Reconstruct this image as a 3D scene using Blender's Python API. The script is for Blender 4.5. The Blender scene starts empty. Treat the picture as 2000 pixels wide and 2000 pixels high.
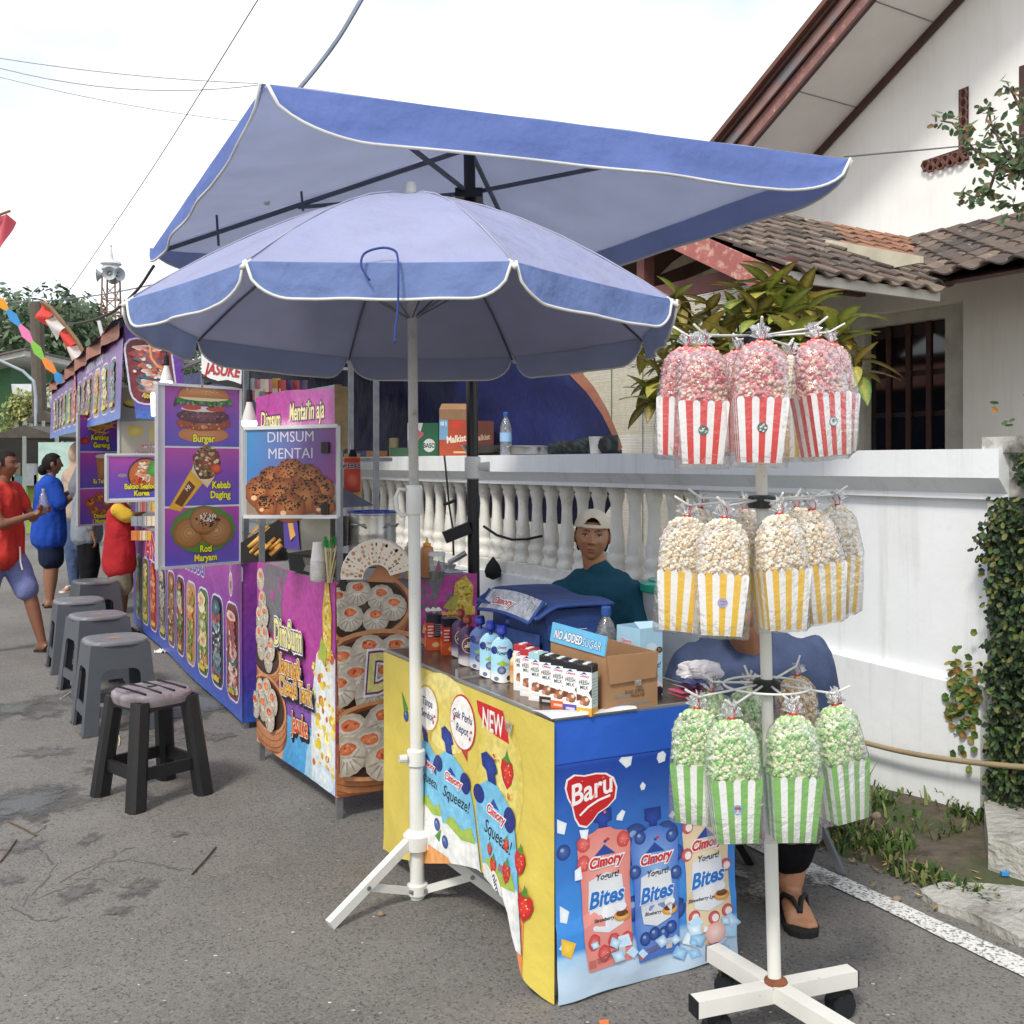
import bpy, bmesh, math, random
import numpy as np
from mathutils import Vector as V, Matrix, Euler, noise as mnoise
from mathutils.geometry import tessellate_polygon
R = math.radians
rnd = random.Random(7)
scn = bpy.context.scene
COL = scn.collection
# ---------------------------------------------------------------- camera
cd = bpy.data.cameras.new('camera'); cam = bpy.data.objects.new('camera', cd); COL.objects.link(cam)
cam.location = (0, 0, 1.4); cam.rotation_euler = (R(90), 0, 0)
cd.sensor_width = 36; cd.lens = 36; cd.shift_y = -0.0475; cd.clip_start = 0.05; cd.clip_end = 2000
scn.camera = cam
# ---------------------------------------------------------------- sky, sun, exposure
SUN_EL, SUN_AZ = 50, 205          # azimuth of the sun, degrees clockwise from +Y
w = bpy.data.worlds.new('World'); scn.world = w; w.use_nodes = True
nt = w.node_tree; nt.nodes.clear()
def wn(t, **k):
    n = nt.nodes.new(t)
    for a, b in k.items(): setattr(n, a, b)
    return n
wo = wn('ShaderNodeOutputWorld'); bg = wn('ShaderNodeBackground'); sky = wn('ShaderNodeTexSky', sky_type='NISHITA', sun_disc=False)
sky.sun_elevation = R(SUN_EL); sky.sun_rotation = R(SUN_AZ); sky.air_density = 1.2; sky.dust_density = 2.0
tc = wn('ShaderNodeTexCoord'); mp = wn('ShaderNodeMapping'); mp.inputs['Scale'].default_value = (1, 1, 2.6)
ns = wn('ShaderNodeTexNoise'); ns.inputs['Scale'].default_value = 1.7; ns.inputs['Detail'].default_value = 6
cr = wn('ShaderNodeMapRange'); cr.inputs['From Min'].default_value = .36; cr.inputs['From Max'].default_value = .6
cr.inputs['To Min'].default_value = .12; cr.inputs['To Max'].default_value = .97
mx = wn('ShaderNodeMix', data_type='RGBA'); mx.inputs[7].default_value = (6.5, 6.6, 6.85, 1)
nt.links.new(tc.outputs['Generated'], mp.inputs['Vector']); nt.links.new(mp.outputs[0], ns.inputs['Vector'])
nt.links.new(ns.outputs['Fac'], cr.inputs['Value']); nt.links.new(cr.outputs[0], mx.inputs[0])
nt.links.new(sky.outputs[0], mx.inputs[6]); nt.links.new(mx.outputs[2], bg.inputs[0]); nt.links.new(bg.outputs[0], wo.inputs[0])
bg.inputs[1].default_value = 0.12
sl = bpy.data.lights.new('sun', 'SUN'); sl.energy = 1.5; sl.angle = R(10); sl.color = (1, .95, .87)
so = bpy.data.objects.new('sun', sl); COL.objects.link(so)
sd = V((math.sin(R(SUN_AZ)) * math.cos(R(SUN_EL)), math.cos(R(SUN_AZ)) * math.cos(R(SUN_EL)), math.sin(R(SUN_EL))))
so.rotation_euler = sd.to_track_quat('Z', 'Y').to_euler()
scn.view_settings.view_transform = 'Standard'; scn.view_settings.look = 'None'
scn.view_settings.exposure = 0.8; scn.view_settings.gamma = 1; scn.view_settings.use_curve_mapping = False
scn.cycles.max_bounces = 8; scn.cycles.transparent_max_bounces = 24; scn.cycles.use_denoising = True
# ---------------------------------------------------------------- places
def P(u, v, y): return V(((u - 1000) / 2000 * y, y, 1.4 + (905 - v) / 2000 * y))
def G(u, v, z=0.0):
    y = (1.4 - z) * 2000 / (v - 905); return V(((u - 1000) / 2000 * y, y, z))
def W(t, q, z=0): return V((1.83 - .53 * t + .848 * q, 3.94 + .848 * t + .53 * q, z))   # garden wall: t along it away, q behind it
def tq(u, q):
    k = (u - 1000) / 2000; return (1.83 + .848 * q - k * (3.94 + .53 * q)) / (.53 + .848 * k)
def PQ(u, v, q):
    t = tq(u, q); p = W(t, q); return V((p.x, p.y, 1.4 + (905 - v) / 2000 * p.y))
SD = V((-.471, .882, 0)).normalized(); PD = V((.882, .471, 0)).normalized()
A0 = V((-.685, 4.02, 0))
def S(t, q, z=0): p = A0 + SD * t + PD * q; return V((p.x, p.y, z))                    # stall line: t away along street, q behind it
TA = V((-.491, .871, 0)).normalized(); TB = V((.899, .437, 0)).normalized(); T0 = V((.109, 2.664, 0))
def T(a, b, z=0): p = T0 + TA * a + TB * b; return V((p.x, p.y, z))                    # yogurt table
WANG = math.atan2(.848, -.53); SANG = math.atan2(SD.y, SD.x); TANG = math.atan2(TB.y, TB.x)
# ---------------------------------------------------------------- colour
def hx(h, a=1):
    if not isinstance(h, str): return tuple(h) if len(h) == 4 else (*h, a)
    h = h.lstrip('#'); o = []
    for i in (0, 2, 4):
        c = int(h[i:i + 2], 16) / 255; o.append(c / 12.92 if c <= .04045 else ((c + .055) / 1.055) ** 2.4)
    return (*o, a)
def mixc(a, b, f): a, b = hx(a), hx(b); return tuple(a[i] + (b[i] - a[i]) * f for i in range(3)) + (1,)
def shade(a, f): a = hx(a); return tuple(min(1, a[i] * f) for i in range(3)) + (1,)
# ---------------------------------------------------------------- materials
MATS = {}
def mat(name, col=None, rough=.6, metal=0, var=.14, scale=6, bump=0, bscale=40, spec=.5, dark=None, dscale=3, dlo=.5, dhi=.62, trans=0, coat=0, emit=0, bdist=.01, streak=None):
    """node material: base colour (or the mesh's colour attribute) broken up by noise, optional second tone, optional relief"""
    if name in MATS: return MATS[name]
    m = bpy.data.materials.new(name); m.use_nodes = True; n = m.node_tree.nodes; L = m.node_tree.links
    b = n['Principled BSDF']; tc0 = n.new('ShaderNodeTexCoord'); oi = n.new('ShaderNodeObjectInfo'); va = n.new('ShaderNodeVectorMath'); va.operation = 'MULTIPLY_ADD'
    L.new(oi.outputs['Random'], va.inputs[0]); va.inputs[1].default_value = (7, 5, 3); L.new(tc0.outputs['Object'], va.inputs[2])          # every copy gets its own stretch of the noise
    class tcn: outputs = {'Object': va.outputs[0]}
    nz = n.new('ShaderNodeTexNoise'); nz.inputs['Scale'].default_value = scale; nz.inputs['Detail'].default_value = 5
    L.new(tcn.outputs['Object'], nz.inputs['Vector'])
    rg = n.new('ShaderNodeMapRange'); rg.inputs['From Min'].default_value = .3; rg.inputs['From Max'].default_value = .7
    rg.inputs['To Min'].default_value = 1 - var; rg.inputs['To Max'].default_value = 1 + var
    L.new(nz.outputs['Fac'], rg.inputs['Value'])
    mul = n.new('ShaderNodeMix'); mul.data_type = 'RGBA'; mul.blend_type = 'MULTIPLY'; mul.inputs[0].default_value = 1
    if col is None:
        at = n.new('ShaderNodeVertexColor'); at.layer_name = 'Col'; L.new(at.outputs[0], mul.inputs[6])
    else: mul.inputs[6].default_value = hx(col)
    L.new(rg.outputs[0], mul.inputs[7]); out = mul.outputs[2]
    if dark is not None:
        n2 = n.new('ShaderNodeTexNoise'); n2.inputs['Scale'].default_value = dscale; n2.inputs['Detail'].default_value = 8; n2.inputs['Roughness'].default_value = .65
        L.new(tcn.outputs['Object'], n2.inputs['Vector'])
        r2 = n.new('ShaderNodeMapRange'); r2.inputs['From Min'].default_value = dlo; r2.inputs['From Max'].default_value = dhi
        L.new(n2.outputs['Fac'], r2.inputs['Value'])
        m2 = n.new('ShaderNodeMix'); m2.data_type = 'RGBA'; m2.inputs[7].default_value = hx(dark)
        L.new(r2.outputs[0], m2.inputs[0]); L.new(out, m2.inputs[6]); out = m2.outputs[2]
    if streak is not None:                          # rain streaks running down the wall
        mp_ = n.new('ShaderNodeMapping'); mp_.inputs['Scale'].default_value = (13, 13, .8); L.new(tcn.outputs['Object'], mp_.inputs['Vector'])
        n4 = n.new('ShaderNodeTexNoise'); n4.inputs['Scale'].default_value = 1; n4.inputs['Detail'].default_value = 9; n4.inputs['Roughness'].default_value = .7; L.new(mp_.outputs[0], n4.inputs['Vector'])
        r4 = n.new('ShaderNodeMapRange'); r4.inputs['From Min'].default_value = .52; r4.inputs['From Max'].default_value = .8; r4.inputs['To Max'].default_value = .4; L.new(n4.outputs['Fac'], r4.inputs['Value'])
        m4 = n.new('ShaderNodeMix'); m4.data_type = 'RGBA'; m4.inputs[7].default_value = hx(streak); L.new(r4.outputs[0], m4.inputs[0]); L.new(out, m4.inputs[6]); out = m4.outputs[2]
    L.new(out, b.inputs['Base Color'])
    b.inputs['Roughness'].default_value = rough; b.inputs['Metallic'].default_value = metal; b.inputs['Specular IOR Level'].default_value = spec
    if coat: b.inputs['Coat Weight'].default_value = coat
    if emit: L.new(out, b.inputs['Emission Color']); b.inputs['Emission Strength'].default_value = emit
    if bump:
        n3 = n.new('ShaderNodeTexNoise'); n3.inputs['Scale'].default_value = bscale; n3.inputs['Detail'].default_value = 4
        L.new(tcn.outputs['Object'], n3.inputs['Vector'])
        bp = n.new('ShaderNodeBump'); bp.inputs['Strength'].default_value = bump; bp.inputs['Distance'].default_value = bdist
        L.new(n3.outputs['Fac'], bp.inputs['Height']); L.new(bp.outputs[0], b.inputs['Normal'])
    if trans:                                       # thin cloth or leaf that lets some light through
        tr = n.new('ShaderNodeBsdfTranslucent'); L.new(out, tr.inputs[0]); ms = n.new('ShaderNodeMixShader'); ms.inputs[0].default_value = trans
        L.new(b.outputs[0], ms.inputs[1]); L.new(tr.outputs[0], ms.inputs[2]); L.new(ms.outputs[0], n['Material Output'].inputs[0])
    MATS[name] = m; return m
def film_mat(name, gloss=.16, tint=(1, 1, 1), milky=.05, bscale=35):
    if name in MATS: return MATS[name]
    m = bpy.data.materials.new(name); m.use_nodes = True; n = m.node_tree.nodes; L = m.node_tree.links
    n.remove(n['Principled BSDF'])
    t = n.new('ShaderNodeBsdfTransparent'); t.inputs[0].default_value = (*tint, 1)
    g = n.new('ShaderNodeBsdfGlossy'); g.inputs['Roughness'].default_value = .12
    d = n.new('ShaderNodeBsdfDiffuse'); d.inputs[0].default_value = (.9, .9, .9, 1)
    nz = n.new('ShaderNodeTexNoise'); nz.inputs['Scale'].default_value = bscale; nz.inputs['Detail'].default_value = 3
    tcn = n.new('ShaderNodeTexCoord'); L.new(tcn.outputs['Object'], nz.inputs['Vector'])
    bp = n.new('ShaderNodeBump'); bp.inputs['Strength'].default_value = .5; bp.inputs['Distance'].default_value = .02
    L.new(nz.outputs['Fac'], bp.inputs['Height']); L.new(bp.outputs[0], g.inputs['Normal'])
    fr = n.new('ShaderNodeLayerWeight'); fr.inputs['Blend'].default_value = .35; L.new(bp.outputs[0], fr.inputs['Normal'])
    mr = n.new('ShaderNodeMapRange'); mr.inputs['To Min'].default_value = gloss * .35; mr.inputs['To Max'].default_value = min(1, gloss * 2.5)
    L.new(fr.outputs['Fresnel'], mr.inputs['Value'])
    a = n.new('ShaderNodeMixShader'); a.inputs[0].default_value = milky; L.new(t.outputs[0], a.inputs[1]); L.new(d.outputs[0], a.inputs[2])
    c = n.new('ShaderNodeMixShader'); L.new(mr.outputs[0], c.inputs[0]); L.new(a.outputs[0], c.inputs[1]); L.new(g.outputs[0], c.inputs[2])
    L.new(c.outputs[0], n['Material Output'].inputs[0]); MATS[name] = m; return m
PAINT = mat('printed_vinyl', rough=.36, var=.16, scale=42, bump=.45, bscale=7, bdist=.03)
CARD = mat('printed_card', rough=.5, var=.05, scale=20)
GLOSS = mat('glossy_pack', rough=.22, var=.05, scale=20, bump=.25, bscale=60, bdist=.004)
MATTE = mat('painted_matte', rough=.75, var=.10, scale=14, bump=.1, bscale=60, bdist=.003)
CLOTH = mat('woven_cloth', rough=.92, var=.10, scale=10, bump=.6, bscale=16, bdist=.02, spec=.2)
SKIN = mat('skin', rough=.5, var=.09, scale=18, bump=.08, bscale=120, bdist=.002)
STEEL = mat('brushed_steel', '#c2c1bd', rough=.28, metal=.9, var=.12, scale=12, bump=.05, bscale=80)
GALV = mat('galvanised_tube', '#8d9092', rough=.45, metal=.7, var=.18, scale=20)
# ---------------------------------------------------------------- mesh builder
class B:
    def __init__(s, col='#cccccc'): s.v = []; s.f = []; s.c = []; s.col = hx(col)
    def add(s, vs, fs, col=None):
        o = len(s.v); c = hx(col) if col is not None else s.col
        s.v += [tuple(p) for p in vs]; s.c += [c] * len(vs); s.f += [tuple(i + o for i in f) for f in fs]; return s
    def box(s, lo, hi, col=None, M=None):
        x0, y0, z0 = lo; x1, y1, z1 = hi
        vs = [V(p) for p in ((x0, y0, z0), (x1, y0, z0), (x1, y1, z0), (x0, y1, z0), (x0, y0, z1), (x1, y0, z1), (x1, y1, z1), (x0, y1, z1))]
        if M: vs = [M @ p for p in vs]
        return s.add(vs, [(0, 3, 2, 1), (4, 5, 6, 7), (0, 1, 5, 4), (1, 2, 6, 5), (2, 3, 7, 6), (3, 0, 4, 7)], col)
    def hexa(s, bot, top, col=None):
        n = len(bot); return s.add(list(bot) + list(top), [tuple(range(n))[::-1], tuple(range(n, 2 * n))] + [(i, (i + 1) % n, n + (i + 1) % n, n + i) for i in range(n)], col)
    def tube(s, path, r, n=8, col=None, cap=True, sq=False):
        path = [V(p) for p in path]; m = len(path); rr = r if isinstance(r, (list, tuple)) else [r] * m
        vs = []; up = None
        for i, p in enumerate(path):
            d = (path[min(i + 1, m - 1)] - path[max(i - 1, 0)]).normalized()
            if up is None: up = V((0, 0, 1)) if abs(d.z) < .9 else V((SD.x, SD.y, 0))
            a = d.cross(up).normalized(); b = a.cross(d).normalized(); up = b
            for k in range(n):
                th = 2 * math.pi * (k + (.5 if sq else 0)) / n
                q = rr[i] * (1.414 if sq else 1); vs.append(p + a * math.cos(th) * q + b * math.sin(th) * q)
        fs = [(i * n + k, i * n + (k + 1) % n, (i + 1) * n + (k + 1) % n, (i + 1) * n + k) for i in range(m - 1) for k in range(n)]
        if cap: fs += [tuple(range(n))[::-1], tuple(range((m - 1) * n, m * n))]
        return s.add(vs, fs, col)
    def bar(s, a, b, w, h=None, col=None):                          # rectangular bar from a to b
        a, b = V(a), V(b); d = (b - a).normalized(); h = h or w
        up = V((0, 0, 1)) if abs(d.z) < .95 else V((SD.x, SD.y, 0))
        x = d.cross(up).normalized() * w / 2; y = x.cross(d).normalized() * h / 2
        return s.hexa([a - x - y, a + x - y, a + x + y, a - x + y], [b - x - y, b + x - y, b + x + y, b - x + y], col)
    def lathe(s, prof, c=(0, 0, 0), n=16, col=None, sx=1, sy=1, M=None, cols=None, cap=True):
        c = V(c); vs = []
        for r, z in prof:
            for k in range(n):
                th = 2 * math.pi * (k + .5) / n; p = V((r * math.cos(th) * sx, r * math.sin(th) * sy, z)); vs.append((M @ p if M else p) + c)
        m = len(prof)
        fs = [(i * n + k, i * n + (k + 1) % n, (i + 1) * n + (k + 1) % n, (i + 1) * n + k) for i in range(m - 1) for k in range(n)]
        if cap: fs += [tuple(range(n))[::-1], tuple(range((m - 1) * n, m * n))]
        o = len(s.v); s.add(vs, fs, col)
        if cols:
            for i in range(m):
                for k in range(n): s.c[o + i * n + k] = hx(cols[i])
        return s
    def ball(s, c, r, n=10, m=6, col=None):
        r = r if isinstance(r, (tuple, list)) else (r, r, r)
        o = len(s.v); s.lathe([(math.sin(math.pi * (i + .02) / (m + .04)), -math.cos(math.pi * (i + .02) / (m + .04))) for i in range(m + 1)], n=n, col=col)
        for i in range(o, len(s.v)): p = s.v[i]; s.v[i] = (p[0] * r[0] + c[0], p[1] * r[1] + c[1], p[2] * r[2] + c[2])
        return s
    def grid(s, f, nu, nv, col=None, wrap=False):
        vs = [f(i / nu, j / nv) for j in range(nv + 1) for i in range(nu + 1)]
        return s.add(vs, [(j * (nu + 1) + i, j * (nu + 1) + i + 1, (j + 1) * (nu + 1) + i + 1, (j + 1) * (nu + 1) + i) for j in range(nv) for i in range(nu)], col)
    def sheet(s, pts, z, col=None): return s.add([(p[0], p[1], z) for p in pts], [tuple(range(len(pts)))], col)
    def prism(s, poly, off, col=None):                              # extrude a 3D polygon by a vector
        poly = [V(p) for p in poly]; off = V(off); n = len(poly)
        tris = tessellate_polygon([poly]); vs = poly + [p + off for p in poly]
        fs = [tuple(t) for t in tris] + [tuple(i + n for i in reversed(t)) for t in tris] + [(i, (i + 1) % n, n + (i + 1) % n, n + i) for i in range(n)]
        return s.add(vs, fs, col)
    def xf(s, M): s.v = [tuple(M @ V(p)) for p in s.v]; return s
    def mesh(s, name, m, smooth=False):
        me = bpy.data.meshes.new(name); me.from_pydata(s.v, [], s.f)
        ca = me.color_attributes.new('Col', 'FLOAT_COLOR', 'POINT'); ca.data.foreach_set('color', np.array(s.c, dtype=np.float32).ravel())
        if smooth: me.shade_smooth()
        me.materials.append(m); me.update(); return me
def curve(pts, n=6):                                                # smooth path through the points
    p = [V(x) for x in pts]; p = [p[0] * 2 - p[1]] + p + [p[-1] * 2 - p[-2]]; o = []
    for i in range(1, len(p) - 2):
        for k in range(n):
            t = k / n; o.append(.5 * (p[i] * 2 + (p[i + 1] - p[i - 1]) * t + (p[i - 1] * 2 - p[i] * 5 + p[i + 1] * 4 - p[i + 2]) * t * t + (p[i] * 3 - p[i - 1] - p[i + 1] * 3 + p[i + 2]) * t ** 3))
    return o + [p[-2]]
MW = {}
def mwof(o): return MW.get(o.name, Matrix())
def link(name, data, parent=None, M=None):
    o = bpy.data.objects.new(name, data); COL.objects.link(o)
    if M is not None: o.matrix_basis = M
    if parent is not None: o.parent = parent
    return o
def obj(name, b, m, parent=None, smooth=False, local=False, M=None):
    """one mesh object; in world coordinates unless local (then in its parent's)"""
    if isinstance(b, B) and smooth == 'auto':
        me = b.mesh(name, m, True)
        try: me.set_sharp_from_angle(angle=R(38))
        except Exception: pass
    else: me = b.mesh(name, m, smooth) if isinstance(b, B) else b
    o = link(name, me, parent, M)
    if parent is not None and not local: o.matrix_parent_inverse = mwof(parent).inverted()
    if parent is not None and local: MW[o.name] = mwof(parent) @ (M if M is not None else Matrix())
    elif M is not None: MW[o.name] = M
    return o
def tag(o, label=None, cat=None, group=None, kind=None):
    if label: o['label'] = label
    if cat: o['category'] = cat
    if group: o['group'] = group
    if kind: o['kind'] = kind
    return o
def thing(name, label, cat, loc=(0, 0, 0), rz=0, group=None):
    o = bpy.data.objects.new(name, None); COL.objects.link(o); o.empty_display_size = .1
    M = Matrix.Translation(V(loc)) @ Matrix.Rotation(rz, 4, 'Z'); o.matrix_basis = M; MW[o.name] = M
    return tag(o, label, cat, group)
def copy_tree(src, parent=None, M=None, label=None):
    c = src.copy(); COL.objects.link(c)
    if M is not None: c.matrix_basis = M; MW[c.name] = M
    if parent is not None: c.parent = parent
    if label: c['label'] = label
    for ch in src.children: copy_tree(ch, c)
    return c
def struct(name, b, m, **k): return tag(obj(name, b, m, **k), kind='structure')
# ---------------------------------------------------------------- text and printed pictures
_tx = {}
def text2d(s, bold=0.0, shear=0.0):
    k = (s, bold, shear)
    if k not in _tx:
        c = bpy.data.curves.new('t', 'FONT'); c.body = s; c.offset = bold; c.shear = shear; c.align_x = 'CENTER'; c.resolution_u = 3
        o = bpy.data.objects.new('t', c); me = o.to_mesh(); me.calc_loop_triangles()
        v = np.array([p.co[:2] for p in me.vertices]) if len(me.vertices) else np.zeros((0, 2)); t = [tuple(x.vertices) for x in me.loop_triangles]
        bad = (np.abs(v[:, 1]) > 1.3) | (np.abs(v[:, 0]) > .5 * len(s) + .4); t = [x for x in t if not any(bad[i] for i in x)]; v[bad] = 0
        o.to_mesh_clear(); bpy.data.objects.remove(o); bpy.data.curves.remove(c); _tx[k] = (v, t)
    return _tx[k]
class Print:
    """flat print: coloured shapes in metres on a surface given by f(x, y, lift); overlapping shapes are lifted a hair over each other"""
    def __init__(s, f, eps=.00025, maxlen=None): s.b = B(); s.f = f; s.eps = eps; s.boxes = []; s.maxlen = maxlen; s.clip = None
    def put(s, pts, tris, cols):
        if s.clip:
            x0, y0, x1, y1 = s.clip; pts = [(min(max(p[0], x0), x1), min(max(p[1], y0), y1)) for p in pts]
        xs = [p[0] for p in pts]; ys = [p[1] for p in pts]; bb = (min(xs), min(ys), max(xs), max(ys)); lv = 0
        for o, l in s.boxes:
            if l > lv and o[0] < bb[2] and o[2] > bb[0] and o[1] < bb[3] and o[3] > bb[1]: lv = l
        lv += 1; s.boxes.append((bb, lv)); z = lv * s.eps
        if s.maxlen:
            pts = list(pts); cols = list(cols); tris = list(tris); out = []; cache = {}
            while tris:
                t = tris.pop(); e = max(((math.dist(pts[t[i]], pts[t[(i + 1) % 3]]), i) for i in range(3)))
                if e[0] > s.maxlen and len(pts) < 4000:
                    a, b, c = t[e[1]], t[(e[1] + 1) % 3], t[(e[1] + 2) % 3]; k = (min(a, b), max(a, b))
                    if k not in cache:
                        cache[k] = len(pts); pts.append(((pts[a][0] + pts[b][0]) / 2, (pts[a][1] + pts[b][1]) / 2)); cols.append(tuple((cols[a][i] + cols[b][i]) / 2 for i in range(4)))
                    m = cache[k]; tris += [(a, m, c), (m, b, c)]
                else: out.append(t)
            tris = out
        o = len(s.b.v); s.b.v += [tuple(s.f(p[0], p[1], z)) for p in pts]; s.b.c += cols; s.b.f += [tuple(i + o for i in t) for t in tris]
    def poly(s, pts, col, c2=None):
        n = len(pts); c = (sum(p[0] for p in pts) / n, sum(p[1] for p in pts) / n); col = hx(col)
        s.put(list(pts) + [c], [(i, (i + 1) % n, n) for i in range(n)], [col] * n + [hx(c2) if c2 else col])
    def shape(s, pts, col):                                          # concave outline
        t = tessellate_polygon([[V((p[0], p[1], 0)) for p in pts]]); s.put(pts, [tuple(x) for x in t], [hx(col)] * len(pts))
    def rect(s, x0, y0, x1, y1, cb, ct=None):
        cb = hx(cb); ct = hx(ct) if ct else cb; s.put([(x0, y0), (x1, y0), (x1, y1), (x0, y1)], [(0, 1, 2), (0, 2, 3)], [cb, cb, ct, ct])
    def ell(s, x, y, rx, ry, col, c2=None, n=22, rot=0, jit=0, seed=0):
        q = random.Random(seed + int(x * 997) + int(y * 631)); cs, sn = math.cos(rot), math.sin(rot); pts = []
        for i in range(n):
            k = 1 + q.uniform(-jit, jit); a = 2 * math.pi * i / n; px, py = rx * k * math.cos(a), ry * k * math.sin(a); pts.append((x + px * cs - py * sn, y + px * sn + py * cs))
        s.poly(pts, col, c2)
    def rr(s, x0, y0, x1, y1, r, col, c2=None):
        pts = []
        for cx, cy, a0 in ((x1 - r, y1 - r, 0), (x0 + r, y1 - r, 90), (x0 + r, y0 + r, 180), (x1 - r, y0 + r, 270)):
            pts += [(cx + r * math.cos(R(a0 + k * 30)), cy + r * math.sin(R(a0 + k * 30))) for k in range(4)]
        s.poly(pts, col, c2); return pts
    def line(s, pts, w, col, closed=False):
        n = len(pts); q = list(pts) + ([pts[0]] if closed else [])
        vs = []; ts = []
        for i in range(len(q)):
            a = q[max(i - 1, 0)] if not closed else q[(i - 1) % n]; b = q[min(i + 1, len(q) - 1)] if not closed else q[(i + 1) % n if i < n else 1]
            dx, dy = b[0] - a[0], b[1] - a[1]; l = math.hypot(dx, dy) or 1; ox, oy = -dy / l * w / 2, dx / l * w / 2
            vs += [(q[i][0] + ox, q[i][1] + oy), (q[i][0] - ox, q[i][1] - oy)]
        for i in range(len(q) - 1): ts += [(2 * i, 2 * i + 1, 2 * i + 3), (2 * i, 2 * i + 3, 2 * i + 2)]
        s.put(vs, ts, [hx(col)] * len(vs))
    def dots(s, pts, r, cols, n=6, seed=1):
        q = random.Random(seed); vs = []; ts = []; cc = []
        for p in pts:
            rr_ = r * q.uniform(.5, 1.3); o = len(vs); c = hx(q.choice(cols)); a0 = q.uniform(0, 6); el = q.uniform(.5, 1)
            vs += [(p[0] + rr_ * math.cos(a0 + 2 * math.pi * i / n), p[1] + el * rr_ * math.sin(a0 + 2 * math.pi * i / n)) for i in range(n)]; cc += [c] * n
            ts += [(o, o + i, o + i + 1) for i in range(1, n - 1)]
        if vs: s.put(vs, ts, cc)
    def indots(s, x, y, rx, ry, k, r, cols, seed=1, n=6):
        q = random.Random(seed); pts = []
        while len(pts) < k:
            a, b = q.uniform(-1, 1), q.uniform(-1, 1)
            if a * a + b * b < 1: pts.append((x + a * rx, y + b * ry))
        s.dots(pts, r, cols, n, seed)
    def text(s, t, x, y, h, col, bold=.012, shear=0, rot=0, sx=1, out=None, ow=.06, out2=None, ow2=.12, warp=None):
        """text centred on x with its baseline at y; h is the height of a capital"""
        k = h / .72; cs, sn = math.cos(rot), math.sin(rot)
        for c, bw in ((out2, bold + ow2), (out, bold + ow), (col, bold)):
            if c is None: continue
            v, ts = text2d(t, bw, shear); pts = []
            for px, py in v:
                px, py = px * k * sx, py * k
                if warp: px, py = warp(px, py)
                pts.append((x + px * cs - py * sn, y + px * sn + py * cs))
            if len(pts): s.put(pts, ts, [hx(c)] * len(pts))
    def obj(s, parent, m=None, name='print', local=False): return obj(name, s.b, m or PAINT, parent, local=local)
def plane(o, ex, ey):
    o, ex, ey = V(o), V(ex).normalized(), V(ey).normalized(); n = ex.cross(ey)
    return lambda x, y, l=0: o + ex * x + ey * y + n * l
UP = V((0, 0, 1))
# ================================================================ ground
def road_mat():
    m = bpy.data.materials.new('asphalt'); m.use_nodes = True; n = m.node_tree.nodes; L = m.node_tree.links; b = n['Principled BSDF']
    tcn = n.new('ShaderNodeTexCoord')
    def nz(sc, det=4, rough=.6):
        x = n.new('ShaderNodeTexNoise'); x.inputs['Scale'].default_value = sc; x.inputs['Detail'].default_value = det; x.inputs['Roughness'].default_value = rough
        L.new(tcn.outputs['Object'], x.inputs['Vector']); return x.outputs['Fac']
    def mr(src, a, b_, c, d):
        x = n.new('ShaderNodeMapRange'); L.new(src, x.inputs['Value'])
        for k, val in zip(('From Min', 'From Max', 'To Min', 'To Max'), (a, b_, c, d)): x.inputs[k].default_value = val
        return x.outputs[0]
    def mix(f, a, c, bt='MIX'):
        x = n.new('ShaderNodeMix'); x.data_type = 'RGBA'; x.blend_type = bt
        for i, s in ((0, f), (6, a), (7, c)):
            if hasattr(s, 'links') or hasattr(s, 'is_linked'): L.new(s, x.inputs[i])
            else: x.inputs[i].default_value = s
        return x.outputs[2]
    c = mix(mr(nz(.9, 6), .36, .64, 0, 1), (.14, .132, .121, 1), (.205, .192, .174, 1))
    c = mix(mr(nz(5, 8, .7), .5, .7, 0, .45), c, (.115, .108, .1, 1))
    vo = n.new('ShaderNodeTexVoronoi'); vo.inputs['Scale'].default_value = 150; L.new(tcn.outputs['Object'], vo.inputs['Vector'])
    sp = n.new('ShaderNodeSeparateColor'); L.new(vo.outputs['Color'], sp.inputs[0])
    c = mix(mr(sp.outputs[0], .55, 1, 0, .55), c, (.26, .24, .21, 1))
    c = mix(mr(sp.outputs[1], .72, 1, 0, .7), c, (.05, .049, .048, 1))
    L.new(c, b.inputs['Base Color']); b.inputs['Roughness'].default_value = .85; b.inputs['Specular IOR Level'].default_value = .35
    bp = n.new('ShaderNodeBump'); bp.inputs['Strength'].default_value = .7; bp.inputs['Distance'].default_value = .006
    L.new(nz(170, 3), bp.inputs['Height']); L.new(bp.outputs[0], b.inputs['Normal']); return m
ASPH = road_mat()
road = struct('road', B().box((-250, -40, -.5), (250, 500, 0)), ASPH)
def blotch(cx, cy, rx, ry, jit=.35, n=44, rot=0, seed=0, fq=1.6):
    pts = []
    for i in range(n):
        a = 2 * math.pi * i / n; k = 1 + jit * (mnoise.noise(V((math.cos(a) * fq + seed * 3.1, math.sin(a) * fq, seed))) * 1.6 + .5 * mnoise.noise(V((math.cos(a) * fq * 4, math.sin(a) * fq * 4, seed + 9))))
        x, y = rx * k * math.cos(a), ry * k * math.sin(a); pts.append((cx + x * math.cos(rot) - y * math.sin(rot), cy + x * math.sin(rot) + y * math.cos(rot)))
    return pts
WETM = mat('wet_stain', (.118, .111, .102), rough=.6, var=.3, scale=60, bump=.5, bscale=170, bdist=.005)
PUDM = mat('wet_puddle', (.13, .13, .13), rough=.2, var=.4, scale=140, bump=.9, bscale=150, bdist=.008, spec=.8)
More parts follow.
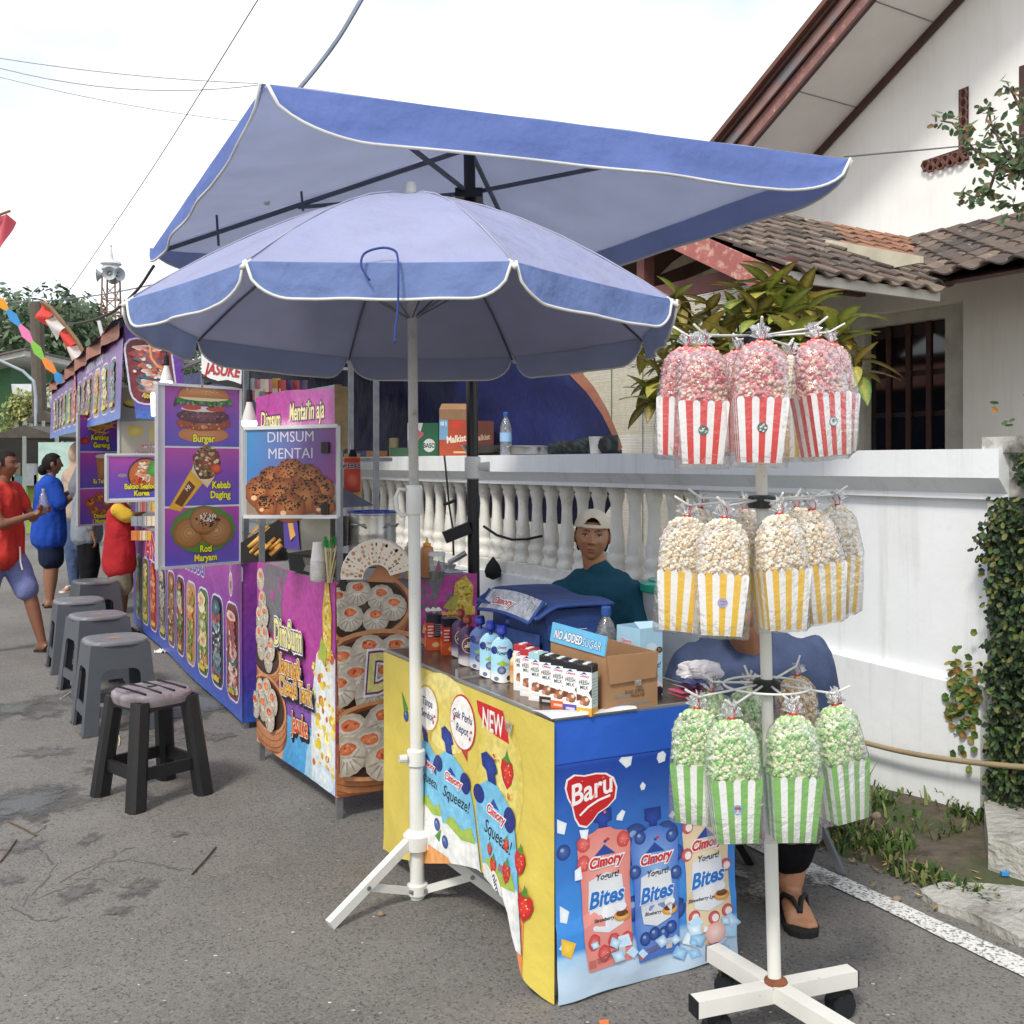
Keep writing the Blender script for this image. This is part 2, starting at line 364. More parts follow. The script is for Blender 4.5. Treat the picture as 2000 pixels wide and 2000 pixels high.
def ragged(m, lo=.26, hi=.62, sc=26):                                # the sheet's rim (Col 0) breaks up into the asphalt by noise
    n = m.node_tree.nodes; L = m.node_tree.links; a = n.new('ShaderNodeVertexColor'); a.layer_name = 'Col'; tcn = n.new('ShaderNodeTexCoord'); z = n.new('ShaderNodeTexNoise'); z.inputs['Scale'].default_value = sc; z.inputs['Detail'].default_value = 7; z.inputs['Roughness'].default_value = .65
    L.new(tcn.outputs['Object'], z.inputs['Vector']); s = n.new('ShaderNodeMath'); s.operation = 'MULTIPLY_ADD'; L.new(a.outputs[0], s.inputs[0]); s.inputs[1].default_value = .8; L.new(z.outputs['Fac'], s.inputs[2])
    r = n.new('ShaderNodeMapRange'); L.new(s.outputs[0], r.inputs['Value']); r.inputs['From Min'].default_value = lo + .35; r.inputs['From Max'].default_value = hi + .42
    t = n.new('ShaderNodeBsdfTransparent'); mm = n.new('ShaderNodeMixShader'); L.new(r.outputs[0], mm.inputs[0]); L.new(t.outputs[0], mm.inputs[1]); L.new(n['Principled BSDF'].outputs[0], mm.inputs[2]); L.new(mm.outputs[0], n['Material Output'].inputs[0])
ragged(WETM); ragged(PUDM)
def fan(pts, z):
    c = V((sum(p[0] for p in pts) / len(pts), sum(p[1] for p in pts) / len(pts), z)); n = len(pts)
    b = B().add([(p[0], p[1], z) for p in pts] + [c], [(i, (i + 1) % n, n) for i in range(n)]); b.c = [(0, 0, 0, 1)] * n + [(1, 1, 1, 1)]; return b
for k, (u, v, ru, rv) in enumerate([(60, 1570, 105, 40), (230, 1500, 70, 16), (30, 1385, 60, 18), (130, 1365, 60, 14), (90, 1470, 42, 10), (400, 1375, 85, 32), (330, 1440, 60, 22), (40, 1655, 30, 14), (175, 1640, 20, 12), (150, 1745, 32, 20), (275, 1735, 30, 20), (230, 1780, 24, 10), (20, 1720, 26, 10), (348, 1630, 16, 6), (85, 1395, 40, 10), (430, 1440, 30, 8)]):
    p = G(u, v); rx = 1.3 * ru / 2000 * p.y; ry = 1.3 * abs(G(u, v - rv).y - G(u, v + rv).y) / 2
    obj('wet_stain', fan(blotch(p.x, p.y, rx, ry, .42, 60, seed=k, fq=2.2), .0012 + k * .00018), WETM, road)
    if k in (0, 1, 2, 5): obj('puddle', fan(blotch(p.x, p.y, rx * .8, ry * .78, .3, 50, seed=k), .0046 + k * .0001), PUDM, road)
ck = B()
for pts in ([(120, 1725), (180, 1690), (250, 1680), (310, 1690), (370, 1700)], [(70, 1760), (150, 1720), (200, 1715), (240, 1735), (290, 1715)], [(40, 1770), (110, 1690), (60, 1640), (100, 1600)], [(150, 1790), (80, 1800), (20, 1775)], [(170, 1710), (200, 1680), (260, 1655)]):
    for a, b in zip(pts[:-1], pts[1:]):
        for s in range(4):
            p, q = [G(a[0] + (b[0] - a[0]) * f + rnd.uniform(-6, 6), a[1] + (b[1] - a[1]) * f + rnd.uniform(-3, 3)) for f in (s / 4, (s + 1.15) / 4)]
            d = (q - p).normalized(); x = V((-d.y, d.x, 0)) * rnd.uniform(.002, .006)
            ck.add([V((e.x, e.y, .0008 + s * .0001)) for e in (p - x, p + x, q + x * .5, q - x * .5)], [(0, 1, 2, 3)])
tag(obj('crack', ck, mat('crack_dark', (.1, .094, .086), rough=.9), road), kind='stuff')
LINEM = mat('worn_road_paint', '#d9d8d2', rough=.8, var=.1, scale=30, dark=(.12, .115, .105), dscale=90, dlo=.5, dhi=.6)
LINE2 = mat('ghost_road_paint', '#b9b8b2', rough=.85, var=.1, scale=30, dark=(.15, .14, .125), dscale=70, dlo=.42, dhi=.55); ragged(LINE2)
b = B()
for i in range(24):
    t0, t1 = -2.6 + i * .16, -2.6 + (i + 1) * .16
    j = [rnd.uniform(-.006, .006) for _ in range(4)]
    q = lambda t: -.9 - .05 * min(1, max(-1, -t))
    b.add([W(t0, q(t0) - .045 + j[0], .005), W(t0, q(t0) + .045 + j[1], .005), W(t1, q(t1) + .045 + j[2], .005), W(t1, q(t1) - .045 + j[3], .005)], [(0, 1, 2, 3)])
obj('painted_line', b, LINEM, road)
for k, (u, v, ru, rv) in enumerate([(1500, 1745, 75, 36), (1430, 1705, 60, 18), (1600, 1720, 40, 16)]):
    p = G(u, v); obj('paint_ghost', fan(blotch(p.x, p.y, ru / 2000 * p.y, abs(G(u, v - rv).y - G(u, v + rv).y) / 2, .4, 50, seed=k + 30), .0042 + k * .0009), LINE2, road)
# verge by the wall
SOIL = mat('bare_soil', (.10, .078, .055), rough=.95, var=.4, scale=18, bump=.9, bscale=40, dark=(.06, .075, .03), dscale=4, dlo=.45, dhi=.6)
def vz(t, q): return .012 + max(0, (q + .75)) * .05 + .02 * mnoise.noise(V((t * 3, q * 5, 0)))
b = B().grid(lambda a, c: W(-1.6 + a * 11, -.74 + .03 * mnoise.noise(V((a * 60, 0, 5))) * (1 - c) + c * .78, vz(-1.6 + a * 11, -.74 + c * .78) - (.03 if c == 0 else 0)), 120, 12)
verge = struct('verge_ground', b, SOIL, smooth=True)
def blades(n, f, hmin, hmax, cols, lean=.6, wd=.006, seed=3):
    q = random.Random(seed); b = B()
    for _ in range(n):
        p = f(q)
        if p is None: continue
        h = q.uniform(hmin, hmax); a = q.uniform(0, 6.28); d = V((math.cos(a), math.sin(a), 0)); sx = V((-d.y, d.x, 0)) * wd * q.uniform(.6, 1.3)
        m = p + UP * h * .55 + d * h * lean * .35; e = p + UP * h * q.uniform(.5, 1) + d * h * lean
        b.add([p - sx, p + sx, m + sx * .8, m - sx * .8, e], [(0, 1, 2, 3), (3, 2, 4)], q.choice(cols))
    return b
GRASSM = mat('grass_blade', rough=.7, var=.2, scale=30, trans=.25)
def gpos(q):
    t = q.uniform(-.55, 2.3); c = q.uniform(-.72, -.02)
    if t < -.05 and -.62 < c < -.05: return None
    if abs(t - .12) < .16 and -.45 < c < -.12 and q.random() < .9: return None
    if mnoise.noise(V((t * 4, c * 5, 2))) < -.18 and q.random() < .85: return None
    return W(t, c, vz(t, c))
gb = blades(9000, gpos, .025, .075, ['#3f5a25', '#5a7534', '#4a6a2c', '#77824a', '#8b8a55', '#2f4a1e'])
gb2 = blades(700, lambda q: (lambda t, c: W(t, c, vz(t, c)))(q.gauss(.75, .16), q.uniform(-.5, -.22)), .1, .19, ['#56752f', '#4b6d2a', '#6f8a45'], lean=.9, wd=.004, seed=8)
gb.v, gb.f, gb.c = gb.v + gb2.v, gb.f + [tuple(i + len(gb.v) for i in f) for f in gb2.f], gb.c + gb2.c
tag(obj('grass', gb, GRASSM), 'short patchy grass at the foot of the white wall', 'grass', kind='stuff')
CONC = mat('rough_concrete', '#a9a79f', rough=.95, var=.2, scale=5, bump=1, bscale=30, bdist=.02, dark='#6d6b62', dscale=7, dlo=.52, dhi=.7)
def slab(name, pts, z0, z1, jit, label, seed):
    b = B(); q = random.Random(seed); n = len(pts); c = sum((V((p[0], p[1], 0)) for p in pts), V()) / n
    top = [V((p[0], p[1], z1 + q.uniform(-jit, jit))) for p in pts]; mid = [c.lerp(p, .55) + UP * (z1 + q.uniform(-jit, jit) + .01) for p in top]
    mid = [V((p.x, p.y, z1 + .012 + q.uniform(-jit, jit))) for p in mid]
    vs = [V((p[0], p[1], z0)) for p in pts] + top + mid
    b.add(vs, [(i, (i + 1) % n, n + (i + 1) % n, n + i) for i in range(n)] + [(n + i, n + (i + 1) % n, 2 * n + (i + 1) % n, 2 * n + i) for i in range(n)] + [tuple(range(2 * n, 3 * n))])
    return tag(obj(name, b, CONC), label, 'concrete slab')
slab('concrete_slab', [G(u, v)[:2] for u, v in ((1795, 1752), (1840, 1742), (1930, 1745), (2040, 1752), (2120, 1800), (2090, 1850), (1990, 1850), (1900, 1805), (1830, 1780))], -.02, .03, .006, 'flat broken concrete slab lying between the painted line and grass', 1)
slab('concrete_slab', [G(u, v)[:2] for u, v in ((1922, 1640), (1990, 1615), (2080, 1640), (2090, 1730), (2000, 1735), (1930, 1715))], -.02, .13, .012, 'thick rough concrete block below the ivy covered pillar', 2)
for k, (u, v, r, l) in enumerate([(1690, 1590, .045, 'brown stone lying against the foot of the white wall'), (1712, 1612, .022, 'small tan stone in the grass beside the larger stone'), (1752, 1760, .016, 'small grey stone at the road edge beside the white line'), (1372 * 1.035, 1735 * 1.035, .009, 'tiny pebble on the asphalt beside the painted line'), (744, 1789, .012, 'pale pebble on the asphalt between the umbrella stand legs')]):
    p = G(u, v); b = B(); b.ball((0, 0, 0), (r, r * .8, r * .65), 12, 8)
    b.v = [tuple(V(x) * (1 + .25 * mnoise.noise(V(x) * (1.6 / r) + V((k * 5, 0, 0)))) + V((p.x, p.y, (vz(.6, -.3) if k < 2 else 0) + r * .5))) for x in b.v]
    tag(obj('stone', b, mat('stone', '#8a7a66', rough=.95, var=.35, scale=25, bump=.6, bscale=60), smooth=True), l, 'stone')
YARD = mat('yard_paving', '#8f8470', rough=.95, var=.25, scale=2, bump=.4, bscale=30)
struct('yard_ground', B().add([W(-3, .16, .02), W(14, .16, .02), W(14, 9, .02), W(-3, 9, .02)], [(0, 3, 2, 1)]), YARD)
# ================================================================ garden wall with balusters
WALLM = mat('white_wall_paint', '#eceff0', rough=.8, var=.04, scale=3, bump=.25, bscale=25, bdist=.006, dark='#cfd0c9', dscale=2.2, dlo=.6, dhi=.85, streak='#a9a89c')
BALM = mat('baluster_paint', '#e4e2da', rough=.75, var=.08, scale=14, bump=.25, bscale=40, bdist=.005, dark='#a8a294', dscale=9, dlo=.58, dhi=.76, streak='#8a8578')
gw = thing('garden_wall', 'white rendered garden wall with a row of concrete balusters behind the stalls', 'wall', W(0, 0))
def wbox(b, t0, t1, q0, q1, z0, z1): return b.hexa([W(t0, q0, z0), W(t0, q1, z0), W(t1, q1, z0), W(t1, q0, z0)], [W(t0, q0, z1), W(t0, q1, z1), W(t1, q1, z1), W(t1, q0, z1)])
PT = 1.62
b = B(); wbox(b, 0, PT, 0, .14, .5, 1.262); obj('wall_panel', b, WALLM, gw)
b = B()
for i in range(16):                                             # lower plinth with sloped ledge, ragged foot near the drain hole
    t0, t1 = i * PT / 16, (i + 1) * PT / 16
    za, zb = .535 + .035 * t0, .535 + .035 * t1
    b.hexa([W(t0, -.05, -.05), W(t0, .14, -.05), W(t1, .14, -.05), W(t1, -.05, -.05)], [W(t0, -.045, za), W(t0, .1, za + .03), W(t1, .1, zb + .03), W(t1, -.045, zb)])
obj('plinth', b, WALLM, gw)
b = B(); wbox(b, PT, 12.5, -.05, .2, -.05, .66); obj('plinth', b, WALLM, gw)
b = B(); wbox(b, PT, 12.5, -.02, .17, .66, .735); obj('base_rail', b, BALM, gw)
CW = [(-.03, 1.262), (-.03, 1.285), (-.075, 1.335), (-.085, 1.345), (-.085, 1.455), (.23, 1.455), (.23, 1.345), (.17, 1.262)]
b = B(); b.hexa([W(-.1, q, z) for q, z in CW], [W(12.5, q, z) for q, z in CW]); obj('coping', b, WALLM, gw)
prof = [(.066, 0), (.066, .03), (.056, .045), (.05, .06), (.058, .085), (.062, .1), (.055, .125), (.045, .135), (.05, .15), (.046, .2), (.036, .3), (.033, .38), (.037, .43), (.045, .455), (.05, .475), (.045, .485), (.06, .505), (.06, .53)]
bm_ = B().lathe(prof, n=12).mesh('baluster', BALM, True)
for i in range(60):
    t = PT + .11 + i * .17
    p = W(t, .075, .735); o = obj('baluster', bm_, None, gw, M=Matrix.Translation(p) @ Matrix.Rotation(WANG + .26, 4, 'Z'))
b = B(); b.tube(curve([W(-.5, -.12, .36), W(-.1, -.12, .285), W(.3, -.11, .235), W(.75, -.1, .225), W(1.1, -.09, .22), W(1.25, -.06, .21)]), .011, 8)
tag(obj('water_hose', b, mat('tan_hose', '#9b8a6b', rough=.7), smooth=True), 'thin tan hose running along the foot of the white wall', 'hose')
# drain hole (dark recess framed by ragged render)
b = B(); b.lathe([(.075, 0), (.055, .02), (.05, .06)], n=14, M=Matrix.Rotation(R(90), 4, 'X'))
b.xf(Matrix.Translation(W(.98, -.052, .14)) @ Matrix.Rotation(math.atan2(-.848, -.53), 4, 'Z')); obj('drain_hole', b, mat('dark_hole', '#171512', rough=1), gw)
# pillar with ivy
pil = thing('gate_pillar', 'weathered gate pillar covered with dark green ivy at the end of the wall', 'pillar', W(-.3, 0))
PILM = mat('mossy_render', '#bdbcb4', rough=.9, var=.2, scale=5, bump=.6, bscale=20, dark='#4d4c44', dscale=4, dlo=.5, dhi=.66)
b = B(); wbox(b, -.75, -.012, -.02, .36, -.05, 1.44); obj('shaft', b, PILM, pil)
b = B(); wbox(b, -.78, -.015, -.06, .4, 1.44, 1.50); obj('cap_stone', b, PILM, pil)
IVYM = mat('ivy_leaf', rough=.7, var=.25, scale=40, trans=.12)
def leafblade(b, p, d, n, L, wd, col, fold=.15):
    x = d.cross(n).normalized() * wd / 2
    b.add([p, p + d * L * .35 + x, p + d * L * .8 + x * .75, p + d * L, p + d * L * .8 - x * .75, p + d * L * .35 - x, p + d * L * .5 - n * wd * fold], [(0, 1, 6), (1, 2, 6), (2, 3, 6), (3, 4, 6), (4, 5, 6), (5, 0, 6)], col)
iv = B(); q = random.Random(4)
for i in range(7000):
    z = q.uniform(.02, 1.44); edge = -.03 + .05 * mnoise.noise(V((z * 5, 0, 1))) + (.1 if z < .75 and z > .55 else 0) * 0
    t = edge - .02 - abs(q.gauss(0, .28))
    if z > 1.28: t -= .12
    if t < -.78: continue
    p = W(t, -.035 - q.random() ** 2 * .09, z); n = V((-.848, -.53, .3)) + V((q.gauss(0, .45), q.gauss(0, .45), q.gauss(0, .4))); n.normalize()
    d = V((q.gauss(0, .6), q.gauss(0, .6), -.8)); d = (d - n * d.dot(n)).normalized()
    leafblade(iv, p, d, n, q.uniform(.015, .033), q.uniform(.013, .026), q.choice(['#22331f', '#2c4026', '#36502c', '#1d2b1c', '#48622f', '#6b6f38']))
for i in range(260):                                             # straggling patch on the white wall, and the tuft above the cap
    if i < 130: p = W(q.uniform(0, .13), -.055, q.gauss(.5, .09))
    else: p = W(-.45 + q.gauss(0, .18), .1 + q.gauss(0, .1), 1.5 + abs(q.gauss(0, .11)))
    n = (V((-.8, -.5, .4)) + V((q.gauss(0, .5),) * 3)).normalized(); d = V((q.gauss(0, 1), q.gauss(0, 1), q.gauss(-.2, 1))); d = (d - n * d.dot(n)).normalized()
    leafblade(iv, p, d, n, .036, .028, q.choice(['#6f7d35', '#8a7f3c', '#4d6a2b', '#3f5a2a', '#8f6a3a']))
tag(obj('ivy', iv, IVYM), 'dark green climbing ivy covering the pillar at the wall end', 'ivy', kind='stuff')
# ================================================================ house
HW = mat('house_white', '#f0f0ec', rough=.85, var=.04, scale=2, bump=.15, bscale=30, bdist=.005, streak='#cfcdc4')
WOODP = mat('pink_brown_board', '#8a645e', rough=.7, var=.12, scale=8, dark='#b98a7c', dscale=14, dlo=.55, dhi=.68)
WOODD = mat('dark_wood', '#4a302a', rough=.6, var=.2, scale=10)
SOFF = mat('soffit_board', '#e2e2de', rough=.85, var=.04, scale=3)
hs = thing('house', 'white house with steep gable, tiled porch roof and dark front door', 'house', W(3, 5.7))
ZR = lambda t: 5.03 + .6 * (5.82 - t)
b = B(); q0 = 5.7
b.prism([W(-2.5, q0, 0), W(9.5, q0, 0), W(9.5, q0, 2.8), W(5.82 + 1, q0, ZR(6.82)), W(-1, q0, ZR(-1)), W(-2.5, q0, ZR(-1))], W(0, .2) - W(0, 0)); obj('gable_wall', b, HW, hs)
b = B(); b.prism([W(8.4, 4.7, ZR(8.4)), W(-1, 4.7, ZR(-1)), W(-1, 5.7, ZR(-1)), W(8.4, 5.7, ZR(8.4))], (0, 0, .03)); obj('soffit', b, SOFF, hs)
for k in range(6):
    t = 3.3 + k * .98; b = B(); b.bar(W(t, 4.72, ZR(t) - .004), W(t, 5.66, ZR(t) - .004), .012, .008); obj('soffit_joint', b, mat('joint_grey', '#8d8c88', rough=.9), hs)
for z0, z1, q1, mm in ((-.04, .16, 4.69, WOODP), (.155, .3, 4.63, mat('grey_pink_board', '#8c6f6a', rough=.75, var=.2, scale=5, dark='#77757a', dscale=2, dlo=.5, dhi=.56))):
    b = B(); b.prism([W(8.4, q1, ZR(8.4) + z0), W(-1, q1, ZR(-1) + z0), W(-1, q1, ZR(-1) + z1), W(8.4, q1, ZR(8.4) + z1)], W(0, -.03) - W(0, 0)); obj('bargeboard', b, mm, hs)
for (a, c, q1) in ((-.075, -.035, 4.675), (.29, .33, 4.6)):
    b = B(); b.prism([W(8.4, q1, ZR(8.4) + a), W(-1, q1, ZR(-1) + a), W(-1, q1, ZR(-1) + c), W(8.4, q1, ZR(8.4) + c)], W(0, -.05) - W(0, 0)); obj('edge_strip', b, WOODD, hs)
b = B(); b.prism([W(8.4, 4.5, ZR(8.4) + .34), W(-1, 4.5, ZR(-1) + .34), W(-1, 9, ZR(-1) + .34), W(8.4, 9, ZR(8.4) + .34)], (0, 0, .06)); obj('roof', b, mat('roof_sheet', '#6d4c40', rough=.9), hs)
b = B(); b.prism([W(8.4, 5.68, ZR(8.4) - .09), W(-1, 5.68, ZR(-1) - .09), W(-1, 5.68, ZR(-1) - .005), W(8.4, 5.68, ZR(8.4) - .005)], W(0, -.04) - W(0, 0)); obj('cornice_strip', b, WOODD, hs)
BRK = mat('breeze_block', '#6d4a40', rough=.9, var=.25, scale=20, bump=.5, bscale=40)
for px in ([(1872, 176), (1891, 168), (1891, 312), (1803, 336), (1803, 314), (1872, 291)], [(1990, 130), (2040, 112), (2040, 330), (1990, 330)]):
    pts = [PQ(u, v, 5.69) for u, v in px]
    sl_ = B(); sl_.prism(pts, W(0, .012) - W(0, 0)); o = obj('vent_slot', sl_, WOODD, hs)
    cen = sum(pts, V()) / len(pts)
for k in range(9):                                                 # honeycomb rings of the breeze block strip
    p = PQ(1808 + k * 9.6, 326 - k * 2.6 + (3 if k % 2 else -4), 5.66); b = B()
    ex, ey = (W(-1, 0) - W(0, 0)), UP
    b.tube([p + ex * .048 * math.cos(a * math.pi / 3) + ey * .048 * math.sin(a * math.pi / 3) for a in range(7)], .014, 5); obj('breeze_block', b, BRK, hs)
for k in range(7):
    p = PQ(1881.5, 184 + k * 18, 5.66); b = B(); b.tube([p + (W(-1, 0) - W(0, 0)) * .04 * math.cos(a * math.pi / 3) + UP * .055 * math.sin(a * math.pi / 3) for a in range(7)], .012, 5); obj('breeze_block', b, BRK, hs)
# door wall under the skirt roof, with recess and panelled door
QD = 4.4
tl, tr = tq(1560, QD), tq(2150, QD)
b = B(); d0, d1 = tq(1667, QD), tq(1824, QD); r0, r1 = tq(1640, QD), tq(1881, QD); zd = PQ(1824, 617, QD).z; zr = PQ(1881, 585, QD).z
b.prism([W(tl, QD, 0), W(r0, QD, 0), W(r0, QD, zr), W(r1, QD, zr), W(r1, QD, 0), W(tr, QD, 0), W(tr, QD, 3.2), W(tl, QD, 3.2)], W(0, .15) - W(0, 0)); obj('porch_wall', b, HW, hs)
b = B(); b.prism([W(r0, QD + .16, 0), W(d0, QD + .16, 0), W(d0, QD + .16, zd), W(d1, QD + .16, zd), W(d1, QD + .16, 0), W(r1, QD + .16, 0), W(r1, QD + .16, zr), W(r0, QD + .16, zr)], W(0, .12) - W(0, 0)); obj('door_recess', b, mat('recess_cream', '#c9c8c2', rough=.85), hs)
dr = obj('door', B().prism([W(d0, QD + .26, 0), W(d1, QD + .26, 0), W(d1, QD + .26, zd), W(d0, QD + .26, zd)], W(0, .03) - W(0, 0)), mat('door_brown', '#2a1815', rough=.4, var=.2), hs)
GLS = mat('dark_window_glass', '#0b0d0f', rough=.06, var=.1, spec=.8)
nc = 4
for c in range(nc):
    for r_ in range(5):
        ta = d0 + (d1 - d0) * (c + .1) / nc; tb = d0 + (d1 - d0) * (c + .9) / nc; za = .75 + r_ * (zd - .82) / 5; zb = za + (zd - .82) / 5 - .05
        b = B(); wbox(b, ta, tb, QD + .245, QD + .255, za, zb); obj('pane', b, GLS, dr)
for c in range(3):
    tm = d0 + (d1 - d0) * (c + 1) / nc; b = B(); wbox(b, tm - .025, tm + .025, QD + .225, QD + .255, 0, zd); obj('door_stile', b, WOODD, dr)
# tiles
TILEC = ['#645850', '#544b46', '#706258', '#4a4440', '#5e5048', '#786a5e']
TILEO = ['#8c6650', '#96705a', '#846052']
TM = [mat('clay_tile_%s' % 'abcdefghi'[i], c, rough=.9, var=.22, scale=9, bump=.6, bscale=40, dark='#a7a298' if i % 3 else '#3a3632', dscale=11, dlo=.6, dhi=.72) for i, c in enumerate(TILEC + TILEO)]
def tilemesh(m):
    b = B(); n = 10; Lh = .16; vs = []
    for j in range(2):
        for i in range(n + 1):
            s_ = i / n; x = (s_ - .5) * .26; z = .022 * math.sin(s_ * 2 * math.pi * 1.0 + .5) + (.012 if s_ > .9 else 0)
            vs.append((x, -Lh if j == 0 else Lh, z + (.022 if j == 0 else 0)))
    m_ = len(vs); vs2 = [(x, y, z - .014) for x, y, z in vs]
    k = n + 1
    fs = [(i, i + 1, k + i + 1, k + i) for i in range(n)] + [(m_ + i, m_ + k + i, m_ + k + i + 1, m_ + i + 1) for i in range(n)] + [(i, m_ + i, m_ + i + 1, i + 1) for i in range(n)]
    fs += [(0, k, m_ + k, m_), (n, m_ + n, m_ + k + n, k + n)]
    return b.add(vs + vs2, fs).mesh('tile', m)
TMESH = [tilemesh(m) for m in TM]
def tileroof(name, o, ex, ey, nx, ny, ok, orange=None):
    """o: eave corner, ex: along the eave, ey: up the slope"""
    ex, ey = V(ex).normalized(), V(ey).normalized(); nz_ = ex.cross(ey)
    if nz_.z < 0: ex2 = -ex; nz_ = -nz_
    else: ex2 = ex
    par = obj(name, B().add([o, o + ex * .02, o + ex * .02 + ey * .02, o + ey * .02], [(0, 1, 2, 3)]), WOODD, hs)
    k = 0
    for j in range(ny):
        for i in range(nx):
            p = V(o) + ex * (i * .225 + .11) + ey * (j * .245 + .12)
            if not ok(i * .225 + .11, j * .245 + .12): continue
            isor = orange and orange(i, j)
            me = TMESH[rnd.choice([6, 7, 8]) if isor else rnd.choice([0, 0, 1, 1, 2, 3, 4, 5])]
            M = Matrix.Translation(p + nz_ * (.03 + rnd.uniform(-.004, .004))) @ Matrix((ex2, ey, nz_)).transposed().to_4x4() @ Matrix.Rotation(rnd.uniform(-.025, .025), 4, 'Z')
            obj('tile', me, None, par, M=M)
    return par
th = math.atan(.494); c_, s_ = math.cos(th), math.sin(th)
E0 = W(2.36, 1.42, 2.645); ne = W(0, 1) - W(0, 0); ue = (W(1, 0) - W(0, 0)).normalized() * c_ + UP * s_
tileroof('porch_roof', E0, ne, ue, 18, 10, lambda a, c: 1.42 + a < 2.95 + c * c_ * 1.18, orange=lambda i, j: 1.42 + i * .225 > 2.0 + j * .245 * c_ * 1.18 and j > 4)
b = B(); b.prism([E0 - UP * .02, E0 + ue * 2.5 - UP * .02, E0 + ue * 2.5 + ne * 4.05 - UP * .02, E0 + ne * 1.42 - UP * .02], (0, 0, -.03)); obj('roof_deck', b, WOODD, hs)
p1 = W(4.62, 1.42, 2.645 + .494 * 2.26)
b = B(); b.prism([p1, p1 + ne * 4.3, W(7, 1.42, 2.55) + ne * 4.3, W(7, 1.42, 2.55)], (0, 0, -.05)); obj('roof_deck', b, WOODD, hs)
b = B(); b.bar(E0 + UP * -.02 + ne * .0, E0 + ne * 1.6 - UP * .02, .03, .07); obj('eave_board', b, mat('pale_eave', '#b9b7ae', rough=.8), hs)
th2 = math.atan(.40); ue2 = ne.normalized() * math.cos(th2) + UP * math.sin(th2)
E1 = W(4.9, 3.36, 2.84); we = W(-1, 0) - W(0, 0)
tileroof('skirt_roof', E1, we, ue2, 17, 10, lambda a, c: 4.9 - a < 2.72 + c * math.cos(th2) * .78)
b = B(); b.prism([W(2.75, 3.38, 2.80), W(-1, 3.38, 2.80), W(-1, 5.7, 3.72), W(4.5, 5.7, 3.72)], (0, 0, -.03)); obj('roof_deck', b, WOODD, hs)
b = B(); b.add([W(2.3, 2.75, 2.62), W(2.9, 3.3, 2.78), W(4.75, 5.69, 3.72), W(4.2, 5.69, 3.62)], [(0, 1, 2, 3)]); b.add([W(2.3, 2.75, 2.60), W(2.9, 3.3, 2.76), W(4.75, 5.69, 3.70), W(4.2, 5.69, 3.60)], [(3, 2, 1, 0)]); obj('valley_flashing', b, mat('white_flashing', '#d4d5d3', rough=.7), hs)
# porch gable timber
BARG = mat('salmon_bargeboard', '#a2605a', rough=.75, var=.15, scale=7, dark='#c79a8c', dscale=13, dlo=.52, dhi=.62)
qa = 1.38
b = B(); b.prism([W(2.36, qa, 2.47), W(2.36, qa, 2.66), W(4.62, qa, 2.66 + .494 * 2.26), W(4.62, qa, 2.47 + .494 * 2.26)], W(0, -.03) - W(0, 0)); obj('porch_bargeboard', b, BARG, hs)
b = B(); b.bar(W(2.45, 1.6, 2.72), W(6.5, 1.6, 2.72), .09, .13); obj('tie_beam', b, mat('red_brown_beam', '#6b423c', rough=.7, var=.15), hs)
b = B(); b.bar(W(4.0, 1.6, 2.78), W(4.0, 1.6, 3.4), .1, .1); obj('king_post', b, MATS['red_brown_beam'], hs)
for t in (3.1, 3.45, 4.35, 4.7, 5.05):
    b = B(); b.bar(W(t, 1.62, 2.75), W(t + .25, 3.4, 2.5 + .494 * (min(t, 9 - t) - 2.41)), .06, .09); obj('rafter', b, WOODD, hs)
b = B(); b.prism([W(2.5, 3.0, 2.9), W(6.4, 3.0, 2.9), W(6.4, 3.0, 3.05), W(4.5, 3.0, 3.6), W(2.5, 3.0, 2.95)], W(0, .04) - W(0, 0)); obj('porch_ceiling', b, mat('cream_ceiling', '#c2bba6', rough=.9), hs)
b = B(); b.bar(W(2.42, 1.62, 0), W(2.42, 1.62, 2.6), .07, .07); obj('porch_post', b, WOODD, hs)
b = B(); b.bar(W(5.15, 1.62, 0), W(5.15, 1.62, 2.66), .12, .12); obj('porch_post', b, HW, hs)
b = B(); wbox(b, 5.3, 9, 4.2, 4.3, 0, 1.75); obj('porch_panel', b, HW, hs)
b = B(); wbox(b, 5.3, 9, 4.2, 4.3, 1.75, 2.7); obj('porch_panel', b, mat('ochre_wall', '#b5a86a', rough=.9), hs)
BLD = mat('bamboo_slat', '#c9c6ba', rough=.7, var=.12, scale=25)
bl = thing('roller_blind', 'white slatted bamboo blind hanging from the porch beam', 'blind', W(3.9, 1.5, 2.6))
b = B()
for i in range(150):
    z = 2.63 - i * .0125
    b.bar(W(2.5, 1.5, z), W(4.95, 1.5, z + rnd.uniform(-.002, .002)), .003, .0095)
tag(obj('slats', b, BLD, bl), kind='stuff')
for t in (2.7, 3.1, 3.5, 3.9, 4.3, 4.7):
    b = B(); b.tube([W(t, 1.49, 2.64), W(t, 1.49, .75)], .003, 5); obj('blind_cord', b, mat('dark_cord', '#3c4643', rough=.9), bl)
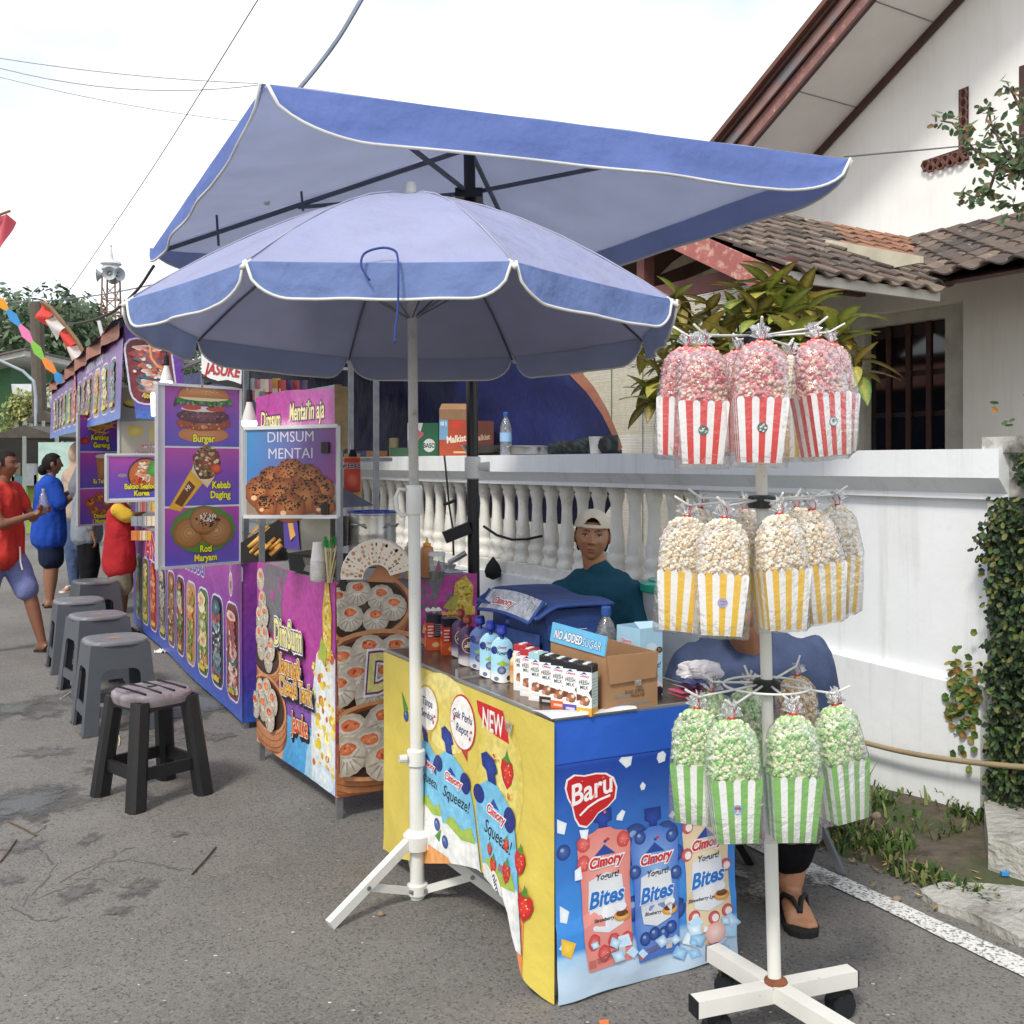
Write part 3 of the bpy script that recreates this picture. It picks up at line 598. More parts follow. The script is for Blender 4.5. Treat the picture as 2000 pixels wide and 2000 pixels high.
# ================================================================ plants
def croton():
    t = thing('croton_shrub', 'leafy croton shrub with yellow green and bronze leaves above the wall', 'shrub', W(3, .75, .02))
    q = random.Random(11); wood = mat('croton_twig', '#5a4a38', rough=.9)
    base = W(2.0, .85, 0)
    cols = ['#5f7a30', '#7f9440', '#9c9a50', '#4a7034', '#4a3c2a', '#664e30', '#3a3026', '#3c6230', '#766a3c', '#a38c46', '#443626']
    ms = []
    for c in cols:
        b = B()
        for r_ in range(6):
            pass
        n = 6; vs = []; cc = []
        for i in range(n + 1):
            f = i / n; wd = .5 * math.sin(math.pi * (f ** .85)) ** .8 * .44 + .01; z = -.42 * f * f
            vs += [(-wd, f, z + .05 * wd), (0, f, z - .03), (wd, f, z + .05 * wd)]; cc += [hx(c), mixc(c, '#d8c860', .45), hx(c)]
        b.v = vs; b.c = cc; b.f = [(3 * i + k, 3 * i + k + 1, 3 * i + k + 4, 3 * i + k + 3) for i in range(n) for k in range(2)]
        ms.append(b.mesh('leaf', mat('croton_leaf', rough=.35, var=.2, scale=9, trans=.18), True))
    tips = []
    for (u, v, dq) in [(1300, 600, .7), (1340, 650, .6), (1385, 585, .8), (1420, 630, .9), (1455, 560, .8), (1480, 600, .7), (1500, 545, .9), (1530, 590, .8), (1560, 620, .7), (1590, 650, .8), (1630, 640, .9), (1670, 690, .9), (1640, 610, 1.0), (1270, 660, .6), (1290, 720, .6), (1275, 760, .55), (1350, 700, .7), (1400, 690, .8), (1440, 670, .6), (1500, 660, .9), (1540, 690, .8), (1320, 560, .9), (1460, 640, .7), (1370, 640, .6), (1520, 530, 1.0), (1580, 580, 1.0), (1545, 640, .6), (1620, 690, 1.0), (1440, 600, 1.0), (1350, 610, 1.0), (1500, 620, 1.1), (1400, 740, .6), (1310, 690, 1.0), (1565, 560, 1.1)]:
        tips.append(PQ(u, v + 12, dq))
    for k, p in enumerate(tips):
        mid = base.lerp(p, .6) + V((0, 0, -.15)); b = B(); b.tube([base + V((q.gauss(0, .05), q.gauss(0, .05), 0)), mid, p], [.018, .012, .006], 6); obj('branch', b, wood, t)
        green = q.random()
        for j in range(13):
            a = j * 2.4 + q.uniform(-.3, .3); el = q.uniform(-.7, .7) if j < 10 else q.uniform(.6, 1.2)
            d = V((math.cos(a) * math.cos(el), math.sin(a) * math.cos(el), math.sin(el))); L_ = q.uniform(.16, .25)
            x = d.cross(UP).normalized(); n = x.cross(d)
            ci = q.choice([0, 1, 2, 3, 7] if (green < .5) == (el > 0) else [4, 5, 6, 8, 9, 10])
            M = Matrix.Translation(p - UP * .035 * (j % 3)) @ Matrix((x, d, n)).transposed().to_4x4() @ Matrix.Scale(L_, 4)
            obj('leaf', ms[ci], None, t, M=M)
croton()
def leafy(name, label, cat, pts, r, n, size, cols, trunk, seed, mt, group=None):
    t = thing(name, label, cat, trunk[0][0], group=group); q = random.Random(seed)
    for path, rr in [(x[:2], x[2]) for x in trunk[1]]:
        b = B(); b.tube(path, rr, 8); obj('trunk', b, mat('bark', '#4a3d30', rough=.95, var=.25, bump=.6, bscale=20), t, smooth=True)
    b = B()
    for i in range(n):
        c, rad = q.choice(pts); a = V((q.gauss(0, 1), q.gauss(0, 1), q.gauss(0, 1))).normalized(); k = q.random() ** .4
        k *= 1 + .35 * mnoise.noise(a * 2.5 + c * .3)
        p = c + V((a.x * rad[0], a.y * rad[1], a.z * rad[2])) * k; nn = (a + V((q.gauss(0, .6), q.gauss(0, .6), q.gauss(.3, .6)))).normalized()
        d = nn.cross(V((q.gauss(0, 1), q.gauss(0, 1), q.gauss(0, 1)))).normalized(); x = d.cross(nn); s_ = size * q.uniform(.6, 1.4)
        b.add([p - d * s_, p + x * s_ * .5, p + d * s_, p - x * s_ * .5], [(0, 1, 2, 3)], q.choice(cols))
    obj('crown', b, mt, t); return t
TREEM = mat('tree_leaf', rough=.7, var=.25, scale=3, trans=.2)
# slim tree branch reaching into the frame in front of the gable
tw = thing('slender_tree', 'slender tree with small green leaves reaching in front of the gable', 'tree', W(1.4, 2.2))
q = random.Random(21); lb = B(); TWM = mat('twig', '#55483c', rough=.9)
root = W(.4, 2.6)
for pts in ([(2080, 420), (2010, 350), (1950, 320), (1900, 290), (1860, 240), (1838, 236)], [(1950, 320), (1930, 380), (1900, 385), (1880, 375)], [(2010, 350), (1960, 290), (1935, 240), (1930, 205)], [(2080, 420), (1990, 400), (1935, 405)], [(2080, 300), (2010, 250), (1975, 175), (1960, 168)], [(2010, 350), (1990, 280), (1975, 260)], [(2060, 360), (2000, 330), (1960, 345)]):
    pp = [PQ(u, v, 2.4 + i * .03) for i, (u, v) in enumerate(pts)]
    b = B(); b.tube(pp, [.012 - .008 * i / len(pp) for i in range(len(pp))], 5); obj('branch', b, TWM, tw)
    for a, c in zip(pp[:-1], pp[1:]):
        for i in range(int(22 * (c - a).length / .25) + 4):
            p = a.lerp(c, q.random()) + V((q.gauss(0, .035), q.gauss(0, .035), q.gauss(0, .04))); n = V((q.gauss(-.4, .6), q.gauss(-.5, .6), q.gauss(.4, .5))).normalized(); d = V((q.gauss(0, 1), q.gauss(0, 1), q.gauss(-.3, .8))); d = (d - n * d.dot(n)).normalized()
            leafblade(lb, p, d, n, q.uniform(.05, .08), q.uniform(.028, .042), q.choice(['#4a6040', '#5a7350', '#3d5236', '#6d7d55', '#7d6a4a']))
b = B(); b.tube([root, W(.3, 2.5, 2), PQ(2080, 420, 2.4)], [.05, .035, .014], 8); obj('trunk', b, TWM, tw)
tag(obj('leaves', lb, TREEM, tw), kind='stuff')
# ================================================================ far street: trees, tower, houses, wires
hazy_greens = ['#4a5c46', '#566a4e', '#627556', '#3f503c', '#6c7d5e', '#7a8866']  # leaf greens paled so the colour itself carries the distant haze
for k, (u, v, y, rx, rz_, lab) in enumerate([(60, 690, 46, 3.2, 3.2, 'dark green tree behind the leaning utility pole'), (150, 655, 60, 2.8, 3.0, 'tall feathery tree behind the red and white flags'), (235, 700, 52, 3.6, 2.6, 'broad dark tree at the foot of the loudspeaker tower'), (330, 700, 56, 4, 2.6, 'dark tree behind the loudspeaker tower, partly hidden by the umbrella'), (-60, 680, 42, 3.4, 3.6, 'dark tree at the picture edge behind the green house')]):
    c = P(u, v, y); rad = (rx, rx, rz_); q = random.Random(k + 50)
    lobes = [(c + V((q.gauss(0, rx * .5), q.gauss(0, rx * .5), q.uniform(-rz_ * .9, rz_ * .5))), (rx * q.uniform(.4, .65), rx * .5, rz_ * q.uniform(.3, .5))) for _ in range(12)]
    g = V((c.x, c.y, 0)); leafy('broadleaf_tree', lab, 'tree', lobes, 0, 4200, .2, hazy_greens if k != 1 else ['#55694a', '#63785a', '#47593e', '#6d7f5c'], [(g,), [(g, c, [.35, .15])]], 60 + k, TREEM, 'trees beyond the street')  # the feathery tree has its own set of haze-paled greens
c = P(40, 815, 30); g = V((c.x, c.y, 0))
leafy('yellow_shrub', 'pale yellow green bushy shrub in front of the green house', 'shrub', [(c + V((q.gauss(0, .5), 0, q.gauss(0, .35))), (.45, .4, .4)) for q in [random.Random(i) for i in range(8)]], 0, 2600, .07, ['#a8ab6a', '#b8b57c', '#8f9a58', '#7d8a4c'], [(g,), [(g, c, [.08, .04])]], 71, TREEM)
# loudspeaker tower
tb_ = P(217, 640, 46); tx, ty = tb_.x, 46
tt = thing('loudspeaker_tower', 'rusty lattice tower carrying four horn loudspeakers and a spire', 'tower', (tx, ty, 0))
RUST = mat('rusty_steel', '#8a6a5a', rough=.8, var=.2, scale=3)
def tz(v): return 1.4 + (905 - v) / 2000 * ty
for sx in (-1, 1):
    for sy in (-1, 1):
        b = B(); b.bar((tx + sx * .5, ty + sy * .5, 0), (tx + sx * .28, ty + sy * .28, tz(535)), .07); obj('tower_leg', b, RUST, tt)
b = B()
for k in range(8):
    z0, z1 = tz(760 - k * 25), tz(735 - k * 25); w0 = .28 + .22 * (1 - z0 / tz(535)); w1 = .28 + .22 * (1 - z1 / tz(535))
    for a, c in (((-1, -1), (1, -1)), ((1, -1), (1, 1)), ((1, 1), (-1, 1)), ((-1, 1), (-1, -1))):
        b.bar((tx + a[0] * w0, ty + a[1] * w0, z0), (tx + c[0] * w1, ty + c[1] * w1, z1), .035); b.bar((tx + a[0] * w0, ty + a[1] * w0, z0), (tx + c[0] * w0, ty + c[1] * w0, z0), .04)
obj('lattice', b, RUST, tt)
WHT = mat('white_metal', '#c9ccd0', rough=.5)
b = B(); b.lathe([(.3, tz(530)), (.42, tz(527)), (.42, tz(522)), (.3, tz(520)), (.46, tz(516)), (.4, tz(511)), (.12, tz(507)), (.07, tz(495)), (.03, tz(482)), (.06, tz(480)), (.01, tz(476))], (tx, ty, 0), 16); obj('spire', b, WHT, tt, smooth='auto')
for dx, dy in ((-1, -.2), (.85, -.5), (.25, -1), (-.2, 1)):
    d = V((dx, dy, -.05)).normalized(); o = V((tx, ty, tz(537))); b = B(); b.tube([o + d * .2, o + d * .35, o + d * .42, o + d * .52, o + d * .6], [.09, .09, .12, .2, .3], 14, cap=False); b.tube([o + d * .38, o + d * .54], [.07, .02], 8); obj('horn_speaker', b, mat('grey_horn', '#aab0b4', rough=.5), tt, smooth=True)
# utility pole, street lamp
b = B(); b.tube([G(82, 960) * 1.0, P(72, 590, G(82, 960).y)], [.17, .14], 10)
yp = 26; b = B(); b.tube([(P(84, 900, yp).x, yp, 0), P(71, 592, yp)], [.19, .16], 10); tag(obj('utility_pole', b, mat('pole_brown', '#5a5248', rough=.9)), 'dark leaning utility pole behind the flags', 'pole')
yl = 24; b = B(); b.tube([P(70, 900, yl), P(70, 775, yl), P(66, 745, yl), P(45, 725, yl), P(2, 705, yl), P(-40, 690, yl)], .035, 8); tag(obj('street_lamp', b, mat('lamp_grey', '#9aa6ad', rough=.5)), 'thin curved grey lamp arm in front of the utility pole', 'lamp')
# green house, far stalls
gh = thing('green_house', 'green boarded house with pale eaves at the picture edge', 'house', P(-60, 900, 32))
y = 32; b = B(); b.box((P(-300, 0, y).x, y, 0), (P(22, 0, y).x, y + 6, P(0, 700, y).z)); obj('wall', b, mat('green_board', '#4f7a55', rough=.8, var=.1, bump=.3, bscale=3), gh)
b = B(); b.prism([P(-300, 760, y - 1.2), P(48, 682, y - 1.2), P(48, 695, y - 1.2), P(-300, 773, y - 1.2)], (0, 6, 0)); obj('eave', b, mat('pale_eave', '#b9b7ae'), gh)
b = B(); b.prism([P(-300, 757, y - 1.3), P(50, 679, y - 1.3), P(50, 682, y - 1.3), P(-300, 760, y - 1.3)], (0, 7, 0)); obj('roof', b, mat('grey_tile', '#6b6660', rough=.9), gh)
y = 30; b = B(); b.prism([P(22, 750, y), P(24, 768, y), P(120, 806, y), P(120, 792, y)], (0, 5, .4)); tag(obj('lower_roof', b, mat('pale_sheet_roof', '#c3c6c4', rough=.7)), 'pale sloping sheet roof beyond the purple stall', 'roof')
b = B(); b.box((P(22, 0, 31).x, 31, 0), (P(120, 0, 31).x, 34, P(0, 775, 31).z)); tag(obj('pale_building', b, mat('dull_wall', '#7c8078', rough=.9)), 'low grey building under the pale sheet roof', 'building')
DKR = mat('dark_sheet_roof', '#4a463f', rough=.9, var=.2)
for k, (ua, ub, v0, v1, y, lab) in enumerate([(-20, 115, 830, 852, 20, 'dark low roofed far stall beside the yellow shrub'), (45, 125, 803, 822, 24, 'farther dark roofed shelter behind the low stall')]):
    st = thing('far_stall', lab, 'stall', P((ua + ub) / 2, 905, y))
    b = B(); m0 = P((ua + ub) / 2, v0, y); b.prism([P(ua, v1, y), m0, P(ub, v1, y), P(ub, v1 + 3, y), P(ua, v1 + 3, y)], (0, 3, 0)); obj('roof', b, DKR, st)
    for u in (ua + 4, (ua + ub) / 2, ub - 4):
        p = P(u, 905, y); b = B(); b.bar((p.x, y, 0), (p.x, y, P(0, v1, y).z), .07); obj('post', b, mat('pale_post', '#8f968c'), st)
    b = B(); p, q_ = P(ua + 6, 925, y + .6), P(ub - 6, 960, y + .6); b.box((p.x, y + .6, 0), (q_.x, y + .7, .95)); obj('counter', b, mat('stall_board_%d' % k, ['#8a9a3c', '#3f5a4a'][k], rough=.7), st)
    b = B(); p, q_ = P(ua, 860, y + 2.8), P(ub, 960, y + 2.8); b.box((p.x, y + 2.8, 0), (q_.x, y + 2.9, 2)); obj('back_wall', b, mat('stall_dark', '#23211c', rough=.9), st)
    for j in range(5):
        u = ua + 12 + j * 22; p = P(u, 900, y + .3); b = B(); b.box((p.x - .14, y + .3, .96), (p.x + .14, y + .55, .96 + rnd.uniform(.15, .5))); obj('goods', b, mat('goods_%d' % j, ['#a85a4a', '#c9b890', '#3d6a7a', '#8a8f95', '#c2a63d'][j], rough=.6), st)
b = B(); p = P(110, 870, 17); b.box((p.x - .3, 17, .0), (p.x + .42, 17.5, 1.75)); tag(obj('glass_cabinet', b, mat('pale_cabinet', '#a8c2b8', rough=.3)), 'pale green glass cabinet standing behind the woman in blue', 'cabinet')
# wires
WIRE = mat('grey_wire', '#6d7075', rough=.7); WIREL = mat('pale_wire', '#a9acb2', rough=.7)
def wire(pts, r, lab, m=WIRE, sag=0):
    b = B(); pp = []
    for a, c in zip(pts[:-1], pts[1:]):
        for i in range(12): f = i / 12; p = a.lerp(c, f); p.z -= sag * 4 * f * (1 - f); pp.append(p)
    pp.append(pts[-1]); b.tube(pp if sag else curve(pts), r, 6); tag(obj('overhead_wire', b, m), lab, 'wire')
wire([P(505, 0, 14) + V((.3, 0, .5)), P(300, 325, 20), P(110, 605, 26)], .009, 'thin steep wire running down to the utility pole')
wire([P(-40, 107, 22), P(505, 163, 22)], .011, 'upper faint wire running level behind the square umbrella', WIREL, .1)
wire([P(-40, 122, 21), P(505, 166, 21)], .011, 'second faint wire just below the upper level one', WIREL, .3)
wire([P(-40, 140, 20), P(470, 237, 20)], .008, 'lowest faint wire sloping down to the square umbrella', WIREL, .1)
wire([P(0, 590, 22), P(310, 553, 18)], .012, 'wire crossing behind the loudspeaker tower', WIRE, .1)
wire([P(710, -8, 6.5), P(664, 70, 6.4), P(620, 130, 6.3), P(583, 175, 6.2)], .015, 'thick grey cable hanging above the square umbrella', mat('grey_cable', '#757d8c', rough=.7), 0)
wire([P(1650, 306, 5.6), P(1900, 283, 8), P(2050, 262, 9)], .006, 'thin wire from the umbrella corner to the house gable')
# flags on bent pole, pennant string
RED = '#d5443c'; FW = '#e3e1dc'
FLM = mat('flag_cloth', rough=.85, var=.08, scale=3, trans=.35)
fl = thing('flag_pole', 'bent bamboo pole with red and white cloth flags', 'flag', P(170, 905, 12))
y = 12; path = [P(u, v, y) for u, v in ((170, 700), (150, 665), (125, 632), (100, 602), (82, 590))]
b = B(); b.tube([P(190, 905, y), P(178, 760, y)] + path, .025, 6); obj('bamboo_pole', b, mat('bamboo', '#7d6a4a', rough=.8), fl)
def flag(pts, col, par, name='flag'):
    c = [P(u, v, y) for u, v in pts]; b = B()
    b.grid(lambda a, d: (c[0].lerp(c[1], a)).lerp(c[3].lerp(c[2], a), d) + V((0, .05 * math.sin(5 * d + 3 * a), 0)), 8, 8, col); return obj(name, b, FLM, par, smooth=True)
flag([(79, 587), (105, 614), (88, 636), (72, 622)], '#e2564c', fl); flag([(105, 614), (132, 637), (107, 664), (92, 627)], FW, fl); flag([(132, 637), (150, 671), (129, 686), (119, 651)], '#e2564c', fl); flag([(150, 671), (169, 703), (140, 716), (134, 679)], FW, fl)
f2 = thing('flag_pole', 'thin pole with a red flag seen against the trees', 'flag', P(195, 905, 11)); y = 11
b = B(); b.tube([P(206, 680, y), P(193, 627, y)], .02, 6); obj('flag_staff', b, WHT, f2); flag([(196, 645), (203, 662), (192, 676), (189, 668)], '#c23a34', f2)
y = 9; f3 = thing('hanging_flag', 'red cloth flag hanging at the picture edge in the sky', 'flag', P(5, 400, y)); flag([(-12, 422), (14, 414), (27, 432), (5, 488)], '#d76a74', f3); b = B(); b.tube([P(-30, 430, y), P(20, 412, y)], .012, 5); obj('flag_staff', b, mat('bamboo'), f3)
y = 10; ps = thing('pennant_string', 'string of coloured cloth strips slanting down to the purple stall', 'bunting', P(60, 700, y))
pp = [(-5, 582), (14, 605), (38, 635), (62, 668), (84, 700), (108, 728), (120, 748)]
for k in range(6):
    a, c = P(*pp[k], y), P(*pp[k + 1], y); b = B(); x = V((.035, 0, .03))
    b.add([a - x * .4, a + x * .4, a.lerp(c, .5) + x, c + x * .4, c - x * .4, a.lerp(c, .5) - x], [(0, 1, 2, 5), (5, 2, 3, 4)], ['#e8a23a', '#4a9ad8', '#e884b4', '#8fd05a', '#f0974a', '#4a9ad8'][k]); obj('cloth_strip', b, FLM, ps)
# ================================================================ people
def capsule(b, p0, r0, p1, r1, n=12):
    p0, p1 = V(p0), V(p1); d = (p1 - p0); L_ = max(d.length, 1e-5); d.normalize()
    ts = [(-1, .05), (-.8, .6), (-.4, .92), (0, 1)]
    path = [p0 + d * r0 * t for t, _ in ts] + [p1 - d * r1 * t for t, _ in reversed(ts)]
    rr = [r0 * k for _, k in ts] + [r1 * k for _, k in reversed(ts)]
    up = V((0, 0, 1)) if abs(d.z) < .9 else V((1, 0, 0)); a = d.cross(up).normalized(); c = a.cross(d)
    vs = [p + (a * math.cos(2 * math.pi * k / n) + c * math.sin(2 * math.pi * k / n)) * r for p, r in zip(path, rr) for k in range(n)]; m = len(path)
    b.add(vs, [(i * n + k, i * n + (k + 1) % n, (i + 1) * n + (k + 1) % n, (i + 1) * n + k) for i in range(m - 1) for k in range(n)] + [tuple(range(n))[::-1], tuple(range((m - 1) * n, m * n))])
def ellip(b, c, r, M=None):
    t = B().ball((0, 0, 0), r, 16, 10); c = V(c); b.add([(M @ V(p) if M else V(p)) + c for p in t.v], t.f)
def blobmesh(prims, voxel=.012, smooth=8):
    b = B()
    for p in prims:
        if len(p) == 4: capsule(b, *p)
        else: ellip(b, p[0], p[1], p[2])
    me = bpy.data.meshes.new('tmp'); me.from_pydata(b.v, [], b.f); o = bpy.data.objects.new('tmp', me); COL.objects.link(o)
    r = o.modifiers.new('r', 'REMESH'); r.mode = 'VOXEL'; r.voxel_size = voxel
    if smooth: s_ = o.modifiers.new('s', 'SMOOTH'); s_.iterations = smooth; s_.factor = .5
    ev = o.evaluated_get(bpy.context.evaluated_depsgraph_get()); out = bpy.data.meshes.new_from_object(ev)
    bpy.data.objects.remove(o); bpy.data.meshes.remove(me); return out
def blob(name, prims, m, col, parent, voxel=.012, smooth=8, head=None, fold=0):
    me = blobmesh(prims, voxel, smooth); b = B(col)
    vs = [v.co.copy() for v in me.vertices]
    if fold:
        ns_ = [v.normal.copy() for v in me.vertices]
        vs = [p + n * fold * (mnoise.noise(V((p.x * 9, p.y * 9, p.z * 5))) + .6 * mnoise.noise(V((p.x * 22, p.y * 22, p.z * 9)))) for p, n in zip(vs, ns_)]
    b.add(vs, [tuple(p.vertices) for p in me.polygons]); bpy.data.meshes.remove(me)
    if head: b.v, b.f, b.c = b.v + head.v, b.f + [tuple(i + len(b.v) for i in f) for f in head.f], b.c + head.c
    return obj(name, b, m, parent, smooth=True)
def g2(x, z, cx, cz, sx, sz): return math.exp(-((x - cx) / sx) ** 2 - ((z - cz) / sz) ** 2)
def headmesh(M, h, skin):
    """head with brow, eye sockets, nose, lips, chin and ears; M maps (right, forward, up) to the world"""
    b = B(skin); k = h / .225; n, m = 80, 90; sk = hx(skin); lip = mixc(skin, '#7a3a34', .5); dk = mixc(skin, '#2a1510', .75)
    vs = []; cs = []
    for j in range(m + 1):
        ph = math.pi * (j + .01) / (m + .02); dz = -math.cos(ph); rr = math.sin(ph)
        for i in range(n):
            th = 2 * math.pi * i / n; x = rr * math.sin(th); y = rr * math.cos(th); z = dz
            f = max(0, y); ax = abs(x)
            wx = .076 * (1 - .24 * max(0, -z) ** 1.5 * (1 if y > -.2 else .5)); p = V((x * wx, y * (.098 if y < 0 else .09), z * .1125))
            if f > 0:
                A = 0 if z > .2 else .024 * (.2 - z) / .4 if z > -.2 else .024 * max(0, 1 - (-.2 - z) / .09)
                wn_ = .085 + .09 * max(0, min(1, (.05 - z) / .25)); nose = A * math.exp(-(x / wn_) ** 2) + g2(ax, z, .17, -.22, .06, .06) * .006
                eye = -g2(ax, z, .40, .07, .19, .12) * .010; br = g2(ax, z, .38, .25, .28, .06) * .005; ck_ = g2(ax, z, .56, -.16, .2, .16) * .006 - g2(ax, z, .5, -.5, .2, .2) * .004
                lp = (g2(x, z, 0, -.455, .22, .035) + g2(x, z, 0, -.555, .18, .04)) * .007 - g2(x, z, 0, -.505, .27, .016) * .005; ch = g2(x, z, 0, -.86, .28, .14) * .009 - g2(x, z, 0, -.68, .25, .06) * .004
                p.y += (nose + eye + br + ck_ + lp + ch) * min(1, f * 2.2)
            c = sk
            if f > .25:
                e = (x / .25) ** 2 + ((z + .505) / (.075 + .01 * (1 - ax))) ** 2
                if e < 1: c = lip
                if ax < .26 and abs(z + .503 - .012 * math.cos(ax * 12)) < .014: c = dk
                bz = .245 + .05 * math.sin(min(1, max(0, (ax - .14) / .46)) * 2.6)
                if .14 < ax < .60 and abs(z - bz) < .04 - .028 * (ax - .14) / .46: c = mixc(skin, '#1a1412', .85)
                if g2(ax, z, .12, -.275, .045, .02) > .5: c = dk
                if g2(ax, z, .36, -.28, .14, .12) > .55: c = mixc(skin, '#c07858', .12)
            vs.append(p * k); cs.append(c)
    o = len(b.v); b.add([M @ p for p in vs], [(j * n + i, j * n + (i + 1) % n, (j + 1) * n + (i + 1) % n, (j + 1) * n + i) for j in range(m) for i in range(n)] + [tuple(range(n))[::-1], tuple(range(m * n, (m + 1) * n))]); b.c = cs
    for sx in (-1, 1):
        e = B().ball((sx * .076 * k, -.006 * k, -.004 * k), (.011 * k, .021 * k, .031 * k), 10, 8); b.add([M @ V(p) for p in e.v], e.f, shade(skin, .85))
    return b
def frame(fwd, up=(0, 0, 1)):
    f = V(fwd).normalized(); u = V(up); r = f.cross(u).normalized(); u = r.cross(f); return Matrix((r, f, u)).transposed()
def face_eyes(t, M, h):
    k = h / .225
    for sx in (-1, 1):
        c = V((sx * .0295, .0705, .009)) * k; F = M @ Matrix.Translation(c) @ Matrix.Rotation(-sx * R(16), 4, 'Z')
        e = obj('eye', B().ball((0, 0, 0), (.0135 * k, .0085 * k, .0056 * k), 16, 10, '#d9d2c6').xf(F), GLOSS, t, smooth=True)
        obj('iris', B().ball((0, .0052 * k, .0004), (.0052 * k, .0042 * k, .0052 * k), 12, 8, '#1a100c').xf(F), GLOSS, e, smooth=True)
        b = B('#1c1310'); b.tube([F @ (V((x, .0095 - 28 * x * x, .0052 - 20 * x * x)) * k) for x in (-.014, -.009, -.004, 0, .004, .009, .014)], .0013 * k, 5); obj('eyelash', b, SKIN, e)
        b = B(mixc('#8a5f45', '#5a3828', .5)); b.tube([F @ (V((x, .009 - 26 * x * x, .0088 - 20 * x * x)) * k) for x in (-.014, -.008, 0, .008, .014)], .0019 * k, 6); obj('eyelid', b, SKIN, e, smooth=True)
def hair(t, M, h, col='#17110e', low=-.2, face=.45, grow=1.06, back=-.55):
    k = h / .225; n, m = 36, 24; b = B(col); vs = []; keep = {}
    for j in range(m + 1):
        z = -math.cos(math.pi * (j + .01) / (m + .02)); rr = math.sqrt(max(0, 1 - z * z))
        for i in range(n):
            th = 2 * math.pi * i / n; x, y = rr * math.sin(th), rr * math.cos(th)
            g = grow * (1 + .03 * mnoise.noise(V((x * 9, y * 9, z * 4))))
            vs.append(M @ (V((x * .077, y * .099, z * .1125)) * k * g)); keep[j * n + i] = (z > back if y < -.1 else z > low if y < face else z > .52 + .1 * mnoise.noise(V((x * 6, 0, 0))))
    fs = [f for j in range(m) for i in range(n) for f in [(j * n + i, j * n + (i + 1) % n, (j + 1) * n + (i + 1) % n, (j + 1) * n + i)] if all(keep[a] for a in f)]
    b.add(vs, fs + [tuple(range(m * n, (m + 1) * n))]); return obj('hair', b, mat('black_hair', rough=.7, spec=.2, var=.3, scale=60, bump=.6, bscale=90, bdist=.004), t, smooth=True)
def handprims(wr, d, nrm, s=1, curl=.5, side=1):
    """palm, four curled fingers and a thumb; d points along the hand, nrm out of the back of the hand"""
    d = V(d).normalized(); nrm = V(nrm); nrm = (nrm - d * nrm.dot(d)).normalized(); x = d.cross(nrm) * side; wr = V(wr); pr = []
    for o in (-.024, -.008, .008, .024): pr.append((wr + x * o * .8 * s, .015 * s, wr + d * .075 * s + x * o * s, .0125 * s))
    for i, o in enumerate((-.028, -.0095, .0095, .028)):
        L_ = (.062, .074, .07, .055)[i] * s; p = wr + d * .078 * s + x * o * s; dd = d
        for j, f in enumerate((.45, .32, .27)):
            a = curl * (.5 + j * .4); dd = (dd * math.cos(a) - nrm * math.sin(a)).normalized(); q = p + dd * L_ * f; pr.append((p, .0088 * s, q, .008 * s)); p = q
    p = wr + d * .02 * s - x * .026 * s; dd = (d * .75 - x * .65 - nrm * .25).normalized(); q = p + dd * .036 * s; pr.append((p, .0125 * s, q, .0095 * s)); pr.append((q, .0095 * s, q + (d * .9 - x * .15 - nrm * .4).normalized() * .03 * s, .008 * s))
    return pr
def footprims(an, d, s=1):
    d = V((d[0], d[1], 0)).normalized(); x = V((d.y, -d.x, 0)); an = V(an); g = V((an.x, an.y, 0)); pr = [(an, .034 * s, g - d * .02 * s + UP * .035 * s, .033 * s), (g - d * .03 * s + UP * .032 * s, .03 * s, g + d * .11 * s + UP * .03 * s, .027 * s), (g + d * .02 * s + UP * .04 * s, .032 * s, g + d * .12 * s + x * .02 * s + UP * .03 * s, .022 * s), (g + UP * .045 * s, .03 * s, g + d * .12 * s - x * .022 * s + UP * .028 * s, .02 * s)]
    for i, o in enumerate((-.032, -.015, 0, .015, .03)):
        q = g + d * (.155 - abs(i - 1) * .008) * s + x * o * s + UP * .024 * s; pr.append((g + d * .12 * s + x * o * .9 * s + UP * .026 * s, .013 * s, q + d * .012 * s - UP * .006 * s, .0105 * s if i else .013 * s))
    return pr
def sandal(t, an, d, s=1, col='#171615'):
    d = V((d[0], d[1], 0)).normalized(); x = V((d.y, -d.x, 0)); g = V((an[0], an[1], 0)); b = B(col); pts = []
    for f, w_ in ((-.06, .02), (-.055, .032), (-.02, .038), (.05, .036), (.1, .044), (.15, .046), (.18, .036), (.195, .015)): pts.append((f, w_))
    out = [g + d * f * s + x * w_ * s for f, w_ in pts] + [g + d * f * s - x * w_ * s for f, w_ in reversed(pts)]
    b.prism([p + UP * .001 for p in out], UP * .016 * s); so_ = obj('sandal', b, MATTE, t)
    b = B(col); toe = g + d * .13 * s + UP * .03 * s
    for sx in (-1, 1): b.tube([g + d * .03 * s + x * sx * .042 * s + UP * .015 * s, g + d * .06 * s + x * sx * .03 * s + UP * .062 * s, g + d * .09 * s + x * sx * .012 * s + UP * .063 * s, toe + UP * .012 * s], .007 * s, 6)
    obj('strap', b, MATTE, so_, smooth=True)
SK1, SK2 = '#ad7b5a', '#a3755a'
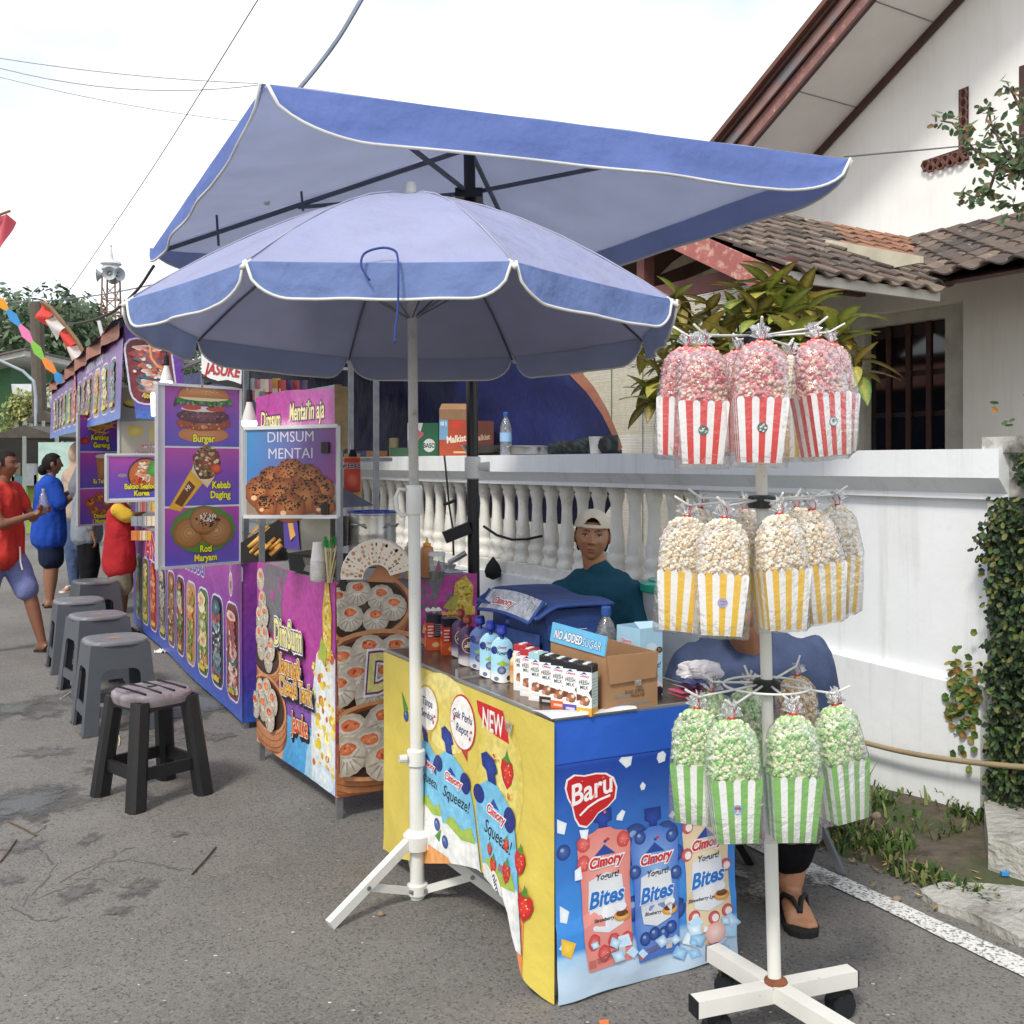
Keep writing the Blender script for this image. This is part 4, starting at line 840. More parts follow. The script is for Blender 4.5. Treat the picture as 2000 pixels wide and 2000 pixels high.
# ---- seated vendor in the teal shirt
vp = V((.36, 4.6, 0)); t = thing('person', 'man in teal shirt and backwards cream cap sitting behind the blue cooler bag', 'person', vp)
hf = V((-.1, -1, -.03)); hc = P(1157, 1047, 4.5); HM = Matrix.Translation(hc) @ frame(hf, (.05, 0, 1)).to_4x4(); HH = .215
sh = P(1170, 1140, 4.52); shL, shR = sh + V((-.16, .02, -.06)), sh + V((.15, 0, -.055)); hip = V((.37, 4.66, .40)); chest = sh + V((0, .02, -.14))
elR, wrR = P(1262, 1235, 4.46), P(1200, 1265, 4.2); elL, wrL = sh + V((-.2, -.03, -.3)), P(1120, 1270, 4.15)
kn = [V((.2, 4.22, .44)), V((.5, 4.2, .44))]; an = [V((.2, 4.26, .07)), V((.5, 4.24, .07))]
pr = [(hc + V((.0, .02, -.07)), .05, sh + V((0, .02, .01)), .058), (sh + V((0, .03, -.02)), .085, hip, .12), (shL, .05, elL, .04), (elL, .04, wrL, .027), (shR, .05, elR, .042), (elR, .042, wrR, .027)]
for i in (0, 1): pr += [(hip + V(((-.08, .08)[i], 0, 0)), .085, kn[i], .06), (kn[i], .058, an[i], .036)] + footprims(an[i], (0, -1))
pr += handprims(wrL, (.4, -.6, -.3), (0, 0, 1), 1, .5, -1) + handprims(wrR, (-.6, -.5, -.2), (0, 0, 1), 1, .5)
blob('body', pr, SKIN, SK1, t, .009, 5, head=headmesh(HM, HH, SK1)); face_eyes(t, HM, HH); hair(t, HM, HH, low=-.35, face=.25, back=-.62, grow=1.05)
TE = '#1d4a5c'
blob('shirt', [(sh + V((-.11, .02, -.05)), .075, sh + V((0, .02, .0)), .08), (sh + V((.11, .02, -.05)), .075, sh + V((0, .02, .0)), .08), (sh + V((-.05, .03, -.05)), .12, hip + V((-.06, 0, .05)), .15), (sh + V((.05, .03, -.05)), .12, hip + V((.06, 0, .05)), .15), (shL, .075, shL.lerp(elL, .72), .072), (shR, .075, shR.lerp(elR, .82), .085), (sh + V((0, .015, .045)), .066, sh + V((0, .02, -.02)), .085)], CLOTH, TE, t, .011, 6, fold=.02)
blob('trousers', [(hip + V((-.07, 0, 0)), .115, kn[0], .085), (hip + V((.07, 0, 0)), .115, kn[1], .085), (kn[0], .083, an[0] + UP * .12, .06), (kn[1], .083, an[1] + UP * .12, .06)], CLOTH, '#23252b', t, .014, 5)
# backwards cap: dome, forehead opening, strap
cp = B('#cdc3ae'); n, m = 96, 40; k = HH / .225; vs = []; kp = {}
for j in range(m + 1):
    ph = math.pi * .5 * j / m; z = math.sin(ph); rr = math.cos(ph)
    for i in range(n):
        th = 2 * math.pi * i / n; x, y = rr * math.sin(th), rr * math.cos(th)
        z0 = .040 + (.008 * y); vs.append(HM @ (V((x * .085, y * .104, z0 + z * .086)) * k)); kp[j * n + i] = not (y > .2 and abs(x) < .42 * (1 - (z / .52) ** 2) ** .5 if z < .52 else False)
cp.add(vs, [f for j in range(m) for i in range(n) for f in [(j * n + i, j * n + (i + 1) % n, (j + 1) * n + (i + 1) % n, (j + 1) * n + i)] if sum(kp[a] for a in f) > 2])
cpo = obj('cap', cp, CLOTH, t, smooth=True)
b = B('#d5ccb8'); b.grid(lambda a, c: HM @ (V((.088 * math.sin((a - .5) * 1.3), .107 * math.cos((a - .5) * 1.3), .046 + c * .015)) * k), 12, 1); obj('cap_strap', b, CLOTH, cpo)
b = B('#cdc3ae'); b.prism([HM @ (V((x, -y, .04)) * k) for x, y in ((-.07, .07), (-.075, .12), (-.05, .16), (0, .172), (.05, .16), (.075, .12), (.07, .07))], HM.to_3x3() @ V((0, 0, .004))); obj('cap_brim', b, CLOTH, cpo)
b = B('#b0544a'); p_ = Print(plane(P(1177, 1184, 4.345), (1, -.2, 0), UP)); p_.text('YOUR', .0, 0, .012, '#c98a80', sx=1.2); p_.obj(t, CLOTH, 'lettering')
# ---- seated popcorn seller
vp = V((.84, 3.62, 0)); t = thing('person', 'person in slate blue shirt and black trousers sitting behind the popcorn stand', 'person', vp)
hc = P(1441, 1178, 3.46); HM = Matrix.Translation(hc) @ frame((-.45, -.8, -.42), (0, 0, 1)).to_4x4(); HH = .23
sh = P(1468, 1284, 3.56); shL, shR = sh + V((-.2, .0, -.045)), sh + V((.2, .03, -.03)); hip = V((.86, 3.75, .46))
elL, wrL = P(1345, 1375, 3.4), P(1400, 1400, 3.15); elR, wrR = P(1590, 1400, 3.55), P(1500, 1420, 3.28)
kn = [V((.72, 3.3, .48)), V((.95, 3.28, .48))]; an = [V((.68, 3.42, .075)), V((.875, 3.23, .085))]
pr = [(hc + V((.03, .03, -.07)), .06, sh + V((0, .03, .0)), .068), (sh + V((0, .05, -.05)), .12, hip, .17), (shL, .065, elL, .05), (elL, .05, wrL, .03), (shR, .065, elR, .05), (elR, .05, wrR, .03)]
for i in (0, 1): pr += [(hip + V(((-.1, .1)[i], 0, 0)), .11, kn[i], .075), (kn[i], .07, an[i], .045)]
pr += footprims(an[0], (-.2, -1), 1.0) + footprims(an[1], (-.05, -1), 1.08) + handprims(wrL, (.6, -.4, -.2), (0, 0, 1), 1, .5) + handprims(wrR, (-.6, -.4, -.2), (0, 0, 1), 1, .5, -1)
blob('body', pr, SKIN, SK1, t, .0065, 3, head=headmesh(HM, HH, SK1)); face_eyes(t, HM, HH); hair(t, HM, HH, back=-.5)
SB = '#46526e'
blob('shirt', [(shL, .092, shR, .092), (sh + V((-.09, .05, -.06)), .15, hip + V((-.09, -.02, .06)), .2), (sh + V((.09, .05, -.06)), .15, hip + V((.09, -.02, .06)), .2), (shL, .095, elL, .085), (elL, .083, elL.lerp(wrL, .55), .06), (shR, .1, elR, .095), (elR, .092, elR.lerp(wrR, .55), .06), (sh + V((.01, .04, .02)), .075, sh + V((0, .03, -.03)), .11)], CLOTH, SB, t, .013, 6, fold=.022)
blob('trousers', [(hip + V((-.09, 0, 0)), .15, kn[0], .1), (hip + V((.09, 0, 0)), .15, kn[1], .105), (kn[0], .1, an[0] + UP * .1, .068), (kn[1], .105, an[1] + UP * .095, .078)], CLOTH, '#0d0d0f', t, .014, 5, fold=.008)
sandal(t, an[0], (-.2, -1), 1.05); sandal(t, an[1], (-.05, -1), 1.12)
# ---- standing people on the left
def standing(label, pos, face, H, shirt, bottom, skin, long=False, fat=1, armL=None, armR=None, stride=(0, 0), hairc='#17110e', bun=False, hijab=None, shirtlen=.42, sleeve=.55, shoes='#1d1b1a', headdir=None, ssleeve=None):
    k = H / 1.6; t = thing('person', label, 'person', pos); f = V((math.sin(face), math.cos(face), 0)); r = V((f.y, -f.x, 0)); o = V((pos[0], pos[1], 0))
    Q = lambda x, y, z: o + r * x * k + f * y * k + UP * z * k
    hd = headdir or f; hc = Q(0, .03, 1.485); HM = Matrix.Translation(hc) @ frame(hd).to_4x4(); HH = .215 * k * 1.04
    sL, sR = Q(-.165 * fat ** .5, 0, 1.28), Q(.165 * fat ** .5, 0, 1.28); hp = Q(0, 0, .84)
    eL, wL = armL and [Q(*a) for a in armL] or (Q(-.24, -.01, 1.02), Q(-.25, .06, .8)); eR, wR = armR and [Q(*a) for a in armR] or (Q(.24, -.01, 1.02), Q(.25, .06, .8))
    kn = [Q(-.09, stride[0] * .55 + .02, .45), Q(.09, stride[1] * .55 + .02, .45)]; an = [Q(-.09, stride[0], .07), Q(.09, stride[1], .07)]
    pr = [(hc - UP * .07 * k, .045 * k, Q(0, 0, 1.3), .055 * k), (Q(0, 0, 1.22), .085 * k, hp, .09 * k)]
    for a, e, w_ in ((sL, eL, wL), (sR, eR, wR)): pr += [(a, .048 * k * fat, e, .038 * k * fat), (e, .038 * k * fat, w_, .025 * k)] + handprims(w_, (w_ - e), f + r * .1, k * .95, .6)
    for i in (0, 1): pr += [(hp + r * (-.09, .09)[i] * k, .085 * k * fat, kn[i], .058 * k * fat), (kn[i], .056 * k * fat, kn[i].lerp(an[i], .35), .053 * k * fat), (kn[i].lerp(an[i], .35), .053 * k * fat, an[i], .034 * k)] + footprims(an[i], f, k)
    blob('body', pr, SKIN, skin, t, .013, 4, head=headmesh(HM, HH, skin)); face_eyes(t, HM, HH)
    if hijab:
        blob('hijab', [(hc + UP * .02, (.105 * k, .118 * k, .135 * k), None), (hc - UP * .05 - f * .02, .1 * k, Q(0, -.01, 1.22), .16 * k), (Q(-.1, 0, 1.25), .1 * k, Q(.1, 0, 1.25), .1 * k)], CLOTH, hijab, t, .014, 6)
    else:
        hair(t, HM, HH, hairc)
        if bun: blob('hair_bun', [(hc - V(hd) * .1 * k - UP * .06 * k, (.05 * k, .05 * k, .06 * k), None)], MATS['black_hair'], hairc, t, .01, 3)
    S_ = [(sL, .068 * k * fat, sR, .068 * k * fat), (Q(-.05, 0, 1.22), .115 * k * fat, Q(-.06, 0, 1.28 - shirtlen), .145 * k * fat), (Q(.05, 0, 1.22), .115 * k * fat, Q(.06, 0, 1.28 - shirtlen), .145 * k * fat), (Q(0, 0, 1.33), .06 * k, Q(0, 0, 1.25), .09 * k)]
    sl_ = [(sL, .068 * k * fat, sL.lerp(eL, sleeve if sleeve <= 1 else 1), .066 * k * fat), (sR, .068 * k * fat, sR.lerp(eR, sleeve if sleeve <= 1 else 1), .066 * k * fat)]
    if sleeve > 1: sl_ += [(eL, .062 * k, eL.lerp(wL, sleeve - 1), .045 * k), (eR, .062 * k, eR.lerp(wR, sleeve - 1), .045 * k)]
    if ssleeve: blob('shirt', S_, CLOTH, shirt, t, .016, 5, fold=.012); blob('sleeves', sl_, CLOTH, ssleeve, t, .013, 4, fold=.008)
    else: blob('shirt', S_ + sl_, CLOTH, shirt, t, .016, 5, fold=.012)
    T_ = []
    for i in (0, 1):
        T_.append((hp + r * (-.075, .075)[i] * k, .104 * k * fat, kn[i].lerp(hp, .12 if long != 'short' else .35), .098 * k * fat))
        if long is True: T_.append((kn[i], .085 * k * fat, an[i] + UP * .03, .06 * k))
    blob('trousers' if long is True else 'shorts', T_, CLOTH, bottom, t, .016, 5, fold=.008)
    for i in (0, 1): sandal(t, an[i], f, k, shoes)
    return t, Q, HM
bo = G(30, 1278); fa = R(95)
t, Q, _ = standing('boy in red shirt and blue grey shorts holding a drink bottle at the picture edge', (-3.76, 7.55, 0), R(95), 1.5, '#c23b33', '#6f76a3', '#7d523c', armL=((-.23, .12, 1.05), (-.02, .3, 1.12)), armR=((.22, .12, 1.02), (.03, .3, 1.1)), stride=(.28, -.22), shirtlen=.5, sleeve=.5)
p = Q(.0, .34, 1.1); b = B('#cfd6d4'); b.lathe([(.028, 0), (.032, .01), (.03, .1), (.026, .13), (.012, .16), (.013, .185)], p, 12, sx=1); tag(obj('drink_bottle', b, film_mat('clear_plastic', .3, (.9, .95, .95), .12), smooth=True), 'clear drink bottle held by the boy in red', 'bottle')
b = B('#d9d6cf'); b.tube([Q(.02, .16, .84), Q(.03, .17, .72), Q(.02, .18, .66)], .006, 6); obj('drawstring', b, CLOTH, t)
t, Q, _ = standing('woman in bright blue shirt and dark shorts with her hair tied back', (-4.52, 10.0, 0), R(60), 1.5, '#2146a0', '#1b2238', '#8a6048', fat=1.22, armL=((-.25, .05, 1.08), (-.05, .26, 1.22)), armR=((.25, .08, 1.06), (.06, .28, 1.2)), bun=True, shirtlen=.55, sleeve=.85, headdir=V((.8, .45, 0)))
pb = Q(.0, -.19, 1.14); p_ = Print(lambda x, y, l=0: Q(x, -.195 - l - .012 * math.cos(x * 8), 1.12 + y)); p_.rect(-.12, -.03, .12, .03, '#b9c8d8'); [p_.rect(-.1 + i * .034, -.012, -.078 + i * .034, .012, '#2a4a80') for i in range(6)]; p_.poly([(-.06, .04), (.06, .04), (0, .13)], '#4aa06a'); p_.obj(t, CLOTH, 'back_print')
standing('person in grey shirt and black trousers behind the hanging menu boards', (-3.86, 9.3, 0), R(70), 1.55, '#7f868f', '#16171a', '#8a6048', long=True, sleeve=1.7, shirtlen=.5, hijab='#6d7078')
standing('woman in a pale beige headscarf standing beyond the woman in blue', (-4.72, 11.2, 0), R(200), 1.6, '#a99a8c', '#4a5a7a', '#9a7058', long=True, sleeve=1.7, hijab='#b39a88', shoes='#d8d4cc')
standing('child in red shirt with yellow sleeves reaching into the purple stall', (-3.2, 8.35, 0), R(75), 1.28, '#a82a30', '#857f75', '#6d4836', armR=((.2, .1, 1.22), (.12, .32, 1.3)), armL=((-.2, .16, 1.16), (-.06, .36, 1.1)), sleeve=.95, shirtlen=.56, ssleeve='#c9a63a', fat=1.12)
# ================================================================ stools
def grey_stool():
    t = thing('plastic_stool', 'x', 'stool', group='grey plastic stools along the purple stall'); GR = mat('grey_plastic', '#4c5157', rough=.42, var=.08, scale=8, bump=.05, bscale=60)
    for k in range(4):
        M = Matrix.Rotation(k * math.pi / 2, 4, 'Z'); yy = lambda z: -(.148 + (.455 - z) * .095); xx = lambda f, z: f * (.148 + (.455 - z) * .095) / .19
        pl = lambda x, z: M @ V((x, yy(z), z)); o_ = [(-.148, .455), (.148, .455), (.191, 0), (.118, 0), (.1, .27)] + [(.1 - .04 * math.sin(R(a)) * 0 - .045 + .045 * math.cos(R(a)), .285 + .045 * math.sin(R(a))) for a in (10, 40, 70, 90)] + [(-.1 + .045 - .045 * math.cos(R(a)), .285 + .045 * math.sin(R(a))) for a in (90, 70, 40, 10)] + [(-.1, .27), (-.118, 0), (-.191, 0)]
        b = B(); b.prism([pl(x, z) for x, z in o_], M @ V((0, .014, 0))); obj('side_panel', b, GR, t, local=True)
        b = B(); b.prism([pl(x, z) + M @ V((0, .004, 0)) for x, z in ((-.113, .09), (.113, .09), (.108, .145), (-.108, .145))], M @ V((0, .01, 0))); obj('crossbar', b, GR, t, local=True)
        b = B(); b.box((.10, yy(0) - .004, 0), (.196, yy(0) + .03, .012), M=M); obj('foot', b, GR, t, local=True)
    b = B(); n = 32; ring = lambda r_, z, e=.62: [V((math.copysign(abs(math.cos(a)) ** e, math.cos(a)) * r_, math.copysign(abs(math.sin(a)) ** e, math.sin(a)) * r_, z)) for a in [2 * math.pi * (i + .5) / n for i in range(n)]]
    st = [ring(.158, .45), ring(.16, .458), ring(.156, .468), ring(.145, .472), ring(.12, .469), ring(.02, .468)]
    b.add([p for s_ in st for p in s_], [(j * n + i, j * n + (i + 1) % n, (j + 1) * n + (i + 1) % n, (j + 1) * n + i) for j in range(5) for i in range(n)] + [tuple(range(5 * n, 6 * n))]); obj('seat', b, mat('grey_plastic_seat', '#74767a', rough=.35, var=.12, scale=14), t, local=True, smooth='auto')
    b = B('#c98a5a'); b.box((-.03, -.008, .4692), (.03, .008, .4705)); obj('sticker', b, MATTE, t, local=True)
    return t
gs = grey_stool()
labs = ['nearest grey plastic stool, directly behind the black stool', 'grey plastic stool with a pale leaf mark, second behind the black stool', 'third grey plastic stool from the black one, beside the boy', 'farthest grey plastic stool, half hidden by the child']
for k, (x, y, a) in enumerate([(-2.12, 5.47, 32), (-2.56, 6.33, 38), (-2.97, 7.02, 30), (-3.32, 8.16, 36)]):
    M = Matrix.Translation((x, y, 0)) @ Matrix.Rotation(R(a), 4, 'Z')
    if k == 0: gs.matrix_basis = M; gs['label'] = labs[0]
    else: copy_tree(gs, None, M, labs[k])
    if k == 1: b = B('#b8a98a'); b.add([(0, -.1712, .33), (.012, -.171, .35), (.004, -.1705, .375), (-.008, -.171, .355)], [(0, 1, 2, 3)]); b.xf(M); obj('leaf_mark', b, MATTE, bpy.data.objects['plastic_stool.001'])
t = thing('plastic_stool', 'worn black plastic stool with slotted seat standing on the asphalt', 'stool', (-1.523, 4.33, 0), R(48)); BK = mat('black_plastic', '#1a1a1c', rough=.45, var=.2, scale=12, bump=.1, bscale=50, dark='#4a4640', dscale=6, dlo=.66, dhi=.8)
for k in range(4):
    M = Matrix.Rotation(k * math.pi / 2, 4, 'Z')
    b = B(); pf = lambda c, w_, z: [M @ V((c + x * w_, c + y * w_, z)) for x, y in ((-1, -.5), (-.5, -1), (.55, -1), (1, -.6), (1, .55), (.55, 1), (-.5, 1), (-1, .5))]
    b.hexa(pf(.152, .036, 0), pf(.108, .034, .425)); obj('leg', b, BK, t, local=True, smooth='auto')
    b = B(); b.prism([M @ V((x, -.125 - (.425 - z) * .12, z)) for x, z in ((-.13, .425), (.13, .425), (.12, .34), (.085, .375), (.05, .385), (-.05, .385), (-.085, .375), (-.12, .34))], M @ V((0, .02, 0))); obj('apron', b, BK, t, local=True)
    b = B(); b.bar(M @ V((-.13, -.137, .135)), M @ V((.13, -.137, .135)), .016, .05); obj('crossbar', b, BK, t, local=True)
ring = lambda r_, z, e=.7: [V((math.copysign(abs(math.cos(a)) ** e, math.cos(a)) * r_, math.copysign(abs(math.sin(a)) ** e, math.sin(a)) * r_, z)) for a in [2 * math.pi * (i + .5) / 32 for i in range(32)]]
b = B(); st = [ring(.142, .40), ring(.15, .425), ring(.148, .44), ring(.138, .45), ring(.02, .456)]; n = 32
b.add([p for s_ in st for p in s_], [(j * n + i, j * n + (i + 1) % n, (j + 1) * n + (i + 1) % n, (j + 1) * n + i) for j in range(4) for i in range(n)] + [tuple(range(4 * n, 5 * n))]); obj('seat', b, mat('worn_black_seat', '#857c80', rough=.4, var=.3, scale=10, dark='#3a3436', dscale=9, dlo=.5, dhi=.7), t, local=True, smooth='auto')
for x in (-.09, -.03, .03, .09): b = B(); w_ = .13 if abs(x) < .05 else .115; b.box((x - .004, -w_, .4495), (x + .004, w_, .4575)); obj('slot', b, mat('slot_dark', '#0e0d0d', rough=.8), t, local=True)
b = B(); b.box((-.018, -.008, .452), (.018, .008, .459)); obj('handle_hole', b, MATS['slot_dark'], t, local=True)
# folding chair legs under the popcorn seller and the vendor's low stool
t = thing('folding_chair', 'black folding chair under the popcorn seller', 'chair', (.92, 3.72, 0))
b = B('#16161a'); b.box((.62, 3.5, .36), (1.1, 3.95, .39)); obj('seat', b, CLOTH, t)
for a, c in ((G(1400, 1655), V((.98, 3.6, .37))), (G(1470, 1690), V((.62, 3.75, .37))), (V((1.08, 3.98, 0)), V((.7, 3.7, .37)))):
    b = B(); b.bar(a, c, .02, .03); obj('leg', b, BK, t)
b = B(); b.bar(G(1646, 1708), V((.96, 3.62, .42)), .02, .02); obj('leg', b, mat('grey_tube', '#8d9195', rough=.4, metal=.5), t)
t = thing('low_stool', 'low stool under the man in the cap, mostly hidden', 'stool', (.37, 4.7, 0)); b = B(); b.box((.22, 4.55, .26), (.52, 4.85, .30)); obj('seat', b, BK, t)
for x in (.24, .5):
    for y_ in (4.57, 4.83): b = B(); b.bar((x, y_, 0), (x, y_, .26), .035); obj('leg', b, BK, t)
# ================================================================ round umbrella
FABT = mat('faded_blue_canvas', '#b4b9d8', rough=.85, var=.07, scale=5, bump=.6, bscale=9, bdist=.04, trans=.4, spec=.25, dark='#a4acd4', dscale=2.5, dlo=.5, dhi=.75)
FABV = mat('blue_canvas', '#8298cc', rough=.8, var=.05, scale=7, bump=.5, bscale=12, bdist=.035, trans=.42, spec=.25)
FABI = mat('grey_lining', '#c6c6ca', rough=.9, var=.06, scale=5, bump=.3, bscale=8, bdist=.02, trans=.62, spec=.2)
TRIM = mat('pale_piping', '#d2d2cc', rough=.8)
WPOLE = mat('white_enamel', '#d9d9d2', rough=.35, var=.05, scale=9, dark='#a59c8a', dscale=16, dlo=.66, dhi=.76)
uc = V((-.325, 3.3, 0)); UR = .851
t = thing('parasol', 'round faded blue parasol with scalloped edge on a white tripod pole', 'umbrella', uc); PARA = t
def urz(p): return 1.862 - .044 * (p.y - 3.3)
def upt(ang, f, drop=0):
    p = uc + V((math.cos(ang), math.sin(ang), 0)) * UR * f; z = urz(p); z = z + (2.262 - z) * (1 - f ** 1.6)
    return V((p.x, p.y, z - drop))
RA = [R(-90 + 22.5 + 45 * k) for k in range(8)]
def panelgrid(drop):
    b = B()
    for k in range(8):
        a0, a1 = RA[k], RA[k] + R(45)
        def f(s, r_):
            p = upt(a0, max(.005, r_), drop).lerp(upt(a1, max(.005, r_), drop), s); p.z -= .018 * math.sin(math.pi * s) * r_ * (1.2 - r_) * 2; p.z += .004 * mnoise.noise(V((p.x * 6, p.y * 6, k))); return p
        b.grid(f, 10, 14)
    return b
cno = obj('canopy', panelgrid(0), FABT, t, smooth=True)
for a in RA: b = B(); b.tube([upt(a, f, -.002) for f in (.03, .15, .3, .45, .6, .75, .9, 1)], .0028, 5); obj('seam', b, mat('seam_grey', '#9a9cae', rough=.9), cno, smooth=True)
obj('lining', panelgrid(.006), FABI, t, smooth=True)
for k in range(8):
    a0, a1 = RA[k], RA[k] + R(45); p0, p1 = upt(a0, 1), upt(a1, 1); nrm = V((math.cos(a0 + R(22.5)), math.sin(a0 + R(22.5)), 0))
    def dep(s): e = min(s, 1 - s); return .092 * (1 if e > .17 else math.sqrt(max(0, 1 - (1 - e / .17) ** 2)))
    def vf(s, c, off=0):
        q = p0.lerp(p1, s); d = dep(s) * c; return q - UP * d + nrm * (.012 * c + off + .007 * c * math.sin(s * 17 + k * 2) + .006 * c * mnoise.noise(V((s * 9, c * 4, k)))) - UP * .018 * math.sin(math.pi * s) * .2
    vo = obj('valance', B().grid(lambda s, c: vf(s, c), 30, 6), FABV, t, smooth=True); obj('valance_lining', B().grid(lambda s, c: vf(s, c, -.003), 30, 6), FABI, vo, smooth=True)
    b = B(); b.tube([vf(i / 40, 1.0) for i in range(41)], .0042, 6); obj('piping', b, TRIM, vo, smooth=True)
    b = B(); b.tube([upt(a0, f, .014) for f in (.03, .2, .4, .6, .8, 1.0)], .004, 6); rb = obj('rib', b, mat('rib_steel', '#77797c', rough=.4, metal=.6), t, smooth=True)
    b = B(); b.tube([uc + UP * 1.86, upt(a0, .5, .02)], .0035, 6); obj('strut', b, MATS['rib_steel'], rb)
    b = B(); d = (upt(a0, 1) - upt(a0, .95)).normalized(); b.tube([upt(a0, .985, .004), upt(a0, 1.025, .006)], .0065, 8); obj('rib_tip', b, mat('white_plastic', '#dcdcd6', rough=.4), rb, smooth=True)
WP = MATS['white_plastic']
def pole(z0, z1, r0): b = B(); b.tube([uc + V((.02 * (1 - z0 / 2.3), 0, z0)), uc + V((.02 * (1 - z1 / 2.3), 0, z1))], r0, 16); return b
obj('lower_pole', pole(.0, .46, .023), WPOLE, t, smooth='auto'); obj('middle_pole', pole(.44, 1.27, .0195), WPOLE, t, smooth='auto'); obj('upper_pole', pole(1.25, 2.24, .016), mat('greyed_pole', '#b5b3ab', rough=.45, dark='#8a857a', dscale=12), t, smooth='auto')
b = B(); b.lathe([(.012, 2.24), (.03, 2.262), (.032, 2.268), (.017, 2.272), (.0165, 2.295), (.012, 2.305), (.004, 2.308)], uc, 14); obj('finial', b, WP, t, smooth='auto')
b = B(); b.lathe([(.026, .425), (.03, .43), (.03, .475), (.026, .48)], uc + V((.016, 0, 0)), 16); cl = obj('clamp', b, WP, t, smooth='auto'); b = B(); b.tube([uc + V((-.012, -.02, .455)), uc + V((-.035, -.028, .455))], .013, 10); obj('knob', b, WP, cl)
b = B(); b.lathe([(.024, 1.235), (.027, 1.24), (.027, 1.325), (.024, 1.33)], uc + V((.01, 0, 0)), 16); cl = obj('crank_collar', b, WP, t, smooth='auto')
b = B(); b.tube([uc + V((-.015, -.01, 1.315)), uc + V((-.038, -.012, 1.318)), uc + V((-.048, -.012, 1.29)), uc + V((-.044, -.012, 1.25)), uc + V((-.03, -.012, 1.232)), uc + V((-.012, -.01, 1.238))], .007, 8); obj('crank_handle', b, WP, cl, smooth=True)
hub = uc + V((.018, 0, .185)); b = B(); b.lathe([(.026, -.03), (.042, -.025), (.045, .02), (.03, .035)], hub, 12); obj('hub', b, WPOLE, t, smooth='auto')
b = B(); b.lathe([(.026, -.012), (.034, -.01), (.034, .02), (.026, .024)], uc + V((.02, 0, .025)), 12); obj('lower_hub', b, WPOLE, t, smooth='auto')
for p in (V((-.548, 3.08, .012)), V((.003, 3.22, .012)), V((-.4, 3.66, .012))):
    d = (p - hub).normalized(); a = hub + V((d.x, d.y, 0)).normalized() * .035; b = B(); b.bar(a, p, .026, .03); lg = obj('tripod_leg', b, WPOLE, t)
    m_ = a.lerp(p, .55); e = uc + V((.02, 0, .03)) + V((d.x, d.y, 0)).normalized() * .03; b = B(); b.bar(m_, e, .008, .024); br = obj('brace', b, WPOLE, lg)
    for q in (m_, e): sx = V((-d.y, d.x, 0)).normalized() * .018; b = B(); b.tube([q - sx, q + sx], .007, 8); obj('rivet', b, GALV, br)
b = B('#3a4a86'); fr = lambda u, v, y: P(u, v, y) ; b.tube(curve([fr(722, 548, 2.49), fr(706, 520, 2.49), fr(712, 495, 2.5), fr(745, 484, 2.51), fr(770, 489, 2.51), fr(777, 505, 2.5), fr(778, 540, 2.485), fr(777, 600, 2.485), fr(772, 640, 2.485), fr(771, 670, 2.485)]), .003, 6); obj('tie_cord', b, CLOTH, t, smooth=True)
# ================================================================ square umbrella
t = thing('market_umbrella', 'large square blue market umbrella with white piping on a black pole', 'umbrella', (-.19, 4.55, 0))
h_ = 1.12; cz = 1.4 + h_; qc = [P(518, 164, 2.7 * h_), P(1656, 311, 3.367 * h_), V((.12, 6.08, cz)), P(299, 485, 4.76 * h_)]; ap = V((-.19, 4.55, 2.83)); hubp = V((-.19, 4.55, 0))
for c in qc: c.z = cz
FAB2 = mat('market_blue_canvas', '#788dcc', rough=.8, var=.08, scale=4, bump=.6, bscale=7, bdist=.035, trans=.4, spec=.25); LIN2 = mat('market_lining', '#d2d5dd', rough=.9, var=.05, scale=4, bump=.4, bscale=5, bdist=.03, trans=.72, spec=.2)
def sqgrid(drop):
    b = B()
    for k in range(4):
        a, c = qc[k], qc[(k + 1) % 4]
        def f(s, r_): p = ap.lerp(a.lerp(c, s), max(.01, r_)); p.z -= drop + .05 * math.sin(math.pi * s) * math.sin(math.pi * r_) * .6 - .006 * mnoise.noise(V((p.x * 4, p.y * 4, k))); return p
        b.grid(f, 14, 14)
    return b
obj('canopy', sqgrid(0), mat('market_canvas_top', '#bcc2d8', rough=.85, var=.06, scale=4, bump=.4, bscale=7, bdist=.03, trans=.5, spec=.2), t, smooth=True); obj('lining', sqgrid(.008), LIN2, t, smooth=True)
for k in range(4):
    a, c = qc[k], qc[(k + 1) % 4]; L_ = (c - a).length; d = (c - a).normalized(); nrm = V((d.y, -d.x, 0))
    def dep(s): e = min(s, 1 - s) * L_; return (.155 if k in (0,) else .12) * (1 if e > .3 else math.sqrt(max(0, 1 - (1 - e / .3) ** 2)) * .85 + .15 * e / .3) * (1 - .1 * math.sin(math.pi * s))
    def vf(s, u_, off=0): p = a.lerp(c, s); p.z -= .0; return p - UP * dep(s) * u_ + nrm * (.02 * u_ + off + .014 * u_ * mnoise.noise(V((s * 7, u_ * 2, k))) + .006 * u_ * math.sin(s * 23))
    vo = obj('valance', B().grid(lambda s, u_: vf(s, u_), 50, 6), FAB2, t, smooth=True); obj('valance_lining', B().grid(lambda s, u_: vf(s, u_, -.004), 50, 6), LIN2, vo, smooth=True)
    b = B(); b.tube([vf(i / 60, 1.0) for i in range(61)], .0055, 6); obj('piping', b, TRIM, vo, smooth=True)
    RB = mat('dark_rib', '#545a68', rough=.5, metal=.2)
    b = B(); b.bar(ap - UP * .03, a - UP * .03 + (ap - a).normalized() * .06, .016, .018); rb = obj('rib', b, RB, t)
    b = B(); b.bar(V((-.19, 4.55, 2.6)), (ap - UP * .04).lerp(a - UP * .04, .5), .014, .016); obj('strut', b, RB, rb)
BP = mat('black_pole', '#101114', rough=.35, var=.1)
